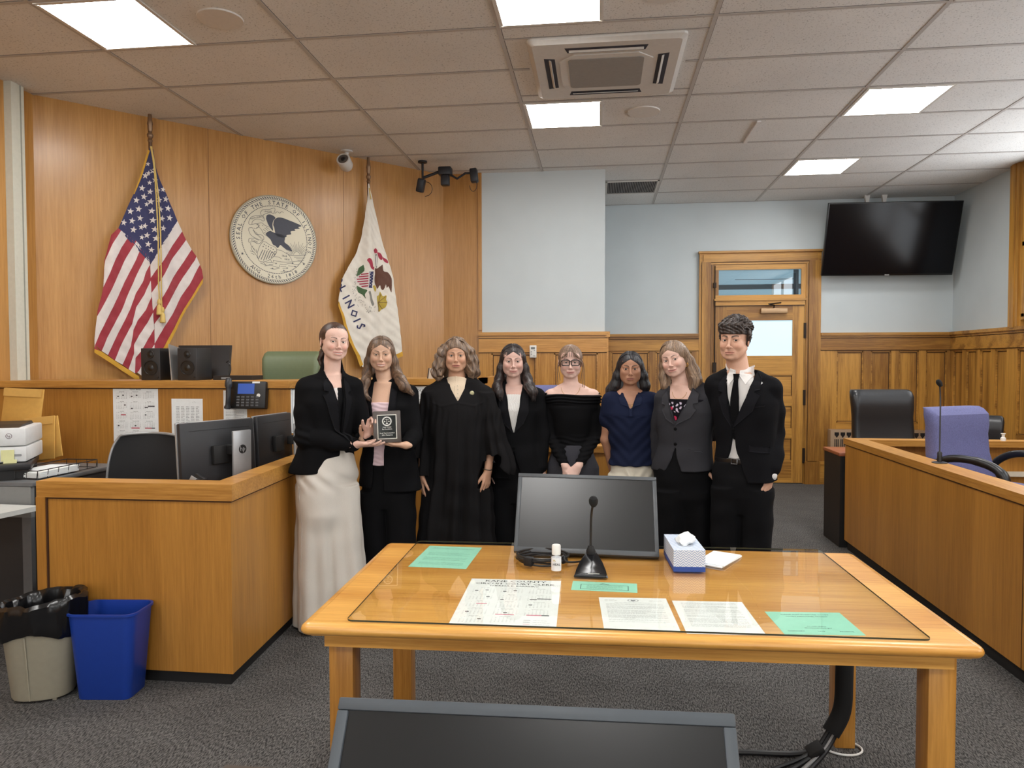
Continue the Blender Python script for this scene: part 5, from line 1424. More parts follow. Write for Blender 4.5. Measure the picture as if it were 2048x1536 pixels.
s2 = Vector((-1.50+1.965, 5.07-4.40, 0)).normalized(); n2_ = Vector((s2.y, -s2.x, 0)); a2 = math.atan2(s2.y, s2.x)
pc = Vector((-1.965, 4.40, 0))+s2*.145-n2_*.0175
t, M = wall_paper('notice_sheet', 'white e-filing notice on the angled bench face behind the woman in cream trousers', 'paper', F(pc.x, pc.y, 1.165, a2), .24, .29)
mb = MB()
for q in ((-.112, .112, .134, .136), (-.112, .112, -.136, -.134), (-.112, -.110, -.136, .136), (.110, .112, -.136, .136)): bar(mb, M, *q)
mb.text('Kane County', .018, M @ lp(-.03, .09, 0)); mb.text('E-Filing', .03, M @ lp(-.03, .06, 0)); mb.text('Civil and Small Claims', .015, M @ lp(0, .03, 0))
mb.text('A', .09, M @ lp(-.0, -.055, 0)); mb.text('Magistrate Notices', .014, M @ lp(-.03, -.08, 0)); textlines(mb, M, -.10, .09, -.09, 5, .009, .002, 0, 4)
mb.build('print', [plain('notice_blue', rgb(60, 84, 120), .8)], t)
t, M = wall_paper('notice_sheet', 'white court clerk notice on the bench beside the robed woman', 'paper', F(-1.29, 5.0875, 1.16), .36, .28)
mb = MB()
mb.text('CIRCUIT COURT CLERK', .027, M @ lp(-.0, .10, 0)); mb.text('THERESA E. BARREIRO', .025, M @ lp(.0, .07, 0)); textlines(mb, M, -.15, .15, .045, 6, .012, .003, 0, 2)
mb.text('T', .07, M @ lp(-.04, -.04, 0)); mb.build('print', [INK], t)
t = thing('name_plate', 'small tent-shaped name plate on the bench rail beside the robed woman', 'name plate', (-1.14, 5.2, RAILZ))
MB().prism([(-.045, 0), (.045, 0), (0, .075)], -.12, .09, 'x', M=lp(-1.12, 5.20, RAILZ)).build('plate', plain('plate_champagne', rgb(176, 160, 142), .4, metal=.3), t)
MB().prism([(-.046, 0), (.046, 0), (0, .076)], -.128, -.119, 'x', M=lp(-1.12, 5.20, RAILZ)).build('end_cap', plain('plate_dark', rgb(50, 30, 20), .5), t)
MB().tube([(-1.05, 5.24, RAILZ), (-1.05, 5.24, RAILZ+.095)], .004, 6).build('pen', INK, t)

# on top of the bench
for k, (x, lab) in enumerate(((-3.10, 'black studio speaker on the bench under the striped flag, left of the pair'), (-2.835, 'black studio speaker on the bench, right of the pair beside the monitor'))):
    if k == 0:
        t = thing('studio_speaker', lab, 'speaker', (x+.07, 4.68, RAILZ), 0, 'black studio speakers')
        MB().rbox(-.07, .07, -.09, .10, 0, .218, .004).build('cabinet', plain('speaker_black', rgb(34, 34, 36), .5), t, world=False)
        Mf = lp(0, -.0905, .085) @ RX(PI/2)
        MB().lathe([(.052, 0), (.052, .004), (.046, .004), (.043, -.002), (.03, -.006), (.022, .0), (.012, .005), (0, .006)], 32, M=Mf).build('woofer', plain('cone_black', rgb(20, 20, 21), .35), t, world=False)
        Mf = lp(0, -.0905, .175) @ RX(PI/2)
        MB().lathe([(.026, 0), (.024, .003), (.018, .002), (.010, .006), (0, .008)], 24, M=Mf).build('tweeter', MATS['cone_black'], t, world=False)
        MB().lathe([(0, .006), (.007, .006), (.008, 0)], 12, M=lp(.05, -.0905, .022) @ RX(PI/2)).build('knob', BLACK, t, world=False)
        sp1 = t
    else:
        t = sp1.copy(); COL.objects.link(t); t.location = (x+.07, 4.68, RAILZ); t['label'] = lab
        for ch in list(sp1.children):
            c = ch.copy(); COL.objects.link(c); c.parent = t
t = thing('computer_monitor', 'black monitor leaning back on the bench behind the right speaker', 'monitor', (-2.7, 4.95, RAILZ))
MB().add([(x, y, z) for x, y, z in ((-2.99, 4.80, 1.36), (-2.59, 4.80, 1.36), (-2.67, 4.99, 1.60), (-3.07, 4.99, 1.60), (-2.99, 4.83, 1.36), (-2.59, 4.83, 1.36), (-2.67, 5.02, 1.60), (-3.07, 5.02, 1.60))],
         [(0, 1, 2, 3), (7, 6, 5, 4), (0, 4, 5, 1), (1, 5, 6, 2), (2, 6, 7, 3), (3, 7, 4, 0)]).build('panel', BLACK, t)
MB().box(-2.62, -2.34, 4.66, 4.82, RAILZ, RAILZ+.03).build('keyboard_base', BLACK, t)
MB().box(-2.56, -2.50, 4.657, 4.661, RAILZ+.006, RAILZ+.02).build('label', INKG, t)
t = thing('tablet', 'thin silver edged tablet standing on the bench between the two speakers', 'tablet', (-2.9, 4.63, RAILZ))
MB().add([(-2.876, 4.58, RAILZ), (-2.868, 4.58, RAILZ), (-2.905, 4.78, RAILZ), (-2.913, 4.78, RAILZ), (-2.893, 4.58, RAILZ+.245), (-2.887, 4.58, RAILZ+.245), (-2.915, 4.76, RAILZ+.22), (-2.921, 4.76, RAILZ+.22)],
         [(0, 1, 2, 3), (7, 6, 5, 4), (0, 4, 5, 1), (1, 5, 6, 2), (2, 6, 7, 3), (3, 7, 4, 0)]).build('slab', silver, t)
for k in range(2): MB().tube(smooth_line([(-2.60, 4.80, RAILZ+.12), (-2.57, 4.79, RAILZ+.13-.02*k), (-2.555, 4.78, RAILZ+.07), (-2.57, 4.78, RAILZ+.02)], 6), .003, 6).build('cable', BLACK, t)

# judge's chair
def lounge(name, label, cat, loc, rz, m_, zb, bw, bh, z_seat, thick=.10, round_=.06, arms=None, armm=None, roll_top=False):
    t = thing(name, label, cat, loc, rz)
    rings = []
    lv = [(0, 1.0, .0), (.06, 1.02, -.01), (.35, 1.0, .02), (.62, .98, .0), (.75, 1.0, -.02), (.9, 1.02, -.02), (.97, .99, 0), (1.0, .93, .02)]
    for f, k, o_ in lv:
        z_ = z_seat+.02+f*bh; yc = .22+f*bh*.16+o_*.6; th_ = thick*(1.15 if roll_top and f > .7 else (.95 if f < .95 else .6))
        rings.append([(x*1.0, yc+y+.05*(abs(x)/bw*2)**2*-1, z_) for x, y in rrect(-bw/2*k, bw/2*k, -th_/2, th_/2, th_*.45, 5)])
    MB().loft(rings).build('backrest', m_, t, world=False)
    MB().rbox(-bw/2, bw/2, -.27, .22, z_seat-.10, z_seat+.02, .045).build('seat', m_, t, world=False)
    MB().tube([(0, 0, zb+.09), (0, 0, z_seat-.10)], .03, 12).build('gas_column', BLACKM, t, world=False)
    for k in range(5):
        a = 2*PI*k/5+.3; MB().tube([(0, 0, zb+.10), (.28*math.cos(a), .28*math.sin(a), zb+.065)], [.028, .015], 8).build('leg', BLACKM, t, world=False)
        MB().lathe([(0, -.02), (.026, -.02), (.028, 0), (.026, .02), (0, .02)], 12, M=lp(.28*math.cos(a), .28*math.sin(a), zb+.028) @ RY(PI/2)).build('caster', BLACKM, t, world=False)
    if arms == 'pad':
        for s_ in (-1, 1):
            MB().tube([(s_*(bw/2+.01), .12, z_seat-.06), (s_*(bw/2+.04), .05, z_seat+.10), (s_*(bw/2+.04), -.1, z_seat+.13)], .018, 8).build('arm_bracket', BLACKM, t, world=False)
            MB().rbox(s_*(bw/2+.04)-.035, s_*(bw/2+.04)+.035, -.22, .10, z_seat+.12, z_seat+.165, .02).build('armrest', armm or BLACK, t, world=False)
    if arms == 'loop':
        for s_ in (-1, 1):
            x_ = s_*(bw/2+.045)
            MB().tube(smooth_line([(x_*.85, .20, z_seat+.02), (x_, .17, z_seat+.12), (x_, .05, z_seat+.185), (x_, -.12, z_seat+.19), (x_, -.25, z_seat+.15), (x_, -.285, z_seat+.07), (x_*.97, -.20, z_seat-.03), (x_*.7, -.08, z_seat-.09)], 5),
                      [.018, .018, .019, .02, .022]+[.023]*10+[.026]*6+[.030]*5+[.026]*4+[.02]*6, 10).build('armrest', armm or BLACK, t, world=False)
    return t
green = plain('green_leather', rgb(106, 118, 88), .42)
lounge('judge_chair', 'pale green leather chair behind the judge bench', 'chair', (-2.38, 5.15, .36), 0, green, 0, .46, .58, .60, .12)
bl = plain('black_leather', rgb(30, 31, 34), .33, bump=.15, bscale=60)
lounge('office_chair', 'tall black leather office chair behind the jury box corner', 'chair', (2.60, 6.75, 0), .12, bl, 0, .56, .66, .53, .13, arms='pad', armm=plain('arm_brown', rgb(66, 42, 34), .4), roll_top=True)
lounge('office_chair', 'black chair mostly hidden behind the blue jury chair', 'chair', (3.12, 6.55, 0), -.5, bl, 0, .46, .50, .48, .09)
violet = plain('blue_violet_fabric', rgb(98, 100, 142), .85, noise=.14, nscale=140, bump=.4, bscale=600)
lounge('jury_chair', 'blue violet fabric swivel chair with black loop arms in the jury box', 'chair', (2.38, 4.74, .20), .50, violet, 0, .50, .46, .50, .12, arms='loop', armm=plain('arm_black', rgb(24, 24, 26), .35))
lounge('witness_chair', 'blue violet fabric chair in the witness stand behind the group', 'chair', (-.36, 5.72, 0), .1, violet, 0, .47, .62, .64, .11)

# jury microphone and small bottle on the rail
t = thing('jury_microphone', 'slim gooseneck microphone mounted on the jury box rail', 'microphone', (2.0, 4.55, JZ))
MB().lathe([(0, 0), (.042, 0), (.042, .004), (.03, .008), (.014, .010), (.013, .06), (.009, .068), (0, .068)], 24, M=lp(2.0, 4.55, JZ)).build('base', BLACK, t)
MB().tube(smooth_line([(2.0, 4.55, JZ+.06), (2.0, 4.55, JZ+.30), (1.998, 4.55, JZ+.40), (1.985, 4.53, JZ+.46)], 6), .0045, 8).build('gooseneck', DARKG, t)
MB().lathe([(0, -.025), (.010, -.022), (.015, -.005), (.015, .01), (.009, .02), (0, .022)], 14, M=lp(1.978, 4.52, JZ+.475) @ RY(-.5)).build('foam_windscreen', MATS['foam'], t)
t = thing('small_bottle', 'tiny white bottle standing on the far jury box rail', 'bottle', (3.03, 5.87, JZ))
MB().lathe([(0, 0), (.018, 0), (.018, .02), (.010, .028), (.010, .048), (.016, .05), (.016, .056), (0, .056)], 16, M=lp(3.03, 5.87, JZ)).build('bottle', WHITE, t)
# ================================================================== people: smooth implicit bodies turned into meshes
F4 = np.float32
def V3(*a): return np.array(a, dtype=float)
def nrmz(v): v = np.asarray(v, float); return v/np.linalg.norm(v)
def smin(a, b, k):
    if k <= 0: return np.minimum(a, b)
    h = np.clip(.5+.5*(b-a)/k, 0, 1); return b*(1-h)+a*h-k*h*(1-h)
def smax(a, b, k): return -smin(-a, -b, k)
def rotz(a): c, s = math.cos(a), math.sin(a); return np.array([[c, -s, 0], [s, c, 0], [0, 0, 1.]])
def rotx(a): c, s = math.cos(a), math.sin(a); return np.array([[1, 0, 0], [0, c, -s], [0, s, c.real]])
def roty(a): c, s = math.cos(a), math.sin(a); return np.array([[c, 0, s], [0, 1, 0], [-s, 0, c]])

class Field:
    def __init__(s): s.items = []
    def add(s, f, lo, hi, k=.02, op='u'):
        s.items.append((f, np.array(lo, F4), np.array(hi, F4), k, op)); return s
    def cap(s, a, b, ra, rb, k=.02, op='u', sq=None):
        """tapered capsule; sq=(axis vector, factor) flattens it along an axis"""
        a = np.array(a, F4); b = np.array(b, F4); m_ = max(ra, rb)*1.3
        ba = b-a; L2 = float(ba @ ba)+1e-9
        if sq is not None: ax = np.array(nrmz(sq[0]), F4); fk = 1/sq[1]-1
        def f(P):
            d = P-a
            h = np.clip(d @ ba/L2, 0, 1)
            q = d-h[:, None]*ba
            if sq is not None: q = q+(q @ ax)[:, None]*ax*fk
            return np.sqrt((q*q).sum(1))-(ra+(rb-ra)*h)
        return s.add(f, np.minimum(a, b)-m_, np.maximum(a, b)+m_, k, op)
    def chain(s, pts, rs, k=.015, op='u', sq=None):
        for i in range(len(pts)-1): s.cap(pts[i], pts[i+1], rs[i], rs[i+1], k, op, sq)
        return s
    def ell(s, c, r, k=.02, op='u', R=None):
        c = np.array(c, F4); r = np.array(r, F4); m_ = float(max(r))*1.05
        def f(P):
            q = P-c
            if R is not None: q = q @ np.array(R, F4)
            k0 = np.sqrt(((q/r)**2).sum(1)); k1 = np.sqrt(((q/(r*r))**2).sum(1))+1e-9
            return k0*(k0-1)/k1
        return s.add(f, c-m_, c+m_, k, op)
    def loft(s, lv, yaw=0., n=2.3, k=.02, op='u', fold=None, piv=(0, 0)):
        """lv: (z, xc, yc, rx, ry); the section is turned by yaw about its own centre"""
        lv = sorted(lv); Z = np.array([l[0] for l in lv]); A = np.array([l[1:5] for l in lv])
        c_, s_ = math.cos(yaw), math.sin(yaw)
        zz = np.linspace(Z[0], Z[-1], 160)
        T = np.stack([np.interp(zz, Z, A[:, j]) for j in range(4)], 1)
        ker = np.ones(9)/9
        T = np.stack([np.convolve(np.pad(T[:, j], 4, mode='edge'), ker, 'valid') for j in range(4)], 1)
        m_ = max(A[:, 2].max(), A[:, 3].max())+.02
        lo = (A[:, 0].min()-m_, A[:, 1].min()-m_, Z[0]-.002); hi = (A[:, 0].max()+m_, A[:, 1].max()+m_, Z[-1]+.002)
        def f(P):
            z = P[:, 2]; xc, yc, rx, ry = [np.interp(z, zz, T[:, j]) for j in range(4)]
            dx = P[:, 0]-xc; dy = P[:, 1]-yc
            x = dx*c_+dy*s_; y = -dx*s_+dy*c_
            if fold is not None:
                g = fold(np.arctan2(y/ry, x/rx), z, x, y); rx = rx+g; ry = ry+g
            q = (np.abs(x/rx)**n+np.abs(y/ry)**n)**(1/n)
            d = (q-1)*np.minimum(rx, ry)
            return smax(d, np.maximum(z-Z[-1], Z[0]-z), .006)
        return s.add(f, lo, hi, k, op)
    def __call__(s, P, disp=None):
        P = P.astype(F4); d = np.full(len(P), 1., F4)
        for f, lo, hi, k, op in s.items:
            if op == 'i':
                d = smax(d, f(P).astype(F4), k); continue
            mg = k+.035
            m_ = ((P > lo-mg) & (P < hi+mg)).all(1)
            if not m_.any(): continue
            v = f(P[m_]).astype(F4)
            if op == 'u': d[m_] = smin(d[m_], v, k)
            elif op == 's': d[m_] = smax(d[m_], -v, k)
        if disp is not None:
            m_ = np.abs(d) < .04
            if m_.any(): d[m_] = d[m_]+disp(P[m_]).astype(F4)
        return d
    def bounds(s):
        it = [i for i in s.items if i[4] == 'u']
        return np.min([i[1] for i in it], 0)-.012, np.max([i[2] for i in it], 0)+.012

def surf(F, h, lo=None, hi=None, disp=None):
    """surface nets on a sparse grid -> vertices, quads"""
    b0, b1 = F.bounds()
    lo = b0 if lo is None else np.maximum(b0, np.array(lo, float)); hi = b1 if hi is None else np.minimum(b1, np.array(hi, float))
    nb = np.ceil((hi-lo)/h/4).astype(int)+1
    N = nb*4+1
    ax = [lo[i]+h*np.arange(N[i]) for i in range(3)]
    g = np.meshgrid(*[a[::4] for a in ax], indexing='ij')
    C = F(np.stack([x.ravel() for x in g], 1), disp).reshape(g[0].shape)
    lim = 4*h*1.05
    cor = [C[i:C.shape[0]-1+i, j:C.shape[1]-1+j, k:C.shape[2]-1+k] for i in (0, 1) for j in (0, 1) for k in (0, 1)]
    mn = np.minimum.reduce(cor); mx = np.maximum.reduce(cor); ab = np.minimum.reduce([np.abs(c) for c in cor])
    act = (ab < lim*1.3) | ((mn < 0) & (mx > 0))
    Vd = np.empty(tuple(N), F4); Vd.fill(1)
    Vd[:-1, :-1, :-1] = np.repeat(np.repeat(np.repeat(C[:-1, :-1, :-1], 4, 0), 4, 1), 4, 2)
    M = np.zeros(tuple(N), bool)
    ar = np.repeat(np.repeat(np.repeat(act, 4, 0), 4, 1), 4, 2)
    for i in (0, 1):
        for j in (0, 1):
            for k in (0, 1): M[i:N[0]-1+i, j:N[1]-1+j, k:N[2]-1+k] |= ar
    ii = np.argwhere(M)
    out = np.empty(len(ii), F4)
    for a in range(0, len(ii), 400000):
        q = ii[a:a+400000]
        P = np.stack([ax[0][q[:, 0]], ax[1][q[:, 1]], ax[2][q[:, 2]]], 1)
        out[a:a+400000] = F(P, disp)
    Vd[M] = out
    # closed at the box walls
    for sl in ((0, slice(None), slice(None)), (-1, slice(None), slice(None)), (slice(None), 0, slice(None)), (slice(None), -1, slice(None)), (slice(None), slice(None), 0), (slice(None), slice(None), -1)):
        Vd[sl] = np.maximum(Vd[sl], 1e-4)
    S = Vd < 0
    cnt = np.zeros(tuple(N-1), np.int8)
    for i in (0, 1):
        for j in (0, 1):
            for k in (0, 1): cnt += S[i:N[0]-1+i, j:N[1]-1+j, k:N[2]-1+k]
    cell = np.argwhere((cnt > 0) & (cnt < 8))
    cid = np.full(tuple(N-1), -1, np.int32); cid[tuple(cell.T)] = np.arange(len(cell))
    acc = np.zeros((len(cell), 3)); num = np.zeros(len(cell))
    cs = [(i, j, k) for i in (0, 1) for j in (0, 1) for k in (0, 1)]
    vals = {c: Vd[cell[:, 0]+c[0], cell[:, 1]+c[1], cell[:, 2]+c[2]] for c in cs}
    for c in cs:
        for a in range(3):
            if c[a]: continue
            d_ = list(c); d_[a] = 1; d_ = tuple(d_)
            u, v = vals[c], vals[d_]; m_ = (u < 0) != (v < 0)
            t = u[m_]/(u[m_]-v[m_])
            p = np.tile(np.array(c, float), (m_.sum(), 1)); p[:, a] = t
            acc[m_] += p; num[m_] += 1
    vs = lo+h*(cell+acc/num[:, None])
    quads = []
    for a in range(3):
        b, c = (a+1) % 3, (a+2) % 3
        sl0 = [slice(None)]*3; sl1 = [slice(None)]*3; sl0[a] = slice(0, -1); sl1[a] = slice(1, None)
        X0, X1 = S[tuple(sl0)], S[tuple(sl1)]
        e_ = np.argwhere(X0 != X1)
        ok = (e_[:, b] > 0) & (e_[:, c] > 0) & (e_[:, b] < N[b]-1) & (e_[:, c] < N[c]-1); e_ = e_[ok]
        ins = X0[tuple(e_.T)]
        def cc(db, dc):
            q = e_.copy(); q[:, b] += db; q[:, c] += dc; return cid[tuple(q.T)]
        Q = np.stack([cc(-1, -1), cc(0, -1), cc(0, 0), cc(-1, 0)], 1)
        Q[~ins] = Q[~ins][:, ::-1]
        quads.append(Q)
    Q = np.concatenate(quads); Q = Q[(Q >= 0).all(1)]
    return vs, Q

def np_object(name, parts, mats, parent, M=None):
    """parts: list of (verts Nx3, list/array of faces, material index, colours or None, smooth)"""
    vo = 0; VV = []; loops = []; starts = []; mi = []; cols = []; ls = 0
    for vs, fs, m_, co in parts:
        vs = np.asarray(vs, float); VV.append(vs)
        cols.append(np.asarray(co, F4) if co is not None else np.tile(np.array([1, 1, 1], F4), (len(vs), 1)))
        fs = np.asarray(fs); n = fs.shape[1]
        loops.append((fs+vo).ravel()); starts.append(ls+n*np.arange(len(fs))); ls += n*len(fs)
        mi.append(np.full(len(fs), m_) if np.isscalar(m_) else m_); vo += len(vs)
    V_ = np.concatenate(VV); L_ = np.concatenate(loops); S_ = np.concatenate(starts); I_ = np.concatenate(mi); C_ = np.concatenate(cols)
    me = bpy.data.meshes.new(name)
    me.vertices.add(len(V_)); me.vertices.foreach_set('co', V_.astype(F4).ravel())
    me.loops.add(len(L_)); me.loops.foreach_set('vertex_index', L_.astype(np.int32))
    me.polygons.add(len(S_)); me.polygons.foreach_set('loop_start', S_.astype(np.int32))
    for x in mats: me.materials.append(x)
    me.polygons.foreach_set('material_index', I_.astype(np.int32)); me.polygons.foreach_set('use_smooth', np.ones(len(S_), bool))
    at = me.color_attributes.new('Col', 'FLOAT_COLOR', 'POINT')
    at.data.foreach_set('color', np.concatenate([C_, np.ones((len(C_), 1), F4)], 1).astype(F4).ravel())
    me.update(calc_edges=True); me.validate()
    o = bpy.data.objects.new(name, me); COL.objects.link(o); o.parent = parent
    return o
def quads_of(mb):
    """triangles/quads of an MB as (verts, faces) with faces padded to quads by fan-splitting"""
    T = []
    for f in mb.f:
        for i in range(1, len(f)-1): T.append((f[0], f[i], f[i+1]))
    return np.array([tuple(v) for v in mb.v]), np.array(T)

# materials driven by the colour attribute
def attr_mat(name, rough, sss=0, spec=.45, fine=0, sheen=0, bumpsc=0, aniso=None, coat=0):
    if name in MATS: return MATS[name]
    mt, nt, b = new_mat(name)
    a = node(nt, 'ShaderNodeAttribute', attribute_name='Col')
    src = a.outputs['Color']
    tc = node(nt, 'ShaderNodeTexCoord')
    if fine:
        mp = node(nt, 'ShaderNodeMapping'); mp.inputs['Scale'].default_value = aniso or (1, 1, 1)
        nt.links.new(tc.outputs['Object'], mp.inputs[0])
        n = node(nt, 'ShaderNodeTexNoise'); n.inputs['Scale'].default_value = bumpsc or 200; n.inputs['Detail'].default_value = 3
        nt.links.new(mp.outputs[0], n.inputs['Vector'])
        mr = node(nt, 'ShaderNodeMapRange'); mr.inputs[1].default_value = .3; mr.inputs[2].default_value = .7
        mr.inputs[3].default_value = 1-fine; mr.inputs[4].default_value = 1+fine
        nt.links.new(n.outputs['Fac'], mr.inputs[0])
        vm = node(nt, 'ShaderNodeVectorMath', operation='SCALE'); nt.links.new(src, vm.inputs[0]); nt.links.new(mr.outputs[0], vm.inputs['Scale'])
        src = vm.outputs[0]
        bp = node(nt, 'ShaderNodeBump'); bp.inputs['Strength'].default_value = .25; bp.inputs['Distance'].default_value = .002
        nt.links.new(n.outputs['Fac'], bp.inputs['Height']); nt.links.new(bp.outputs[0], b.inputs['Normal'])
    nt.links.new(src, b.inputs['Base Color'])
    b.inputs['Roughness'].default_value = rough; b.inputs['Specular IOR Level'].default_value = spec
    b.inputs['Sheen Weight'].default_value = sheen; b.inputs['Coat Weight'].default_value = coat
    if sss:
        b.inputs['Subsurface Weight'].default_value = sss; b.inputs['Subsurface Radius'].default_value = (.012, .004, .002); b.inputs['Subsurface Scale'].default_value = .5
    MATS[name] = mt
    return mt
SKIN = attr_mat('skin', .46, 0, .4, .03, bumpsc=260)
CLOTH = attr_mat('cloth', .9, 0, .12, .05, 0, bumpsc=500)
HAIRM = attr_mat('hair', .42, 0, .5, .38, 0, bumpsc=160, aniso=(1, 1, .10))
EYEW = plain('eye_white', rgb(214, 208, 204), .2)
PUPIL = plain('pupil', rgb(10, 8, 8), .1)
plain('necklace_gold', rgb(196, 156, 104), .3, metal=.8); plain('earring_gold', rgb(206, 166, 96), .25, metal=.9)
TEETH = plain('teeth', rgb(226, 220, 210), .3)

def head_field(F, c, R, sc=1.0, jaw=1.0, smile=.5, open_=0., wide=1.0, nose=1.0, eye=1.0, male=0., long_=1.0):
    c = np.array(c, F4); Rm = np.array(R, F4)
    H = Field()
    H.ell((0, .018, .030), (.0745*wide, .094, .083), .0)
    H.ell((0, -.020, .034), (.066*wide, .061, .064), .02)
    H.ell((0, -.020, -.028), (.0675*wide, .060, .070), .02)
    H.ell((0, -.026, -.074*long_), (.047*jaw, .050, .036), .02)
    H.ell((0, -.067, -.098*long_), (.019*jaw, .016, .0145), .012)
    for s in (-1, 1):
        H.cap((s*.056*jaw*wide, .004, -.045), (s*.026*jaw, -.056, -.092*long_), .014, .012, .02)
        H.ell((s*.040*wide, -.054, -.024), (.021, .019, .020), .018)
        H.ell((s*.042*wide, -.032, -.054), (.020, .026, .030), .02)
        if smile > .3: H.ell((s*.037, -.064, -.036), (.017, .014, .015), .016)
        H.cap((s*.012, -.0775, .016), (s*.042, -.0665, .015), .0065+.002*male, .006, .012)
        H.ell((s*.031, -.0885, .000), (.019, .0095, .0115), .010, 's')
        H.ell((s*.031, -.0662, -.001), (.0150, .0148, .0148), .004)
    H.cap((0, -.0775, .012), (0, -.0985*nose, -.033), .0062, .0080, .010)
    H.ell((0, -.0995*nose, -.0365), (.0095, .0090, .0085), .006)
    for s in (-1, 1):
        H.ell((s*.0115, -.0905, -.0405), (.0072, .0082, .0066), .005)
        H.ell((s*.0058, -.0975, -.0470), (.0034, .0048, .0028), .002, 's')
        H.ell((s*.0315, -.0835, -.001), (.0148, .0108, .0060*eye), .0012, 's')
        R_ = rotz(s*.35)
        H.ell((s*.0775*wide, .012, -.006), (.0060, .017, .030), .004, R=R_ @ rotx(-.12))
        H.ell((s*.0845*wide, .006, -.004), (.0050, .0095, .018), .003, 's', R=R_)
    H.ell((0, -.069, -.068), (.027, .019, .021), .014)
    def mouth(P):
        x = P[:, 0]/(1+.20*smile); y = P[:, 1]-7*P[:, 0]**2; z = P[:, 2]-smile*11*x*x+.001
        ax = np.abs(x)
        up_ = np.sqrt((np.maximum(ax-.0195, 0))**2+(y+.0858)**2+(z+.0640-.0012*np.cos(np.minimum(ax/.008, 3.0)))**2)-(.0048-.12*np.maximum(ax-.004, 0))
        lw_ = np.sqrt((np.maximum(ax-.016, 0))**2+(y+.0848)**2+(z+.0745+open_*.004)**2)-(.0058-.14*np.maximum(ax-.004, 0))
        return smin(up_, lw_, .0015)
    H.add(mouth, (-.03, -.10, -.09), (.03, -.07, -.045), .0035)
    def slit(P):
        x = P[:, 0]/(1+.20*smile); y = P[:, 1]-7*P[:, 0]**2; z = P[:, 2]-smile*11*x*x+.001
        q = np.sqrt((x/(.025+.002*smile))**2+((y+.0915)/.0085)**2+((z+.0692+open_*.002)/(.0011+.0042*open_))**2)
        return (q-1)*(.0011+.004*open_)
    H.add(slit, (-.03, -.11, -.09), (.03, -.08, -.05), .0008, 's')
    def f(P):
        q = (P-c) @ Rm/sc
        return H(q)*sc
    F.add(f, c-.135*sc, c+.135*sc, .02)
    return H
def head_colours(P, c, R, sc, skin, lip, brow, smile, open_, blush=.3, male=0, browth=1.0):
    q = (P-np.array(c)) @ np.array(R)/sc; x, y, z = q.T; ax = np.abs(x)
    C = np.tile(np.array(skin[:3], float), (len(P), 1))
    def mixin(m_, col): C[:] = C*(1-m_[:, None])+np.array(col[:3])*m_[:, None]
    red = np.array(skin[:3])*np.array([1.0, .62, .58])
    near = (np.linalg.norm(q, axis=1) < .16)
    mixin(near*blush*np.exp(-(((ax-.041)/.016)**2+((z+.034)/.014)**2))*(y < -.02), red)
    mixin(near*.5*np.exp(-((x/.012)**2+((z+.040)/.010)**2))*(y < -.08)*blush, red)
    zz = z-smile*11*(x/(1+.2*smile))**2+.001
    e_ = (x/(.0265*(1+.20*smile)))**2+(((zz+.0695)/(.0078+.0030*open_)))**2
    lipm = np.clip((1.12-e_)/.3, 0, 1)*(y < -.066)*(ax < .033)
    mixin(lipm*.85, lip)
    if open_ > .2:
        rec = (((zz+.0692+open_*.002)/(.0052*open_))**2+(x/(.0215*(1+.2*smile)))**2 < 1)*(y > -.0855+7*x*x)*(y < -.05)
        mixin(rec*1.0, rgb(222, 214, 204))
    else:
        rec = (np.abs(zz+.0692) < .0012)*(ax < .022)*(y < -.06)
        mixin(rec*.55, np.array(lip[:3])*.45)
    t = np.clip((ax-.011)/.036, 0, 1)
    zb = .0175+.0075*np.sin(t*2.35)-.001
    th = .0040*browth*(1-.5*t)
    m_ = np.clip(1.35-np.abs(z-zb)/th, 0, 1)*(ax > .011)*(ax < .047)*(y < -.035)
    mixin(m_*.95, brow)
    ex_ = ((ax-.0315)/.0160)**2+((z+.001)/.0074)**2
    mixin(np.clip(1-np.abs(ex_-.98)/.42, 0, 1)*(z > .0005)*(y < -.050)*.97, np.array([.012, .008, .007]))
    mixin(np.clip(1-np.abs(ex_-.95)/.35, 0, 1)*(z <= .0005)*(y < -.055)*.35, np.array(skin[:3])*.35)
    mixin(np.clip(1-np.abs(ax-.0058)/.0035, 0, 1)*(np.abs(z+.048) < .0032)*(y < -.085)*.7, np.array(skin[:3])*.25)
    if male: mixin(np.exp(-((x/.022)**2+((z+.057)/.005)**2))*(y < -.075)*.25, brow)
    return C
def eyes(parts, c, R, sc, iris, gaze):
    """adds both eyeballs to the body mesh: white, iris, pupil"""
    n = 20
    for s in (-1, 1):
        ce_ = np.array(c)+np.array(R) @ (np.array([s*.031, -.0660, -.001])*sc)
        g = nrmz(np.array(gaze)-ce_)
        a = nrmz(np.cross(g, [0, 0, 1])); b_ = np.cross(a, g)
        ang = [0, .11, .22, .33, .44, .55, .66, .9, 1.3, 1.7, 2.3, 3.1]
        vs = []; fs = []; mi = []
        for i, t in enumerate(ang):
            for k in range(n):
                ph_ = 2*PI*k/n; vs.append(ce_+sc*.0134*(g*math.cos(t)+math.sin(t)*(a*math.cos(ph_)+b_*math.sin(ph_))))
        for i in range(len(ang)-1):
            for k in range(n):
                fs.append((i*n+k, i*n+(k+1) % n, (i+1)*n+(k+1) % n, (i+1)*n+k)); mi.append(3 if i < 2 else (2 if i < 5 else 1))
        parts.append((np.array(vs), np.array(fs), np.array(mi), None))

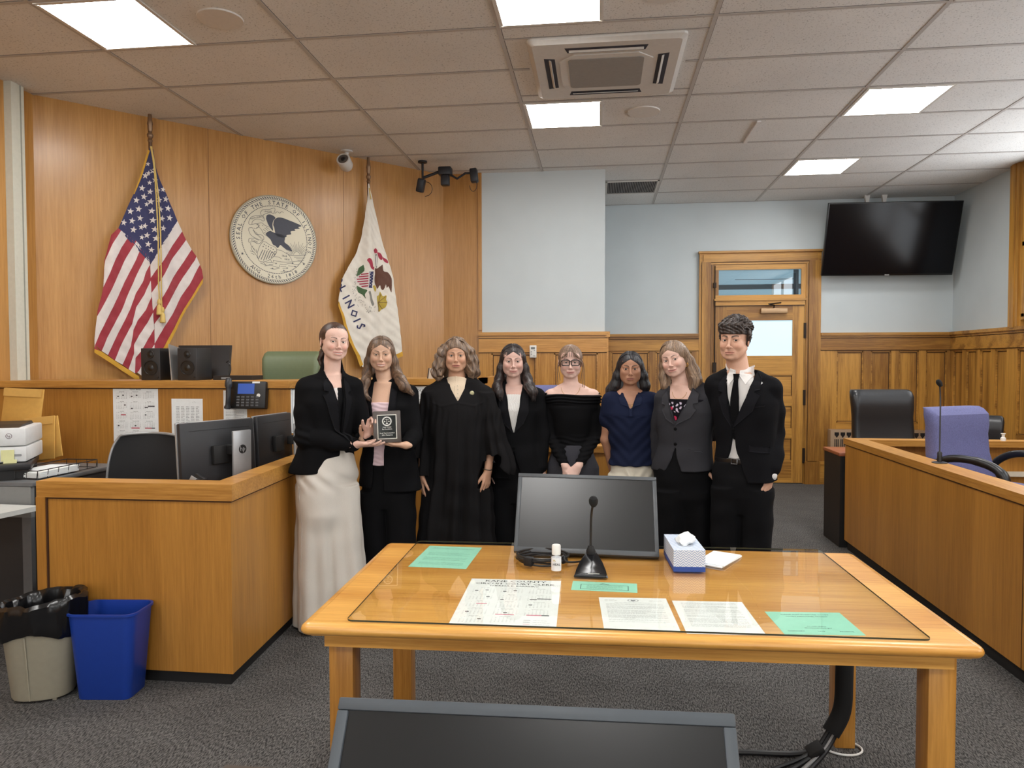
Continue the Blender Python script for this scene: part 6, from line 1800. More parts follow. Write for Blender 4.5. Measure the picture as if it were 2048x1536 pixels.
def hand(F, w, fd, pn, th_side, sc=1.0, curl=(.25, .3, .35, .4), spread=.05, thumb=(.6, .7, .25), tb=.25, k=.006, fl=1.0):
    """w wrist, fd finger direction, pn palm normal, th_side +1/-1 puts the thumb on fd x pn"""
    w = np.array(w, float); fd = nrmz(fd); pn = np.array(pn, float); pn = nrmz(pn-fd*(pn @ fd)); sd = np.cross(fd, pn)*th_side
    R_ = .0112*sc
    kn = []
    for i, o_ in enumerate((.029, .0100, -.0095, -.0275)):
        ln = (.088, .091, .086, .078)[i]
        p = w+fd*ln*sc+sd*o_*sc-pn*(.003 if i in (1, 2) else 0)*sc
        b0 = w+fd*.012*sc+sd*o_*.55*sc
        F.cap(b0, p, R_*1.08, R_*.92, .012*sc, sq=(pn, .92)); kn.append(p)
    F.ell(w+fd*.045*sc+pn*.004*sc, np.array([.034, .030, .0135])*sc, .010, R=np.stack([fd, sd, pn], 1))
    F.cap(w-fd*.02*sc, w+fd*.02*sc, .0215*sc, .022*sc, .012, sq=(pn, .74))
    L = (.073, .081, .075, .058)
    for i in range(4):
        d = nrmz(fd+sd*spread*(1.5-i)); p = kn[i]; c_ = curl[i]; bend = 0
        for j, (f_, r0, r1) in enumerate(((.46, .0088, .0080), (.30, .0079, .0072), (.24, .0071, .0060))):
            bend += c_*(.75, 1.15, .8)[j]
            dd = nrmz(d*math.cos(bend)+pn*math.sin(bend)); q = p+dd*L[i]*f_*sc*fl
            F.cap(p, q, r0*sc, r1*sc, .0022 if j or True else k); p = q
    td = nrmz(fd*thumb[0]+sd*thumb[1]+pn*thumb[2])
    p = w+fd*.018*sc+sd*.020*sc+pn*.004*sc
    for j, (l_, r0, r1) in enumerate(((.043, .0130, .0115), (.033, .0105, .0095), (.026, .0092, .0072))):
        q = p+td*l_*sc; F.cap(p, q, r0*sc, r1*sc, (.010, .003, .002)[j]); p = q
        td = nrmz(td+fd*tb+pn*.1)

def trace(F, P0, dirv, off=.0, n=48):
    """march points along dirv until they meet the field"""
    P = P0.copy(); dv = np.array(dirv, float)
    for _ in range(n):
        d = F(P)-off
        P = P+dv*np.clip(d, -.02, .06)[:, None]*.85
    return P
class Frame:
    """upright frame turned by yaw: (x', depth, z) <-> person space"""
    def __init__(s, yaw, cx=0, cy=0): s.c, s.s = math.cos(yaw), math.sin(yaw); s.o = (cx, cy)
    def to(s, x, y, z): return np.array([s.o[0]+x*s.c-y*s.s, s.o[1]+x*s.s+y*s.c, z])
    @property
    def back(s): return np.array([-s.s, s.c, 0.])
def patch(F, fr, poly, off=.004, thick=.005, cell=.014, side=-1):
    """cloth piece cut to an outline (x', z) and laid on the front (side=-1) of a field"""
    bm = bmesh.new(); vv = [bm.verts.new((x, z, 0)) for x, z in poly]
    for tri in tess(poly):
        try: bm.faces.new([vv[i] for i in tri])
        except Exception: pass
    for _ in range(5):
        es = [e_ for e_ in bm.edges if e_.calc_length() > cell]
        if not es: break
        bmesh.ops.subdivide_edges(bm, edges=es, cuts=1)
        bmesh.ops.triangulate(bm, faces=[f for f in bm.faces if len(f.verts) > 3])
    bm.verts.index_update(); bm.edges.ensure_lookup_table()
    xy = np.array([v.co[:2] for v in bm.verts]); tri = np.array([[v.index for v in f.verts] for f in bm.faces])
    be = [(e_.verts[0].index, e_.verts[1].index) for e_ in bm.edges if len(e_.link_faces) == 1]
    bm.free()
    P0 = np.array([fr.to(x, side*.45, z) for x, z in xy]); dv = fr.back*(-side)
    A = trace(F, P0, dv, off)
    dep = (A-P0) @ dv; bad = (np.abs(F(A)-off) > .006) | (np.abs(dep-np.median(dep)) > .11)
    if bad.any() and not bad.all():
        good = np.where(~bad)[0]
        for i in np.where(bad)[0]:
            j = good[np.argmin(((xy[good]-xy[i])**2).sum(1))]; A[i] = P0[i]+dv*dep[j]
    B = A+dv*thick
    n = len(A); sdf = [(a, b, b+n, a+n) for a, b in be]
    quad = [(t[0], t[1], t[2], t[2]) for t in tri]
    T = np.concatenate([tri, tri[:, ::-1]+n, np.array([(a, b, c) for a, b, c, d in sdf]), np.array([(a, c, d) for a, b, c, d in sdf])])
    return np.concatenate([A, B]), T
def merge(parts):
    vs = []; fs = []; o = 0
    for v, f in parts: vs.append(v); fs.append(np.asarray(f)+o); o += len(v)
    return np.concatenate(vs), np.concatenate(fs)
def tubes(chains, r, n=5):
    mb = MB()
    for c in chains: mb.tube([tuple(p) for p in c], r, n)
    return quads_of(mb)
def col(c, n): return np.tile(np.array(c[:3], F4), (n, 1))
def strand_noise(P, c, fr_=70, seed=0):
    a = np.arctan2(P[:, 1]-c[1], P[:, 0]-c[0]); z = P[:, 2]-c[2]; r = np.hypot(P[:, 1]-c[1], P[:, 0]-c[0])
    w = a+1.2*z*np.sin(a*3+seed)*.3
    return (.5*np.sin(w*fr_+seed+z*9)+.3*np.sin(w*fr_*1.9+seed*2-z*14)+.35*np.sin(w*fr_*.47+seed*3+z*6)+.2*np.sin(w*fr_*3.3-z*20+r*90))
def wrinkles(P, amp=.003, seed=0., zs=26):
    x, y, z = P.T
    return amp*(np.sin(zs*z+9*x+seed+2*np.sin(11*x+seed))*np.sin(13*x-7*z+8*y+seed*2)+.5*np.sin(zs*1.9*z-15*x+11*y+seed*3))
def hair_colours(P, c, base, hi, seed=0, fr_=60):
    n = strand_noise(P, c, fr_, seed); t = np.clip(.42+.38*n, 0, 1)[:, None]
    return np.array(base[:3])*(1-t)+np.array(hi[:3])*t
def hair_disp(c, amp=.0028, fr_=46, seed=0.): return lambda P: amp*strand_noise(P, c, fr_, seed)
HH = 0.0017
class Person:
    def __init__(s, label, X0, Y0, skin, lip, brow, iris, group=None):
        s.t = thing('person', label, 'person', (X0, Y0, 0)); s.X0, s.Y0 = X0, Y0
        s.skin, s.brow = skin, tuple(v*.7 for v in brow[:3]); s.lip = tuple(.8*a+.2*b for a, b in zip(lip[:3], skin[:3])); s.iris = tuple(v*.28 for v in iris[:3])+(1,)
        s.B = Field(); s.cam = np.array([-X0, -Y0, 1.478])
        s.hands = []
    def head(s, c, yaw, pitch=0, roll=0, sc=.87, **kw):
        kw.setdefault('wide', 1.05)
        s.hc = np.array(c, float); s.R = rotz(yaw) @ rotx(pitch) @ roty(roll); s.sc = sc; s.kw = dict(smile=.5, open_=0.); s.kw.update(kw)
        hk = {k: v for k, v in s.kw.items() if k not in ('blush', 'browth')}
        head_field(s.B, s.hc, s.R, sc, **hk)
    def hp(s, *q): return s.hc+s.R @ (np.array(q, float)*s.sc)
    def neck(s, base, r0=.046, r1=.052):
        s.B.cap(s.hp(0, .022, -.055), base, r0*s.sc/.87, r1, .02)
    def arm(s, F, a, b, c, r, k=.02): F.chain([a, b, c], r, k)
    def skin_mesh(s, h=.0036, hands=(), extra_lo=None):
        """one continuous surface: finer round the head and the hands"""
        parts = []
        zsplit = s.hc[2]-.17*s.sc/.87
        def c_(P): return head_colours(P, s.hc, s.R, s.sc, s.skin, s.lip, s.brow, s.kw['smile'], s.kw['open_'], s.kw.get('blush', .3), s.kw.get('male', 0), s.kw.get('browth', 1))
        v, f = surf(s.B, HH, lo=s.hc-np.array([.14, .16, .17*s.sc/.87]), hi=s.hc+.2)
        parts.append((v, f, 0, c_(v)))
        lo, hi = s.B.bounds(); hi[2] = zsplit+.006
        v, f = surf(s.B, h, hi=hi)
        parts.append((v, f, 0, col(s.skin, len(v))))
        for w in s.hands:
            v, f = surf(s.B, .0021, lo=np.array(w)-.13, hi=np.array(w)+.13)
            # keep the patch only where the coarse skin is replaced
            v = v+0; parts.append((v, f, 0, col(s.skin, len(v))))
        eyes(parts, s.hc, s.R, s.sc, s.iris, s.cam)
        parts[-2] = parts[-2][:4]; 
        irm = plain('iris_'+str(abs(hash(tuple(s.iris))) % 9973), s.iris, .15)
        return np_object('body', parts, [SKIN, EYEW, irm, PUPIL], s.t)
    def garment(s, name, F, h, c, disp=None, mat_=None, label=None, extra=None, colf=None, lo=None, hi=None):
        v, f = surf(F, h, lo, hi, disp)
        parts = [(v, f, 0, col(c, len(v)) if colf is None else colf(v))]
        if extra: parts += [(a, b, 0, col(cc, len(a))) for a, b, cc in extra]
        o = np_object(name, parts, [mat_ or CLOTH], s.t)
        if label: o['label'] = label
        return o
    def piece(s, name, vf, c, mat_=None, label=None):
        o = np_object(name, [(vf[0], vf[1], 0, col(c, len(vf[0])))], [mat_ or CLOTH], s.t)
        if label: o['label'] = label
        return o
def cut_x(F, fn, lo, hi, k=.003):
    """carve the region where fn(P) < 0"""
    F.add(fn, lo, hi, k, 's')
def vneck(F, fr, pts_l, pts_r, ymax=.02, k=.004):
    """carve the opening between two edges (x', z) down the front of a garment"""
    zl = np.array([p[1] for p in pts_l][::-1]); xl = np.array([p[0] for p in pts_l][::-1])
    zr = np.array([p[1] for p in pts_r][::-1]); xr = np.array([p[0] for p in pts_r][::-1])
    z0 = min(zl[0], zr[0]); z1 = max(zl[-1], zr[-1])
    def f(P):
        dx = P[:, 0]-fr.o[0]; dy = P[:, 1]-fr.o[1]
        x = dx*fr.c+dy*fr.s; y = -dx*fr.s+dy*fr.c; z = P[:, 2]
        a = np.interp(z, zl, xl); b = np.interp(z, zr, xr)
        d = np.maximum(a-x, x-b)*.9
        return np.maximum(np.maximum(d, y-ymax), np.maximum(z0-z, z-z1))
    cut_x(F, f, (fr.o[0]-.3, fr.o[1]-.35, z0), (fr.o[0]+.3, fr.o[1]+.2, z1), k)
def plane_cut(F, p, n, k=.003):
    p = np.array(p, float); n = nrmz(n)
    F.add(lambda P: -((P-p) @ n), (-9, -9, -9), (9, 9, 9), k, 'i')
def upper(z): return (0, 0, z)
BLK = rgb(15, 15, 17); BLK2 = rgb(22, 22, 25); CHAR = rgb(46, 46, 50); BUT = rgb(12, 12, 13)
def disc(c, n_, r, th=.003, k=14):
    n_ = nrmz(n_); a = nrmz(np.cross(n_, [0, 0, 1.])); b = np.cross(a, n_); mb = MB()
    rs = [[tuple(np.array(c)+n_*h_+(a*math.cos(2*PI*i/k)+b*math.sin(2*PI*i/k))*q) for i in range(k)] for q, h_ in ((r, -.002), (r, th*.6), (r*.8, th), (r*.05, th))]
    mb.loft(rs, cap=False); return quads_of(mb)
def legs_field(F, hip, sp, zt, specs, n=2.2, k=.03, yaw=0, fold=None):
    for side, lv in specs: F.loft(lv, yaw, n, k, 'u', fold)
def shoes(F, x, y, yaw=0, c=None, w=.045, L=.25):
    d = rotz(yaw) @ np.array([0, -1, 0]); F.cap(np.array([x, y+.02, .038])-d*.03, np.array([x, y, .03])+d*(L-.09), .038, .030, .02, sq=((0, 0, 1), .8))
def hang_fold(n_, amp, seed, ztop, zfull, tw=1.5):
    """drapery that deepens towards the hem"""
    def f(th, z, x, y):
        g = np.clip((ztop-z)/(ztop-zfull), 0, 1)
        return amp*g*(np.sin(n_*th+seed+tw*z)+.5*np.sin((n_*1.7)*th+seed*2-tw*2*z))+amp*.15*np.sin(z*40+3*th)*g
    return f

# ---------------------------------------------------------------- 1: woman in cream trousers
def person1():
    p = Person('woman with low bun in black blazer and wide cream trousers holding the plaque', -1.411, 3.85, rgb(222, 184, 168), rgb(196, 122, 118), rgb(84, 58, 46), rgb(70, 86, 84))
    p.head((-.040, .0, 1.588), .66, .02, .06, .90, smile=1.0, open_=.62, blush=.6, jaw=1.0, eye=.85)
    yw = .95; fr = Frame(yw, -.075, .0)
    B = p.B
    nb = V3(-.065, .01, 1.40); p.neck(nb, .042, .050)
    SL, SR = V3(-.175, -.075, 1.335), V3(.030, .085, 1.335)
    EL, WL = V3(-.160, -.13, 1.07), V3(.108, -.075, 1.030)
    ER, WR = V3(.090, .10, 1.09), V3(.150, -.02, 1.085)
    B.loft([(1.4, -0.07, 0.01, 0.060, 0.050), (1.35, -0.07, 0.005, 0.130, 0.070), (1.26, -0.075, 0, 0.145, 0.090), (1.12, -0.08, 0, 0.115, 0.080), (0.95, -0.08, 0, 0.120, 0.077), (0.85, -0.08, 0, 0.120, 0.077)], yw, 2.3, .03)
    B.chain([nb+V3(0, 0, -.03), SL], [.036, .034], .03); B.chain([nb+V3(0, 0, -.03), SR], [.036, .034], .03)
    p.arm(B, SL, EL, WL, [.036, .032, .022]); p.arm(B, SR, ER, WR, [.036, .032, .022])
    for sx, sy in ((-.13, -.04), (-.03, .04)): B.chain([(sx, sy, .86), (sx, sy, .48), (sx, sy, .08)], [.055, .045, .034], .02); shoes(B, sx, .0, .8)
    hand(B, WL, (.93, -.10, .02), (.05, .25, 1), -1, .90, curl=(.18, .14, .20, .30), spread=.03, thumb=(.85, .35, .35))
    hand(B, WR, (.35, -.10, .75), (.6, -.6, 0), -1, .88, curl=(.9, .9, .95, 1.0), spread=.03)
    p.hands = [WL+V3(.09, 0, 0), WR+V3(.02, -.04, .04)]
    p.skin_mesh()
    # jacket
    J = Field()
    J.loft([(1.385, -.07, .01, .075, .060), (1.35, -.07, .005, .150, .085), (1.26, -.078, .0, .170, .115), (1.17, -.085, .0, .155, .112), (1.07, -.09, .0, .140, .105), (.98, -.10, .0, .165, .12), (.90, -.115, .0, .185, .135), (.872, -.12, .0, .188, .138)], yw, 2.3, .03)
    J.chain([nb+V3(0, .01, -.01), SL+V3(.02, .01, .005), SL], [.055, .056, .052], .03); J.chain([nb+V3(0, .01, -.01), SR], [.055, .052], .03)
    J.chain([SL, (SL+EL)/2+V3(-.008, 0, 0), EL, (EL+WL)/2, WL-V3(.028, -.012, -.001)], [.055, .054, .053, .046, .040], .018)
    J.chain([SR, ER, WR+V3(-.01, .03, -.01)], [.055, .05, .042], .018)
    J.cap(p.hp(0, .03, -.10)+V3(-.005, .01, -.012), nb+V3(0, .01, 0), .052, .07, .02)
    cut_x(J, lambda P: np.sqrt(((P[:, 0]+.052)/.050)**2+((P[:, 1]+.0)/.052)**2)*.05-.05+np.maximum(0, 1.385-P[:, 2]), (-.13, -.12, 1.36), (.05, .1, 1.50), .004)
    vneck(J, fr, [(-.050, 1.50), (-.040, 1.40), (-.012, 1.25), (.006, 1.06), (.012, 1.02)], [(.045, 1.50), (.040, 1.40), (.022, 1.25), (.008, 1.06), (.014, 1.02)], 0)
    vneck(J, fr, [(.004, 1.02), (-.004, .93), (-.03, .85)], [(.012, 1.02), (.05, .95), (.10, .85)], 0)
    plane_cut(J, (0, 0, .885), (-.06, 0, 1))
    def jd(P): return wrinkles(P, .0022, .4)+.004*np.exp(-((P[:, 2]-1.075)/.05)**2)*np.sin(P[:, 2]*150+P[:, 0]*50)*(P[:, 0] < -.12)
    lap = [patch(J, fr, [(-.052, 1.395), (-.085, 1.355), (-.088, 1.325), (-.062, 1.318), (-.098, 1.300), (-.070, 1.20), (-.030, 1.10), (.004, 1.045), (-.010, 1.17), (-.030, 1.32)], .006, .006),
           patch(J, fr, [(.048, 1.395), (.075, 1.36), (.078, 1.32), (.055, 1.31), (.080, 1.29), (.060, 1.18), (.030, 1.08), (.012, 1.05), (.028, 1.2), (.036, 1.33)], .006, .006)]
    extra = [(v, f, BLK2) for v, f in lap]
    p.garment('blazer', J, .0042, BLK, jd, extra=extra)
    # blouse seen in the opening
    T = Field(); T.loft([(1.37, -.07, .01, .055, .052), (1.33, -.07, .005, .115, .078), (1.26, -.075, 0, .140, .096), (1.12, -.08, 0, .118, .09), (.96, -.085, 0, .14, .10), (.90, -.085, 0, .15, .10)], yw, 2.3, .02)
    cut_x(T, lambda P: np.sqrt((P[:, 0]-p.hp(0, .03, -.1)[0])**2+(P[:, 1])**2)-.054+np.maximum(0, 1.352-P[:, 2]), (-.14, -.1, 1.33), (.03, .1, 1.5), .004)
    def tc_(P):
        x = (P[:, 0]-fr.o[0])*fr.c+(P[:, 1]-fr.o[1])*fr.s
        w = (P[:, 2] < 1.352-.0) & (P[:, 2] > 1.24) & (np.abs(x+.012) < (P[:, 2]-1.24)*.16)
        c_ = col(rgb(18, 18, 20), len(P)); c_[w] = rgb(225, 218, 214)[:3]; return c_
    p.garment('blouse', T, .004, None, colf=tc_)
    # wide trousers
    L = Field()
    def fo(th, z, x, y): return .010*np.clip((.80-z)/.5, 0, 1)*np.sin(5*th+.8+1.2*z)+.004*np.sin(9*th+2)*np.clip((.9-z)/.6, 0, 1)
    L.loft([(1.06, -.085, 0, .118, .092), (.96, -.09, 0, .150, .115), (.86, -.09, 0, .172, .130), (.75, -.095, 0, .170, .130), (.64, -.092, 0, .160, .124), (.45, -.09, 0, .09, .07)], yw, 2.4, .03)
    L.loft([(.80, -.145, -.02, .100, .120), (.55, -.150, -.025, .105, .118), (.30, -.150, -.03, .108, .120), (.012, -.150, -.03, .112, .128)], .6, 2.3, .02, fold=fo)
    L.loft([(.80, -.030, .03, .105, .12), (.55, -.020, .035, .105, .118), (.30, -.005, .04, .108, .122), (.012, .010, .045, .112, .13)], .6, 2.3, .015, fold=fo)
    def ld(P): return .0035*np.exp(-((P[:, 2]-.84)/.06)**2)*np.sin(P[:, 2]*60+P[:, 0]*70)+wrinkles(P, .0016, 2)
    cream_ = rgb(214, 208, 198)
    seam = tubes([[trace(L, np.array([[-.35, -.19+.02*(z/.9), z]]), (1, .25, 0), -.0005)[0] for z in np.linspace(.86, .02, 26)]], .0028)
    p.garment('trousers', L, .0044, cream_, ld, extra=[(seam[0], seam[1], rgb(196, 188, 178))])
    # hair: parted, smoothed back to a low bun
    Hh = Field(); base, hi = rgb(44, 30, 24), rgb(92, 66, 52)
    R = p.R
    Hh.ell(p.hp(0, .024, .032), np.array([.0860, .107, .090])*p.sc, .0, R=R)
    Hh.ell(p.hp(0, .075, -.03), np.array([.060, .045, .055])*p.sc, .03, R=R)
    Hh.ell(p.hp(-.02, .115, -.075), np.array([.040, .034, .036])*p.sc, .012, R=R)
    Hh.chain([p.hp(-.045, .085, -.07), p.hp(-.060, .09, -.115), p.hp(-.050, .08, -.15)], [.016, .013, .007], .006)
    Hh.chain([p.hp(-.03, .10, -.09), p.hp(-.052, .10, -.13), p.hp(-.035, .09, -.165)], [.015, .010, .006], .004)
    def facecut(P):
        q = (P-p.hc) @ R/p.sc; x, y, z = q.T
        top = .066-.42*np.abs(x)-3.0*x*x
        oval = np.sqrt((x/.064)**2+((z+.03)/.115)**2)-1
        d = np.maximum(oval*.06, np.maximum(z-top, y-(-.020+.35*np.maximum(z, -.02)*0)))
        e2 = np.maximum(np.maximum(z-.008, -z-.2), y-.040-.0*z)
        return np.minimum(d, np.maximum(e2, -.1-y))*p.sc
    cut_x(Hh, facecut, p.hc-.14, p.hc+.14, .003)
    cut_x(Hh, lambda P: (np.sqrt((((P-p.hc) @ R/p.sc)[:, 0]/.0012)**2+((((P-p.hc) @ R/p.sc)[:, 2]-.122)/.012)**2)-1)*.0012+np.maximum(0, ((P-p.hc) @ R/p.sc)[:, 1]-.02), p.hc-.12, p.hc+.14, .002)
    cc = p.hp(0, .09, 0)
    p.garment('hair', Hh, .0021, None, lambda P: .0006*np.sin(((P-p.hc) @ R/p.sc)[:, 2]*900+((P-p.hc) @ R/p.sc)[:, 0]*300)+.0022*wrinkles(P, 1, 3, 70)*(P[:, 2] < p.hp(0, 0, -.06)[2]), HAIRM,
              colf=lambda P: (lambda t: np.array(base[:3])*(1-t)+np.array(hi[:3])*t)(np.clip(.35+.3*np.sin(((P-p.hc) @ R/p.sc)[:, 2]*700+((P-p.hc) @ R/p.sc)[:, 0]*260)+.2*np.sin(((P-p.hc) @ R/p.sc)[:, 2]*130), 0, 1)[:, None]))
    e = p.hp(-.083, .004, -.040); p.piece('earring', tubes([[e+V3(.0, -.006*math.sin(a), .008*math.cos(a)-.006) for a in np.linspace(0, 5.6, 12)]], .0022), rgb(200, 190, 170), plain('earring_metal', rgb(196, 186, 160), .25, metal=.9))
    return p

# ---------------------------------------------------------------- 2: woman with long brown hair
def long_hair(p, base, hi, sides, cutout, back=None, cap=(.086, .108, .094), seed=0., k=.022, frq=105, amp=.0012, extra=None, dispf=None, part=None, strands=110):
    """sides: chains of (point, radius) falling from the temples; cutout(x,y,z)->distance of the face opening in head units"""
    H = Field(); R = p.R
    H.ell(p.hp(0, .022, .030), np.array(cap)*p.sc, .0, R=R)
    for ch in sides: H.chain([c[0] for c in ch], [c[1] for c in ch], k)
    if back: H.chain([c[0] for c in back], [c[1] for c in back], .03)
    if extra: extra(H)
    def fc(P):
        q = (P-p.hc) @ R/p.sc; return cutout(q[:, 0], q[:, 1], q[:, 2])*p.sc
    cut_x(H, fc, p.hc-V3(.2, .25, .32), p.hc+.14, .006)
    if part is not None:
        def pc(P):
            q = (P-p.hc) @ R/p.sc
            return (np.sqrt(((q[:, 0]-part)/.0016)**2+((q[:, 2]-.126)/.018)**2)-1)*.0016+np.maximum(0, q[:, 1]-.04)
        cut_x(H, pc, p.hc-.14, p.hc+.15, .002)
    cc = p.hp(0, .03, 0)
    d0 = hair_disp(cc, amp, frq, seed)
    rnd = random.Random(int(seed*10)); ext = []
    def mixc(): t_ = rnd.random()**1.3; return tuple(base[i]*(1-t_)+hi[i]*t_ for i in range(3))
    for si, ch in enumerate(sides):
        sg = 1 if si else -1
        for _ in range(strands):
            y0 = rnd.uniform(-.075, .095); a_, b_, c_ = cap[0]+.001, cap[1]+.001, cap[2]+.001
            pts = []; broke = False
            for f_ in np.linspace(.06, 1.62, 12):
                yy = y0+.02*(f_/1.6)*(.02-y0)/.05; q = math.sqrt(max(.02, 1-(yy/b_)**2))
                w_ = np.array([[(part or 0)*(1-f_/1.6)+sg*a_*math.sin(f_)*q, .022+yy, .030+c_*math.cos(f_)*q]])
                if cutout(w_[:, 0], w_[:, 1], w_[:, 2])[0] <= .0035: broke = True; break
                pts.append(tuple(p.hp(*w_[0])))
            an, rr = rnd.uniform(0, 2*PI), rnd.uniform(.80, 1.04)
            tail = []
            cps = [np.array(c[0]) for c in ch]; crs = [c[1] for c in ch]
            for i in range(1, len(cps)):
                d = nrmz(cps[i]-cps[i-1]); u_ = nrmz(np.cross(d, [0, 1, .1])); w2 = np.cross(d, u_)
                tail.append(tuple(cps[i]+(u_*math.cos(an)+w2*math.sin(an))*crs[i]*rr))
            e_ = rnd.uniform(-.01, .030); dl = nrmz(cps[-1]-cps[-2]); tail.append(tuple(np.array(tail[-1])+dl*e_+(cps[-1]-np.array(tail[-1]))*.35))
            if broke and len(pts) > 3: pl = smooth_line(pts, 3)
            elif len(pts) > 3 and rnd.random() < .75: pl = smooth_line(pts+tail[1:], 3)
            else: pl = smooth_line([tuple(cps[0]+(np.array(tail[0])-cps[1])*.8)]+tail, 4)
            mb_ = MB().tube(pl, [rnd.uniform(.0011, .0019)]*(len(pl)-2)+[.0008, .0003], 4); v_, f_ = quads_of(mb_); ext.append((v_, f_, mixc()))
    return p.garment('hair', H, .0023, None, (lambda P: (d0(P)+(dispf(P) if dispf else 0))*np.clip(fc(P)/.022, .08, 1)), HAIRM, extra=ext, colf=lambda P: hair_colours(P, cc, base, hi, seed, frq*.62))
def oval_cut(wx=.060, top=.070, slope=.35, bot=-.30, yb=-.012, quad=3.0, cx=0., widen=.0):
    """centre-parted opening: inverted V at the hairline, open below the chin"""
    def f(x, y, z):
        xx = x-cx; ax = np.abs(xx)
        w = wx*np.sqrt(np.clip(1-(np.clip(z+.015, 0, .2)/.115)**2, .05, 1))+widen*np.clip(-z-.05, 0, .3)
        d = np.maximum(np.maximum(ax-w, z-(top-slope*ax-quad*xx*xx)), bot-z)
        return np.maximum(d*.85, y-yb)
    return f
def jacket(p, fr, yw, lv, nb, SL, SR, armL, armR, opening, cut, hem=None, lap=(), colr=BLK, h=.0044, name='blazer', seed=0., r=(.054, .050, .042), disp=None, buttons=(), extra_c=BLK2, collar=True, lower=None, flaps=(), label=None, kx=.03):
    J = Field(); J.loft(lv, yw, 2.3, .03)
    J.chain([nb+V3(0, .012, -.012), (nb+SL)/2+V3(0, .006, -.002), SL], [.058, .054, r[0]-.003], .03); J.chain([nb+V3(0, .012, -.012), (nb+SR)/2+V3(0, .006, -.002), SR], [.058, .054, r[0]-.003], .03)
    for ch in (armL, armR):
        if ch: J.chain(ch, [r[0], (r[0]+r[1])/2, r[1], (r[1]+r[2])/2, r[2]][:len(ch)] if len(ch) == 5 else [r[0], r[1], r[2]][:len(ch)], .02)
    if collar: J.cap(p.hp(0, .04, -.14), nb+V3(0, .02, 0), .050, .062, .02)
    c0 = p.hp(0, .02, -.10)
    cut_x(J, lambda P: np.sqrt((P[:, 0]-nb[0])**2+(P[:, 1]-nb[1]+.004)**2)-.047+np.maximum(0, (nb[2]-.035)-P[:, 2]), (nb[0]-.1, nb[1]-.12, nb[2]-.05), (nb[0]+.1, nb[1]+.08, nb[2]+.2), .004)
    vneck(J, fr, *opening, ymax=0)
    if lower: vneck(J, fr, *lower, ymax=0)
    if cut: plane_cut(J, *cut)
    ex = []
    for poly in lap:
        v, f = patch(J, fr, poly, .0065, .006); ex.append((v, f, extra_c))
    for poly in flaps:
        v, f = patch(J, fr, poly, .0035, .004); ex.append((v, f, extra_c))
    d_ = disp or (lambda P: wrinkles(P, .0022, seed))
    o = p.garment(name, J, h, colr, d_, extra=ex, label=label)
    for (x, z) in buttons:
        q = trace(J, np.array([fr.to(x, -.4, z)]), fr.back, .001)[0]
        v, f = disc(q, -fr.back, .009); p.piece('button', (v, f), BUT)
    return J
def simple_legs(p, lvL, lvR, yaw, colr, hipl, name='trousers', fold=None, h=.0048, disp=None, k=.02):
    hb = min(hipl); hipl = list(hipl)[:-1]+[(hb[0]+.06, hb[1], hb[2], hb[3]*.97, hb[4]*.97), (hb[0]-.03, hb[1], hb[2], hb[3]*.60, hb[4]*.70)]
    L = Field(); L.loft(hipl, yaw, 2.2, .03); L.loft(lvL, yaw, 2.3, k, fold=fold)
    if lvR: L.loft(lvR, yaw, 2.3, k, fold=fold)
    p.garment(name, L, h, colr, disp or (lambda P: wrinkles(P, .0026, 1.3)))
    return L

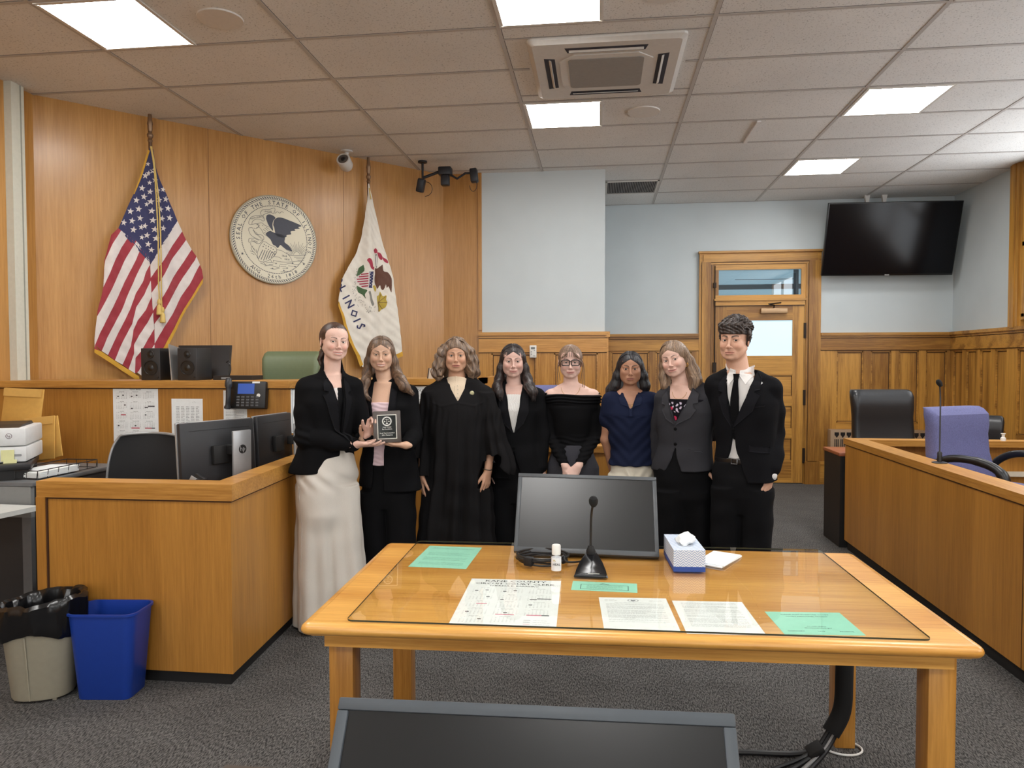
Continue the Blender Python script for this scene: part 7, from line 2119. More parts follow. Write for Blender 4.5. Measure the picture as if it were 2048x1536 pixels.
def person2():
    p = Person('woman with long straight brown hair in black blazer and pale pink top holding the plaque', -1.263, 4.10, rgb(208, 168, 142), rgb(190, 116, 108), rgb(90, 66, 52), rgb(84, 66, 50))
    p.head((-.002, .0, 1.522), .28, .05, .0, .86, smile=1.0, open_=.7, blush=.35, eye=.75, jaw=.98)
    yw = .02; fr = Frame(yw, .025, 0); B = p.B
    nb = V3(.012, .02, 1.345); p.neck(nb, .043, .050)
    SL, SR = V3(-.100, .0, 1.290), V3(.160, .02, 1.290)
    EL, WL = V3(-.125, -.03, 1.04), V3(-.030, -.255, 1.050)
    ER, WR = V3(.200, -.03, 1.055), V3(.215, -.265, 1.022)
    B.loft([(1.35, 0.02, 0.015, 0.058, 0.048), (1.3, 0.025, 0.01, 0.125, 0.066), (1.24, 0.028, 0, 0.140, 0.088), (1.17, 0.028, -0, 0.140, 0.100), (1.02, 0.03, 0, 0.099, 0.071), (0.88, 0.035, 0, 0.129, 0.082), (0.8, 0.035, 0, 0.129, 0.082)], yw, 2.3, .03)
    B.chain([nb+V3(0, 0, -.015), SL], [.038, .034], .03); B.chain([nb+V3(0, 0, -.015), SR], [.038, .034], .03)
    p.arm(B, SL, EL, WL, [.034, .030, .021]); p.arm(B, SR, ER, WR, [.034, .030, .021])
    for sx in (-.035, .105): B.chain([(.035+(sx-.035)*.9, 0, .80), (sx, .0, .46), (sx, .01, .08)], [.055, .042, .034], .02); shoes(B, sx, 0, 0)
    hand(B, WL, (.60, -.10, .62), (.55, -.75, .1), -1, .86, curl=(.65, .6, .6, .6), spread=.04, thumb=(.5, .6, .3))
    hand(B, WR, (-.80, -.16, .05), (0, .2, 1), 1, .86, curl=(.25, .22, .28, .35), spread=.03, thumb=(.8, .5, .2))
    p.hands = [WL+V3(.04, -.03, .04), WR+V3(-.06, 0, 0)]
    p.skin_mesh()
    jacket(p, fr, yw, [(1.315, .022, .01, .090, .066), (1.29, .025, .01, .148, .085), (1.22, .03, 0, .165, .110), (1.12, .032, 0, .155, .112), (1.0, .035, 0, .142, .105), (.90, .038, 0, .165, .12), (.78, .045, .0, .180, .128), (.735, .05, .0, .183, .13)], nb, SL, SR,
           [SL, EL, WL-V3(.02, -.045, .0)], [SR, ER, WR+V3(.0, .045, .003)],
           ([(-.062, 1.36), (-.062, 1.24), (-.045, 1.10), (-.045, .9), (-.060, .72)], [(.040, 1.36), (.044, 1.24), (.030, 1.10), (.012, .9), (.022, .72)]), ((0, 0, .745), (.12, 0, 1)),
           lap=[[(-.064, 1.34), (-.098, 1.31), (-.100, 1.20), (-.075, 1.05), (-.050, 1.0), (-.048, 1.10), (-.064, 1.24)], [(.042, 1.34), (.082, 1.31), (.085, 1.20), (.055, 1.05), (.024, .99), (.032, 1.10), (.046, 1.24)]], seed=1.1, r=(.050, .047, .041))
    T = Field(); T.loft([(1.245, .028, 0, .146, .092), (1.17, .028, 0, .147, .106), (1.02, .03, 0, .122, .090), (.92, .035, 0, .152, .110), (.885, .036, 0, .158, .116)], yw, 2.3, .02)
    p.garment('top', T, .004, rgb(226, 200, 206), lambda P: .0012*np.sin(P[:, 2]*260+3*np.sin(P[:, 0]*30)))
    simple_legs(p, [(.72, -.045, 0, .085, .10), (.45, -.045, 0, .080, .092), (.02, -.050, .01, .085, .10)], [(.72, .110, 0, .085, .10), (.45, .115, 0, .080, .092), (.02, .12, .01, .085, .10)], yw, rgb(16, 16, 18), [(.925, .036, 0, .135, .092), (.86, .036, 0, .152, .108), (.66, .036, 0, .160, .112)])
    hp = p.hp
    long_hair(p, rgb(62, 46, 36), rgb(134, 106, 82),
              [[(hp(-.068, .0, .03), .018), (hp(-.086, .01, -.05), .021), (hp(-.096, .0, -.13), .024), (V3(-.078, -.055, 1.36), .026), (V3(-.085, -.085, 1.30), .022), (V3(-.05, -.10, 1.272), .012)],
               [(hp(.068, .0, .03), .018), (hp(.086, .01, -.05), .022), (hp(.104, .01, -.13), .028), (V3(.120, -.02, 1.37), .030), (V3(.150, -.055, 1.335), .028), (V3(.185, -.05, 1.305), .015)]],
              oval_cut(.061, .064, .55, -.4, -.005, 3.0, widen=.06), back=[(hp(0, .07, .0), .07), (hp(0, .07, -.1), .065), (V3(.01, .085, 1.33), .06)], seed=.6, part=.004)
    e = hp(-.078, .0, -.040); p.piece('earring', tubes([[e+V3(-.002*math.sin(a), -.006*math.sin(a), .007*math.cos(a)-.008) for a in np.linspace(0, 6, 12)]], .002), rgb(200, 170, 120), plain('earring_gold', rgb(206, 166, 96), .25, metal=.9))
    return p

def person3():
    p = Person('woman with wavy shoulder-length hair in a long black judicial robe', -.865, 4.30, rgb(202, 156, 128), rgb(170, 92, 88), rgb(60, 42, 34), rgb(60, 54, 44))
    p.head((.004, 0, 1.513), .19, .0, .0, .87, smile=.45, open_=.0, blush=.3, jaw=1.08, wide=1.02, browth=.8)
    yw = .2; fr = Frame(yw, .012, 0); B = p.B
    nb = V3(.006, .02, 1.35); p.neck(nb, .046, .054)
    SL, SR = V3(-.150, .0, 1.285), V3(.172, .02, 1.285)
    EL, WL = V3(-.195, .0, 1.03), V3(-.192, -.085, .800)
    ER, WR = V3(.215, .03, 1.03), V3(.205, -.05, .825)
    B.loft([(1.35, 0.006, 0.01, 0.060, 0.050), (1.29, 0.01, 0.005, 0.140, 0.075), (1.2, 0.012, 0, 0.150, 0.090), (1, 0.015, 0, 0.120, 0.077), (0.8, 0.015, 0, 0.129, 0.086)], yw, 2.3, .03)
    B.chain([nb+V3(0, 0, -.015), SL], [.038, .034], .03); B.chain([nb+V3(0, 0, -.015), SR], [.038, .034], .03)
    p.arm(B, SL, EL, WL, [.036, .032, .023]); p.arm(B, SR, ER, WR, [.036, .032, .023])
    for sx in (-.06, .09): B.chain([(sx, 0, .80), (sx, .0, .46), (sx, .01, .08)], [.055, .042, .036], .02); shoes(B, sx, 0, .1)
    hand(B, WL, (.08, -.10, -1), (.85, .40, 0), 1, .88, curl=(.25, .32, .38, .45), spread=.04, thumb=(.75, .55, .2), tb=.2)
    hand(B, WR, (-.14, -.16, -1), (-.75, .55, 0), -1, .88, curl=(.22, .30, .36, .40), spread=.05, thumb=(.85, .45, .25), tb=.2)
    p.hands = [WL+V3(.0, -.02, -.09), WR+V3(-.02, -.02, -.09)]
    p.skin_mesh()
    J = Field()
    fo = hang_fold(11, .016, .5, 1.16, .6, 1.0)
    J.loft([(1.345, .01, .012, .085, .068), (1.31, .01, .01, .158, .090), (1.22, .012, 0, .185, .125), (1.1, .014, -.005, .180, .138), (.85, .016, -.01, .185, .148), (.5, .0, -.01, .215, .165), (.12, -.01, -.01, .250, .19), (.05, -.01, -.01, .252, .19)], yw, 2.4, .03, fold=fo)
    J.chain([nb+V3(0, .012, -.015), (nb+SL)/2, SL], [.062, .058, .052], .03); J.chain([nb+V3(0, .012, -.015), (nb+SR)/2, SR], [.062, .058, .052], .03)
    # bell sleeves widening to the cuff
    fs1 = hang_fold(7, .008, 2, 1.25, .95, 2)
    J.loft([(1.29, -.152, .005, .050, .060), (1.18, -.175, .01, .062, .085), (1.0, -.200, .01, .066, .105), (.86, -.208, .0, .072, .125), (.800, -.206, -.005, .074, .13)], 0.1, 2.2, .02, fold=fs1)
    J.loft([(1.29, .176, .015, .050, .060), (1.18, .205, .015, .064, .085), (1.0, .235, .01, .072, .105), (.90, .262, .0, .088, .12), (.845, .268, -.01, .092, .13), (.80, .262, -.01, .09, .13)], .25, 2.2, .02, fold=fs1)
    cut_x(J, lambda P: np.sqrt((P[:, 0]-nb[0])**2+(P[:, 1]-nb[1])**2)-.053+np.maximum(0, 1.315-P[:, 2]), (-.1, -.12, 1.3), (.12, .1, 1.5), .004)
    vneck(J, fr, [(-.064, 1.40), (-.058, 1.372), (-.035, 1.31), (-.004, 1.247), (-.001, 1.243)], [(.062, 1.40), (.056, 1.372), (.034, 1.31), (.006, 1.247), (.002, 1.243)], 0)
    cut_x(J, lambda P: np.sqrt(((P[:, 0]+.205)/.052)**2+((P[:, 1]+.01)/.10)**2)*.05-.05+np.maximum(0, P[:, 2]-.90), (-.30, -.2, .78), (-.12, .15, .92), .004)
    cut_x(J, lambda P: np.sqrt(((P[:, 0]-.258)/.068)**2+((P[:, 1]+.02)/.10)**2)*.05-.05+np.maximum(0, P[:, 2]-.92), (.15, -.2, .78), (.36, .15, .94), .004)
    cut_x(J, lambda P: (P[:, 2]-(.845-.9*(P[:, 0]-.30)-.0))*1.0+np.maximum(0, .196-P[:, 0])*4, (.19, -.2, .76), (.40, .2, .845), .003)
    def jd(P):
        x = (P[:, 0]-fr.o[0])*fr.c+(P[:, 1]-fr.o[1])*fr.s; z = P[:, 2]; fz = np.clip((1.235-.06*np.cos(x*14)-z)/.03, 0, 1)
        g = np.clip(1-(1.22-z)/.30, 0, 1)*fz
        yoke = .005*np.exp(-((z-(1.235-.05*np.abs(x)*4+.10*(np.abs(x) > .1)*(np.abs(x)-.1)*6))/.006)**2)*(np.abs(x) < .15)
        return wrinkles(P, .0018, .3)-yoke*.6+.0035*g*np.sin(x*170+2*np.sin(z*14))*(np.abs(x) > .05)-.003*np.exp(-((x-.004)/.004)**2)*(z < 1.24)*(P[:, 1] < 0)
    p.garment('robe', J, .0046, rgb(24, 23, 24), jd)
    T = Field(); T.loft([(1.392, .006, .012, .060, .060), (1.36, .008, .012, .068, .064), (1.33, .01, .008, .100, .076), (1.30, .01, .005, .13, .082), (1.22, .012, 0, .16, .105), (1.15, .012, 0, .155, .105)], yw, 2.3, .015)
    T.cap(p.hp(0, .02, -.13), nb, .053, .060, .01)
    plane_cut(T, (0, 0, 1.374), (0, -.35, -1))
    T2 = p.garment('blouse', T, .0034, rgb(214, 196, 172), lambda P: .0012*np.sin(P[:, 0]*700)*np.sin(P[:, 2]*700)-.003*np.exp(-((((P[:, 0]-fr.o[0])*fr.c)-.0)/.002)**2)*(P[:, 1] < 0))
    for z_ in (1.335, 1.312, 1.289, 1.268):
        q = trace(T, np.array([fr.to(.001, -.4, z_)]), fr.back, .001)[0]; v, f = disc(q, -fr.back, .0042, .003); p.piece('button', (v, f), rgb(226, 214, 196))
    q = trace(J, np.array([fr.to(.085, -.4, 1.290)]), fr.back, .001)[0]; v, f = disc(q, -fr.back, .0135, .004, 20)
    p.piece('lapel_pin', (v, f), rgb(170, 164, 120), plain('pin_metal', rgb(176, 172, 136), .35, metal=.5))
    hp = p.hp
    wav = lambda P: .006*np.sin(P[:, 2]*95+P[:, 0]*70+2*np.sin(P[:, 1]*60))*np.sin(P[:, 0]*60+P[:, 1]*80+1)
    def ex(H):
        for s in (-1, 1):
            for k in range(4): H.ell(hp(s*(.098+.010*k), .0+.008*k, .02-.045*k), np.array([.032, .045, .032]), .02)
    long_hair(p, rgb(66, 50, 42), rgb(150, 124, 100),
              [[(hp(-.070, .01, .05), .028), (hp(-.095, .01, -.01), .032), (hp(-.115, .0, -.07), .036), (hp(-.128, -.005, -.12), .032), (hp(-.120, -.01, -.150), .018)],
               [(hp(.070, .01, .05), .028), (hp(.092, .01, -.01), .032), (hp(.108, .0, -.07), .036), (hp(.118, -.005, -.12), .032), (hp(.105, -.01, -.150), .020)]],
              oval_cut(.064, .054, .10, -.5, -.022, 6.0, widen=.04, cx=-.002), back=[(hp(0, .07, .0), .075), (hp(0, .08, -.12), .075)], cap=(.090, .110, .100), seed=2.2, extra=ex, dispf=wav, frq=80, amp=.0012)
    for s in (-1, 1):
        v, f = disc(hp(s*.079, -.010, -.036), p.R @ V3(0, -1, 0), .0045, .004, 10); p.piece('earring', (v, f), rgb(225, 220, 210), plain('pearl', rgb(226, 222, 212), .2))
    z_ = WR+V3(-.002, -.004, .012); p.piece('bracelet', tubes([[z_+V3(.027*math.cos(a), .024*math.sin(a), .003*math.sin(a*2)) for a in np.linspace(0, 2*PI, 20)]], .003), rgb(70, 60, 54), plain('bracelet_metal', rgb(120, 110, 100), .3, metal=.8))
    return p

def person4():
    p = Person('girl with long straight dark hair in black blazer over white lace top', -.540, 4.45, rgb(212, 174, 160), rgb(178, 106, 104), rgb(46, 34, 30), rgb(50, 36, 28))
    p.head((.006, 0, 1.480), .16, .04, .0, .87, smile=.75, open_=.0, blush=.45, eye=.8, jaw=.98)
    yw = .08; fr = Frame(yw, .016, 0); B = p.B
    nb = V3(.010, .02, 1.318); p.neck(nb, .041, .048)
    SL, SR = V3(-.115, .0, 1.262), V3(.155, .01, 1.262)
    EL, WL = V3(-.150, .03, 1.02), V3(-.150, .0, .80)
    ER, WR = V3(.190, .02, 1.02), V3(.184, -.025, .822)
    B.loft([(1.32, 0.01, 0.01, 0.055, 0.046), (1.27, 0.014, 0.005, 0.125, 0.066), (1.18, 0.016, 0, 0.138, 0.088), (1, 0.02, 0, 0.096, 0.069), (0.8, 0.02, 0, 0.129, 0.082)], yw, 2.3, .03)
    B.chain([nb+V3(0, 0, -.015), SL], [.036, .033], .03); B.chain([nb+V3(0, 0, -.015), SR], [.036, .033], .03)
    p.arm(B, SL, EL, WL, [.034, .030, .021]); p.arm(B, SR, ER, WR, [.034, .030, .021])
    for sx in (-.055, .085): B.chain([(sx, 0, .78), (sx, .0, .45), (sx, .01, .08)], [.055, .042, .034], .02); shoes(B, sx, 0, 0)
    hand(B, WR, (.0, -.12, -1), (-.2, 1, 0), -1, .86, curl=(1.1, 1.15, 1.2, 1.2), spread=.02, thumb=(.8, .5, .3))
    hand(B, WL, (.0, -.12, -1), (.9, .3, 0), 1, .86, curl=(.4, .4, .4, .4))
    p.hands = [WR+V3(0, 0, -.06)]
    p.skin_mesh()
    jacket(p, fr, yw, [(1.288, .012, .01, .085, .062), (1.265, .014, .01, .140, .080), (1.18, .016, 0, .160, .108), (1.06, .018, 0, .138, .106), (.97, .02, 0, .140, .105), (.86, .022, 0, .165, .12), (.765, .025, 0, .175, .126)], nb, SL, SR,
           [SL, EL, WL+V3(0, .0, .03)], [SR, ER, WR+V3(0, .005, .012)],
           ([(-.055, 1.34), (-.050, 1.29), (-.036, 1.20), (-.010, 1.07), (-.004, 1.045)], [(.050, 1.34), (.046, 1.29), (.032, 1.20), (.004, 1.07), (.002, 1.045)]), None,
           lap=[[(-.056, 1.31), (-.092, 1.27), (-.094, 1.17), (-.060, 1.10), (-.008, 1.045), (-.012, 1.07), (-.040, 1.20), (-.052, 1.29)], [(.052, 1.31), (.088, 1.27), (.090, 1.17), (.058, 1.10), (.002, 1.045), (.006, 1.07), (.036, 1.20), (.048, 1.29)]],
           lower=([(-.004, .93), (-.012, .86), (-.02, .74)], [(.0, .93), (.02, .86), (.05, .74)]), seed=2.1, r=(.050, .046, .037), buttons=[(.0, .955)])
    T = Field(); T.loft([(1.300, .010, .012, .056, .050), (1.27, .012, .008, .118, .072), (1.18, .016, 0, .145, .096), (1.03, .018, 0, .122, .090), (.95, .018, 0, .12, .09)], yw, 2.3, .015)
    p.garment('top', T, .0034, rgb(216, 214, 210), lambda P: .0014*np.sin(P[:, 0]*420+6*np.sin(P[:, 2]*60))*np.sin(P[:, 2]*420))
    simple_legs(p, [(.70, -.060, 0, .085, .10), (.45, -.062, 0, .082, .095), (.02, -.062, .01, .088, .10)], [(.70, .090, 0, .085, .10), (.45, .094, 0, .082, .095), (.02, .096, .01, .088, .10)], yw, rgb(15, 15, 17), [(.98, .018, 0, .120, .094), (.84, .018, 0, .150, .110), (.64, .018, 0, .155, .11)])
    hp = p.hp
    long_hair(p, rgb(20, 15, 15), rgb(58, 46, 44),
              [[(hp(-.068, .0, .03), .018), (hp(-.086, .005, -.05), .021), (hp(-.100, .0, -.13), .025), (V3(-.085, -.055, 1.32), .028), (V3(-.070, -.085, 1.285), .027), (V3(-.060, -.095, 1.262), .016)],
               [(hp(.068, .0, .03), .018), (hp(.086, .005, -.05), .022), (hp(.104, .0, -.13), .028), (V3(.112, -.045, 1.325), .030), (V3(.135, -.07, 1.29), .028), (V3(.140, -.08, 1.262), .016)]],
              oval_cut(.060, .066, .60, -.4, -.005, 3.0, widen=.04), back=[(hp(0, .07, .0), .07), (hp(0, .08, -.1), .07), (V3(.01, .09, 1.28), .06)], seed=4.4, part=.0)
    nk = tubes([[V3(.010+.050*math.cos(a), .018+.052*math.sin(a), 1.318-.012*(-math.sin(a))) for a in np.linspace(PI*1.0, PI*2.0, 16)]], .0014)
    p.piece('necklace', nk, rgb(200, 190, 170), plain('necklace_silver', rgb(190, 186, 176), .3, metal=.8))
    return p

def person5():
    p = Person('woman with glasses and pinned-up hair in black off-shoulder top, hands clasped', -.183, 4.50, rgb(222, 186, 172), rgb(184, 108, 106), rgb(96, 74, 62), rgb(84, 84, 74))
    p.head((.002, 0, 1.474), .05, .06, .0, .87, smile=.8, open_=.0, blush=.4, jaw=.96, eye=.8)
    yw = .04; fr = Frame(yw, .012, 0); B = p.B
    nb = V3(.004, .02, 1.31); p.neck(nb, .042, .047)
    SL, SR = V3(-.118, .0, 1.262), V3(.140, .0, 1.262)
    EL, WL = V3(-.118, .0, 1.01), V3(-.020, -.165, .845)
    ER, WR = V3(.158, .0, 1.01), V3(.055, -.175, .850)
    B.loft([(1.325, 0.005, 0.018, 0.052, 0.044), (1.285, 0.008, 0.012, 0.105, 0.060), (1.25, 0.01, 0.004, 0.132, 0.072), (1.17, 0.012, 0, 0.135, 0.088), (0.98, 0.014, 0, 0.091, 0.065), (0.8, 0.016, 0, 0.129, 0.082)], yw, 2.2, .03)
    B.chain([nb, (nb+SL)/2+V3(0, 0, .004), SL], [.038, .036, .039], .025); B.chain([nb, (nb+SR)/2+V3(0, 0, .004), SR], [.038, .036, .039], .025)
    for s in (-1, 1): B.cap((.004+s*.012, -.032, 1.292), (.006+s*.095, -.020, 1.302), .006, .005, .014)
    p.arm(B, SL, EL, WL, [.039, .031, .0205]); p.arm(B, SR, ER, WR, [.039, .031, .0205])
    for sx in (-.05, .085): B.chain([(sx, 0, .78), (sx, .0, .45), (sx, .01, .08)], [.055, .042, .034], .02); shoes(B, sx, 0, 0)
    hand(B, WL, (.50, -.12, -.78), (-.3, .9, .1), -1, .86, curl=(.6, .65, .7, .75), spread=.02, thumb=(.7, .5, .2))
    hand(B, WR, (-.62, -.16, -.70), (.2, .95, .0), 1, .90, curl=(.5, .55, .6, .7), spread=.03, thumb=(.9, .35, .2))
    p.hands = [V3(.018, -.19, .80)]
    p.skin_mesh()
    T = Field()
    T.loft([(1.285, .012, .0, .165, .092), (1.26, .014, .0, .172, .100), (1.22, .014, 0, .160, .108), (1.13, .014, 0, .132, .108), (1.03, .014, 0, .112, .090), (.97, .014, 0, .106, .086), (.93, .015, 0, .112, .09)], yw, 2.3, .02)
    for a, b, c in ((SL, EL, WL), (SR, ER, WR)):
        T.chain([a+V3(0, 0, -.02), (a+b)/2, b, (b+c)/2, c+(b-c)*.12], [.050, .045, .039, .034, .029], .018)
    plane_cut(T, (0, 0, 1.280), (0, .12, -1))
    def td(P):
        z = P[:, 2]; x = P[:, 0]
        band = .0052*np.sin(z*330+6*x*x*20+1.5*np.sin(x*22))*np.clip((z-1.205)/.02, 0, 1)
        low = .0024*np.sin(z*230+8*x+2*np.sin(x*30))*np.clip((1.04-z)/.04, 0, 1)
        return band+low+wrinkles(P, .0018, 3)+.007*np.exp(-((z-1.212)/.010)**2)*(z > 1.19)
    p.garment('top', T, .0038, rgb(15, 15, 17), td)
    def fo(th, z, x, y): return .006*np.clip((.95-z)/.2, 0, 1)*np.sin(7*th+.6)
    simple_legs(p, [(.70, -.055, 0, .098, .115), (.45, -.060, 0, .10, .115), (.02, -.065, .01, .11, .12)], [(.70, .092, 0, .098, .115), (.45, .096, 0, .10, .115), (.02, .10, .01, .11, .12)], yw, rgb(62, 62, 68), [(.965, .014, 0, .108, .090), (.93, .014, 0, .118, .098), (.82, .016, 0, .165, .125), (.62, .018, 0, .175, .125)], fold=fo)
    q = [V3(.004+.060*math.sin(a), -.058+.062*(1-math.cos(a))*.9, 1.262+.07*(1-math.cos(a))) for a in np.linspace(-1.35, 1.35, 22)]
    q = [trace(B, np.array([[v[0], -.35, v[2]]]), (0, 1, 0), .003)[0] for v in q]
    p.piece('necklace', tubes([q], .0012), rgb(190, 150, 110), MATS.get('necklace_gold') or plain('necklace_gold', rgb(196, 156, 104), .3, metal=.8))
    hp = p.hp; H = Field(); R = p.R
    def cut(x, y, z):
        top = .052+.45*np.abs(x+.004)*0+.0*x
        w = .066*np.sqrt(np.clip(1-(np.clip(z+.01, 0, .2)/.115)**2, .05, 1))
        curt = .074-.9*np.maximum(np.abs(x+.002)-.006, 0)          # curtain fringe
        return np.maximum(np.maximum(np.abs(x)-w, z-curt)*.85, y+.018)
    def ex(Hx):
        Hx.ell(hp(0, .10, .04), V3(.05, .04, .045)*.9, .02)
        for s in (-1, 1): Hx.chain([hp(s*.030, -.086, .062), hp(s*.050, -.082, .036), hp(s*.066, -.066, .005), hp(s*.071, -.046, -.030)], [.008, .009, .008, .004], .008)
    o = long_hair(p, rgb(84, 64, 52), rgb(150, 122, 98), [], cut, cap=(.086, .107, .094), seed=5.1, extra=ex, amp=.002)
    W_ = []
    for s, dx, ln in ((-1, .0, .0), (1, .0, .0), (-1, .008, .02), (1, .006, .03), (1, .012, .05)):
        W_.append(smooth_line([tuple(hp(s*(.066+dx), -.045, .02)), tuple(hp(s*(.084+dx), -.04, -.03)), tuple(hp(s*(.080+dx*1.5), -.04, -.08-ln)), tuple(hp(s*(.072+dx*2), -.045, -.13-ln*1.5))], 6))
    for dx in (-.018, -.006, .006, .016, .024):
        W_.append(smooth_line([tuple(hp(dx*.4, -.070, .104)), tuple(hp(dx, -.094, .070)), tuple(hp(dx*1.5, -.098, .040))], 5))
    p.piece('hair_wisps', tubes(W_, .0018, 5), rgb(100, 78, 62), HAIRM)
    # glasses
    fm = plain('glasses_frame', rgb(16, 14, 16), .2); mb = MB()
    for s in (-1, 1):
        loop = [tuple(hp(s*.0335+x, -.098+abs(x)*.05, z+.0005)) for x, z in rrect(-.0265, .0265, -.019, .0175, .008, 4)]
        mb.tube(loop, .0029, 6, closed=True)
        mb.tube([tuple(hp(s*.059, -.094, .011)), tuple(hp(s*.076, -.05, .012)), tuple(hp(s*.080, .005, .008))], .0024, 6)
    mb.tube([tuple(hp(-.0085, -.099, .007)), tuple(hp(0, -.1005, .009)), tuple(hp(.0085, -.099, .007))], .0026, 6)
    v, f = quads_of(mb); p.piece('glasses', (v, f), (0, 0, 0), fm, 'thick dark rectangular glasses')
    return p

def person6():
    p = Person('girl with long black hair in navy polo shirt and pale trousers', .177, 4.40, rgb(172, 126, 100), rgb(146, 84, 78), rgb(24, 18, 16), rgb(36, 24, 18))
    p.head((.004, 0, 1.432), -.02, .0, .0, .85, smile=.25, open_=.0, blush=.15, eye=1.05, browth=1.25, jaw=.95)
    yw = -.02; fr = Frame(yw, .006, 0); B = p.B
    nb = V3(.004, .02, 1.285); p.neck(nb, .040, .046)
    SL, SR = V3(-.112, .0, 1.242), V3(.122, .0, 1.242)
    EL, WL = V3(-.140, .03, 1.00), V3(-.095, .08, .79)
    ER, WR = V3(.160, .035, 1.01), V3(.215, .13, .90)
    B.loft([(1.295, 0.004, 0.015, 0.052, 0.044), (1.25, 0.005, 0.008, 0.118, 0.062), (1.16, 0.006, 0, 0.130, 0.085), (0.98, 0.012, 0, 0.093, 0.067), (0.84, 0.018, 0, 0.116, 0.077), (0.75, 0.018, 0, 0.120, 0.077)], yw, 2.3, .03)
    B.chain([nb, SL], [.038, .036], .03); B.chain([nb, SR], [.038, .036], .03)
    p.arm(B, SL, EL, WL, [.038, .030, .021]); p.arm(B, SR, ER, WR, [.038, .030, .021])
    hand(B, WL, (.35, .2, -1), (.9, .3, 0), 1, .84, curl=(.4, .4, .4, .4)); hand(B, WR, (.5, .3, -.8), (.9, .3, 0), -1, .84, curl=(.4, .4, .4, .4))
    for sx in (-.05, .085): B.chain([(sx, 0, .78), (sx, .0, .45), (sx, .01, .08)], [.055, .042, .034], .02); shoes(B, sx, 0, 0)
    p.skin_mesh()
    J = Field()
    J.loft([(1.270, .004, .012, .075, .058), (1.245, .005, .008, .135, .078), (1.16, .006, 0, .148, .106), (1.05, .01, 0, .132, .100), (.95, .016, 0, .128, .095), (.862, .020, 0, .146, .110), (.856, .020, 0, .146, .110)], yw, 2.3, .03)
    J.chain([nb+V3(0, .01, -.02), SL], [.050, .046], .03); J.chain([nb+V3(0, .01, -.02), SR], [.050, .046], .03)
    for a, b, s in ((SL, EL, -1), (SR, ER, 1)): J.chain([a, a+(b-a)*.52+V3(s*.004, 0, 0)], [.050, .050], .025)
    cut_x(J, lambda P: np.sqrt((P[:, 0]-.004)**2+(P[:, 1]-.016)**2)-.047+np.maximum(0, 1.262-P[:, 2]), (-.1, -.1, 1.24), (.1, .1, 1.4), .003)
    vneck(J, fr, [(-.040, 1.32), (-.036, 1.27), (-.020, 1.235), (-.003, 1.196)], [(.040, 1.32), (.036, 1.27), (.020, 1.235), (.003, 1.196)], 0, .002)
    cl = [patch(J, fr, [(-.046, 1.300), (-.072, 1.262), (-.058, 1.222), (-.022, 1.212), (-.008, 1.200), (-.022, 1.238), (-.038, 1.272)], .006, .006, .010), patch(J, fr, [(.046, 1.300), (.072, 1.262), (.058, 1.222), (.022, 1.212), (.008, 1.200), (.022, 1.238), (.038, 1.272)], .006, .006, .010),
          patch(J, fr, [(-.010, 1.202), (.010, 1.202), (.010, 1.155), (-.010, 1.155)], .003, .004, .010)]
    nv = rgb(24, 30, 52)
    p.garment('polo_shirt', J, .004, nv, lambda P: wrinkles(P, .0034, 5, 20)+.0018*np.sin(P[:, 2]*90-np.abs(P[:, 0])*90)*(P[:, 2] < 1.15), extra=[(v, f, rgb(28, 34, 56)) for v, f in cl])
    simple_legs(p, [(.70, -.052, 0, .085, .10), (.45, -.056, 0, .082, .095), (.02, -.058, .01, .088, .10)], [(.70, .092, 0, .085, .10), (.45, .096, 0, .082, .095), (.02, .098, .01, .088, .10)], yw, rgb(206, 200, 184), [(.90, .017, 0, .120, .086), (.84, .019, 0, .134, .094), (.76, .020, 0, .150, .108), (.62, .020, 0, .155, .108)],
                disp=lambda P: .005*np.sin(P[:, 2]*70-np.abs(P[:, 0]-.02)*60+2*np.sin(P[:, 0]*40))*np.exp(-((P[:, 2]-.78)/.06)**2)-.004*np.exp(-((P[:, 0]-.02)/.003)**2)*(P[:, 1] < 0)*(P[:, 2] < .86)*(P[:, 2] > .74)+wrinkles(P, .002, 1))
    hp = p.hp
    long_hair(p, rgb(10, 9, 11), rgb(38, 36, 42),
              [[(hp(-.068, .01, .03), .020), (hp(-.088, .02, -.05), .026), (hp(-.105, .03, -.12), .032), (V3(-.110, .035, 1.30), .030), (V3(-.125, .03, 1.270), .018)],
               [(hp(.068, .01, .03), .020), (hp(.088, .02, -.05), .027), (hp(.100, .03, -.12), .032), (V3(.092, .035, 1.30), .026)]],
              oval_cut(.061, .064, .55, -.4, .005, 3.0, widen=.10), back=[(hp(0, .07, .0), .07), (hp(0, .08, -.1), .075), (V3(.0, .09, 1.24), .07)], seed=6.4, part=.0, cap=(.087, .108, .095))
    q = [trace(B, np.array([[.004+.045*math.sin(a), -.35, 1.222+.055*(1-math.cos(a))]]), (0, 1, 0), .0015)[0] for a in np.linspace(-1.3, 1.3, 20)]
    p.piece('necklace', tubes([q], .0013), rgb(210, 190, 120), plain('necklace_gold', rgb(196, 156, 104), .3, metal=.8))
    v, f = disc(q[10]+V3(.006, -.002, -.012), (0, -1, 0), .008, .003, 10); p.piece('pendant', (v, f), rgb(220, 206, 160), MATS['necklace_gold'])
    for s in (-1, 1):
        e = hp(s*.079, -.004, -.045); p.piece('earring', tubes([[e+V3(.001, -.004*math.sin(a), .008*math.cos(a)-.004) for a in np.linspace(0, 6, 12)]], .0017), rgb(220, 220, 220), plain('earring_metal', rgb(196, 186, 160), .25, metal=.9))
    return p

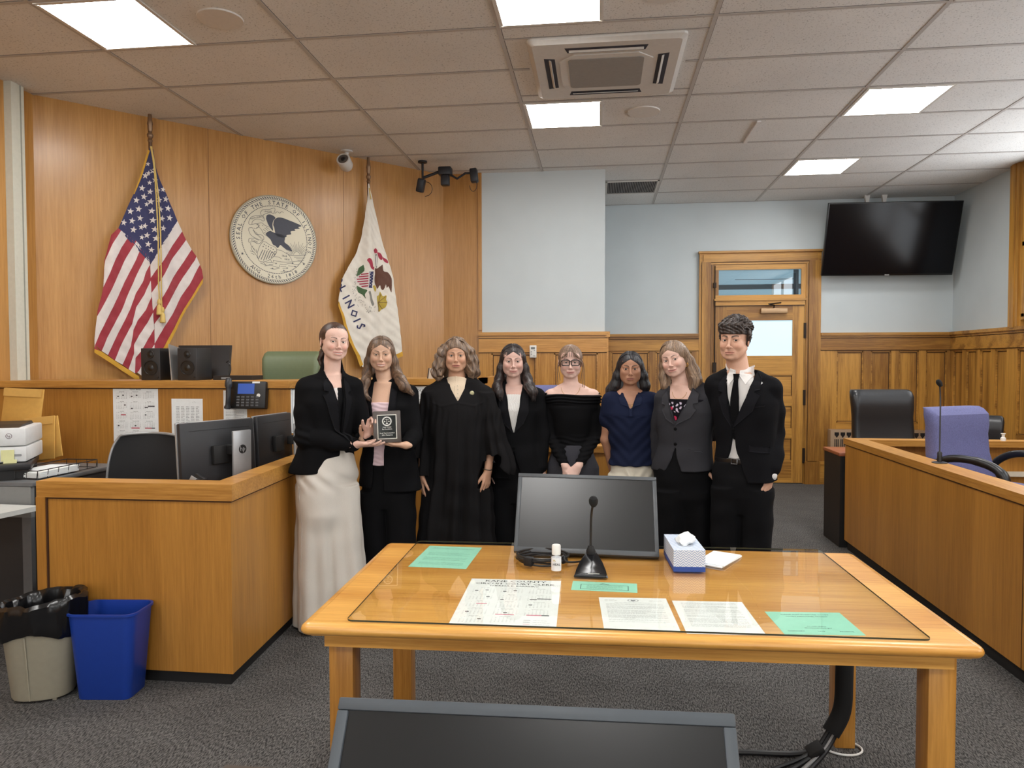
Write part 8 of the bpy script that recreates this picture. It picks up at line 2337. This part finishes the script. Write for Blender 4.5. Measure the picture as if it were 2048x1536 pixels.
def person7():
    p = Person('woman with shoulder-length brown hair in dark grey blazer and floral top', .410, 4.25, rgb(220, 182, 166), rgb(186, 112, 108), rgb(92, 68, 54), rgb(70, 70, 56))
    p.head((.014, 0, 1.488), -.42, .06, -.20, .88, smile=.85, open_=.0, blush=.45, jaw=1.0)
    yw = -.42; fr = Frame(yw, .080, 0); B = p.B
    nb = V3(.060, .015, 1.335); p.neck(nb, .043, .050)
    SL, SR = V3(-.035, .05, 1.262), V3(.195, -.03, 1.290)
    EL, WL = V3(-.075, .12, 1.03), V3(-.08, .12, .85)
    ER, WR = V3(.235, .10, 1.06), V3(.34, .20, 1.04)
    B.loft([(1.335, 0.06, 0.01, 0.056, 0.046), (1.285, 0.075, 0.005, 0.128, 0.068), (1.19, 0.08, 0, 0.142, 0.092), (1, 0.075, 0, 0.103, 0.074), (0.8, 0.07, 0, 0.133, 0.086)], yw, 2.3, .03)
    B.chain([nb+V3(0, 0, -.015), SL], [.036, .033], .03); B.chain([nb+V3(0, 0, -.015), SR], [.036, .033], .03)
    p.arm(B, SL, EL, WL, [.034, .030, .021]); p.arm(B, SR, ER, WR, [.034, .030, .021])
    hand(B, WL, (.1, 0, -1), (.9, .3, 0), 1, .84, curl=(.4, .4, .4, .4)); hand(B, WR, (.9, .2, -.1), (0, -1, 0), -1, .84, curl=(.2, .2, .2, .2))
    for sx in (.01, .15): B.chain([(sx, 0, .80), (sx, .0, .46), (sx, .01, .08)], [.055, .042, .036], .02); shoes(B, sx, 0, -.3)
    p.skin_mesh()
    floral = Field(); floral.loft([(1.262, .078, 0, .142, .094), (1.19, .08, 0, .150, .102), (1.05, .078, 0, .130, .098), (.96, .075, 0, .13, .095)], yw, 2.3, .02)
    def fcol(P):
        C = col(rgb(20, 18, 24), len(P)); x = (P[:, 0]-fr.o[0])*fr.c+(P[:, 1]-fr.o[1])*fr.s; z = P[:, 2]
        m_ = (np.sin(x*190+2*np.sin(z*90))*np.sin(z*120+x*70) > .35) & (z < 1.245) & (z > 1.19); C[m_] = rgb(200, 188, 206)[:3]
        m_ = (np.hypot(x+.030, (z-1.155)) < .012) | (np.hypot(x+.005, z-1.135) < .011) | (np.hypot(x+.052, z-1.21) < .009); C[m_] = rgb(190, 50, 84)[:3]
        return C
    p.garment('top', floral, .0030, None, colf=fcol)
    jacket(p, fr, yw, [(1.305, .065, .01, .090, .064), (1.28, .075, .008, .150, .086), (1.19, .082, 0, .172, .114), (1.08, .08, 0, .158, .116), (1.0, .075, 0, .150, .112), (.93, .070, 0, .165, .122), (.86, .066, 0, .178, .130), (.845, .066, 0, .18, .131)], nb, SL, SR,
           [SL, EL, WL+V3(0, 0, .02)], [SR, ER, WR+V3(-.02, 0, 0)],
           ([(-.085, 1.36), (-.075, 1.29), (-.058, 1.22), (-.032, 1.15), (-.026, 1.135)], [(.055, 1.36), (.046, 1.29), (.026, 1.22), (-.010, 1.15), (-.022, 1.135)]), ((0, 0, .855), (-.04, 0, 1)),
           lap=[[(-.086, 1.325), (-.116, 1.28), (-.112, 1.235), (-.088, 1.228), (-.108, 1.205), (-.080, 1.15), (-.028, 1.120), (-.034, 1.15), (-.062, 1.22), (-.078, 1.29)],
                [(.056, 1.33), (.094, 1.295), (.098, 1.245), (.072, 1.238), (.094, 1.205), (.062, 1.16), (-.018, 1.118), (-.008, 1.15), (.030, 1.22), (.048, 1.29)]],
           lower=([(-.026, .985), (-.045, .92), (-.085, .83)], [(-.020, .985), (.0, .90), (.030, .83)]), colr=rgb(50, 50, 54), extra_c=rgb(54, 54, 58), seed=3.3, r=(.052, .050, .044), buttons=[(-.022, 1.095), (-.022, 1.01)],
           flaps=[[(.05, .985), (.125, .975), (.125, .968), (.05, .978)]], disp=lambda P: wrinkles(P, .0022, 3.3)-.003*np.exp(-((((P[:, 0]-fr.o[0])*fr.c+(P[:, 1]-fr.o[1])*fr.s)+.027)/.003)**2)*(P[:, 2] < 1.14)*(P[:, 1] < .02))
    p_ = simple_legs(p, [(.74, .0, 0, .10, .12), (.45, -.002, 0, .105, .12), (.02, -.002, .01, .12, .13)], [(.74, .145, 0, .10, .12), (.45, .155, 0, .105, .12), (.02, .165, .01, .12, .13)], yw*.5, rgb(14, 14, 16), [(.98, .07, 0, .138, .105), (.86, .07, 0, .170, .125), (.64, .072, 0, .175, .13)], fold=hang_fold(5, .008, 1, .8, .3))
    hp = p.hp
    long_hair(p, rgb(88, 68, 54), rgb(160, 134, 108),
              [[(hp(-.066, .0, .04), .019), (hp(-.084, .01, -.03), .024), (hp(-.092, .01, -.10), .030), (hp(-.088, .0, -.16), .030), (hp(-.075, -.0, -.20), .022)],
               [(hp(.068, .015, .04), .020), (hp(.088, .03, -.03), .026), (hp(.100, .03, -.10), .033), (hp(.105, .01, -.16), .036), (hp(.085, -.01, -.205), .026)]],
              oval_cut(.061, .064, .40, -.4, -.008, 4.0, cx=-.004, widen=.05), back=[(hp(0, .07, .0), .072), (hp(0, .08, -.12), .07)], seed=7.7, cap=(.087, .108, .096), part=-.012)
    q = [trace(B, np.array([fr.to(-.018+.045*math.sin(a), -.35, 1.262+.055*(1-math.cos(a)))]), fr.back, .0015)[0] for a in np.linspace(-1.3, 1.3, 20)]
    p.piece('necklace', tubes([q], .0012), rgb(200, 180, 150), MATS['necklace_gold'])
    e = hp(.079, -.004, -.045); p.piece('earring', tubes([[e+V3(.006*math.sin(a), -.004*math.sin(a), .010*math.cos(a)-.006) for a in np.linspace(0, 6, 14)]], .003), rgb(200, 160, 110), MATS['earring_gold'])
    return p

def person8():
    p = Person('young man with dark curly hair in black suit, white shirt and black tie', .711, 4.10, rgb(208, 164, 140), rgb(176, 112, 102), rgb(40, 28, 24), rgb(50, 38, 30))
    p.head((.022, 0, 1.590), -.48, .0, .02, .97, smile=.35, open_=.0, blush=.25, jaw=1.10, male=1., wide=.97, browth=1.5, nose=1.02, eye=.85)
    yw = -.50; fr = Frame(yw, .085, 0); B = p.B
    nb = V3(.050, .02, 1.405); p.neck(nb, .050, .060)
    SL, SR = V3(-.065, .085, 1.345), V3(.205, -.055, 1.335)
    EL, WL = V3(-.12, .14, 1.08), V3(-.13, .10, .88)
    ER, WR = V3(.245, .02, 1.08), V3(.205, -.085, .865)
    B.loft([(1.41, 0.05, 0.01, 0.060, 0.052), (1.36, 0.07, 0.005, 0.125, 0.064), (1.25, 0.08, 0, 0.142, 0.082), (1.05, 0.08, 0, 0.122, 0.084), (0.86, 0.07, 0, 0.129, 0.090)], yw, 2.3, .03)
    B.chain([nb+V3(0, 0, -.03), SL], [.042, .038], .03); B.chain([nb+V3(0, 0, -.03), SR], [.042, .038], .03)
    p.arm(B, SL, EL, WL, [.042, .036, .026]); p.arm(B, SR, ER, WR, [.042, .036, .026])
    hand(B, WL, (.1, 0, -1), (.9, .3, 0), 1, .95, curl=(.4, .4, .4, .4)); hand(B, WR, (-.25, -.02, -1), (-.8, .6, 0), -1, .95, curl=(.15, .15, .15, .15), thumb=(.9, .3, .1))
    p.hands = [WR+V3(-.02, 0, -.06)]
    for sx in (-.01, .145): B.chain([(sx, 0, .84), (sx, .0, .48), (sx, .01, .08)], [.055, .042, .038], .02); shoes(B, sx, 0, -.4)
    p.skin_mesh()
    # shirt
    S_ = Field(); S_.loft([(1.40, .052, .012, .068, .062), (1.36, .065, .008, .155, .088), (1.25, .08, 0, .165, .104), (1.05, .08, 0, .140, .098), (.90, .075, 0, .142, .10)], yw, 2.3, .02)
    S_.cap(p.hp(0, .03, -.125), nb+V3(0, .0, .0), .054, .064, .012); plane_cut(S_, (.05, -.03, 1.425), (0, .50, -1))
    ca = [patch(S_, fr, [(-.066, 1.440), (-.082, 1.395), (-.060, 1.345), (-.032, 1.400), (-.036, 1.432)], .007, .006, .010), patch(S_, fr, [(-.014, 1.432), (-.012, 1.400), (.030, 1.352), (.056, 1.400), (.040, 1.455)], .007, .006, .010)]
    shirt = rgb(216, 214, 212)
    def placket(P): return -.0015*np.exp(-((((P[:, 0]-fr.o[0])*fr.c+(P[:, 1]-fr.o[1])*fr.s)+.01)/.002)**2)*(P[:, 1] < 0)
    cuff = Field(); d = nrmz(WR-ER); cuff.cap(WR-d*.030, WR+d*.004, .0305, .0300, .0)
    v2, f2 = surf(cuff, .0035)
    p.garment('shirt', S_, .0036, shirt, placket, extra=[(v, f, rgb(224, 222, 220)) for v, f in ca]+[(v2, f2, shirt)])
    tie = [patch(S_, fr, [(-.042, 1.408), (-.010, 1.408), (-.014, 1.372), (-.034, 1.372)], .019, .014, .008), patch(S_, fr, [(-.034, 1.374), (-.013, 1.374), (-.002, 1.28), (.004, 1.10), (-.014, 1.05), (-.050, 1.07), (-.046, 1.28)], .014, .010, .010)]
    v, f = merge(tie); p.piece('tie', (v, f), rgb(13, 13, 15), None, 'black tie')
    jacket(p, fr, yw, [(1.375, .055, .01, .105, .074), (1.35, .068, .008, .172, .092), (1.25, .082, 0, .188, .122), (1.12, .084, 0, .168, .122), (1.02, .084, 0, .155, .116), (.92, .084, 0, .165, .124), (.83, .084, 0, .172, .130), (.80, .084, 0, .172, .130)], nb, SL, SR,
           [SL, EL, WL+V3(0, 0, .02)], [SR, (SR+ER)/2+V3(.008, 0, 0), ER, (ER+WR)/2+V3(.006, 0, 0), WR+V3(.010, .012, .035)],
           ([(-.085, 1.46), (-.078, 1.39), (-.062, 1.28), (-.040, 1.165), (-.034, 1.135)], [(.066, 1.46), (.060, 1.39), (.034, 1.28), (-.012, 1.165), (-.028, 1.135)]), ((0, 0, .820), (-.05, 0, 1)),
           lap=[[(-.088, 1.420), (-.122, 1.37), (-.120, 1.315), (-.094, 1.308), (-.118, 1.285), (-.085, 1.19), (-.036, 1.120), (-.044, 1.165), (-.066, 1.28), (-.082, 1.38)],
                [(.070, 1.425), (.100, 1.385), (.104, 1.325), (.076, 1.318), (.108, 1.300), (.076, 1.21), (-.026, 1.118), (-.010, 1.165), (.038, 1.28), (.064, 1.38)]],
           lower=([(-.032, 1.085), (-.050, .98), (-.10, .80)], [(-.024, 1.085), (-.008, .98), (.060, .80)]), colr=rgb(16, 16, 19), extra_c=rgb(22, 22, 26), seed=4.3, r=(.054, .051, .044), buttons=[(-.027, 1.108)], name='suit_jacket',
           flaps=[[(.055, 1.03), (.150, 1.02), (.150, .985), (.055, .995)], [(.075, 1.235), (.130, 1.245), (.130, 1.237), (.075, 1.227)]])
    bl_ = Field(); bl_.loft([(.952, .072, 0, .150, .112), (.922, .072, 0, .152, .114)], yw, 2.3, .01); p.garment('belt', bl_, .004, rgb(14, 14, 15), mat_=plain('belt_leather', rgb(22, 20, 20), .3))
    q = trace(bl_, np.array([fr.to(-.02, -.4, .937)]), fr.back, .001)[0]
    mb = MB().tube([tuple(q+rotz(yw) @ V3(x, -.004, z)) for x, z in ((-.016, -.014), (.016, -.014), (.016, .014), (-.016, .014))], .0028, 6, closed=True); p.piece('belt_buckle', quads_of(mb), (.5, .5, .5), STEEL)
    def fo(th, z, x, y): return .005*np.clip((.80-z)/.5, 0, 1)*np.sin(4*th+1+8*z)
    simple_legs(p, [(.78, -.002, .02, .090, .110), (.50, -.012, .02, .082, .10), (.02, -.005, .02, .075, .095)], [(.78, .140, -.02, .092, .110), (.50, .142, -.02, .084, .10), (.02, .135, -.02, .076, .10)], yw*.6, rgb(17, 17, 19), [(.93, .072, 0, .150, .112), (.84, .071, 0, .162, .120), (.68, .07, 0, .165, .12)], fold=fo)
    hp = p.hp
    def ex(H):
        rnd = random.Random(12)
        for k in range(70):
            a = rnd.uniform(0, 2*PI); b = rnd.uniform(.05, 1.25)
            q_ = V3(.083*math.sin(b)*math.cos(a), .024+.094*math.sin(b)*math.sin(a), .040+.092*math.cos(b))
            if q_[1] < -.03 and q_[2] < .045: continue
            H.ell(hp(*q_), V3(.017, .017, .014)*rnd.uniform(.8, 1.2), .010)
        for k in range(16):
            x = -.066+.132*k/15; H.cap(hp(x*.85, -.070, .082), hp(x, -.086+abs(x)*.35, .040+rnd.uniform(-.006, .012)), .015, .008, .008)
        for s in (-1, 1): H.ell(hp(s*.072, .01, .035), V3(.016, .045, .036), .01)
    def cut(x, y, z): return np.maximum(np.maximum(np.abs(x)-.078, z-.032), y+.008+.0*z)*.9
    cur = lambda P: .0045*np.sin(P[:, 0]*190+3*np.sin(P[:, 2]*80))*np.sin(P[:, 2]*170+3*np.sin(P[:, 1]*90+P[:, 0]*40))
    H = long_hair(p, rgb(24, 19, 18), rgb(78, 66, 60), [], cut, cap=(.084, .107, .094), seed=8.8, extra=ex, dispf=cur, amp=.001)
    return p
WHO = [person1, person2, person3, person4, person5, person6, person7, person8]
PEOPLE = [w() for w in WHO]

# ---------------------------------------------------------------- the plaque
t = thing('plaque', 'dark framed award plaque with scales emblem held between the two women at left', 'plaque', (-1.141, 3.795, 1.040))
PM = lp(-1.141, 3.795, 1.126) @ RZ(.28) @ RX(PI/2-.10) @ RZ(.03)
MB().rbox(-.074, .074, -.086, .086, -.012, .004, .005, M=PM).build('frame', plain('plaque_wood', rgb(84, 76, 72), .35, noise=.1, nscale=60), t)
MB().rbox(-.052, .052, -.066, .066, .003, .0055, .001, M=PM).build('border_plate', plain('plaque_silver', rgb(226, 224, 214), .3), t)
MB().box(-.0475, .0475, -.0615, .0615, .0052, .0062, M=PM).build('black_plate', plain('plaque_black', rgb(14, 18, 14), .12), t)
mb = MB(); T_ = PM @ lp(0, 0, .0065)
def ringm(r0, r1, cy):
    n = 36; mb.add([(q*math.cos(2*PI*k/n), cy+q*math.sin(2*PI*k/n), 0) for q in (r0, r1) for k in range(n)], [(k, (k+1) % n, n+(k+1) % n, n+k) for k in range(n)], M=T_)
ringm(.0245, .0260, .030); ringm(.0195, .0235, .030)
for q in ([(-.0015, .018), (.0015, .018), (.001, .044), (-.001, .044)], [(-.012, .0395), (.012, .0395), (.012, .041), (-.012, .041)], [(-.008, .016), (.008, .016), (.004, .019), (-.004, .019)],
          [(-.016, .030), (-.007, .030), (-.0095, .026), (-.0135, .026)], [(.007, .030), (.016, .030), (.0135, .026), (.0095, .026)], [(-.0118, .030), (-.0112, .030), (-.0108, .040), (-.0114, .040)], [(.0112, .030), (.0118, .030), (.0114, .040), (.0108, .040)]):
    mb.add([(x, y, 0) for x, y in q], [[0, 1, 2, 3]], M=T_)
for s_, y, z_ in (('Kane County', -.004, .0085), ('Bar Foundation', -.015, .0085), ('Mock Trial Competition', -.036, .0080), ('2026 Champions', -.047, .0085)): mb.text(s_, z_, T_ @ lp(0, y, 0))
mb.build('engraving', plain('plaque_letters', rgb(236, 236, 230), .4), t)
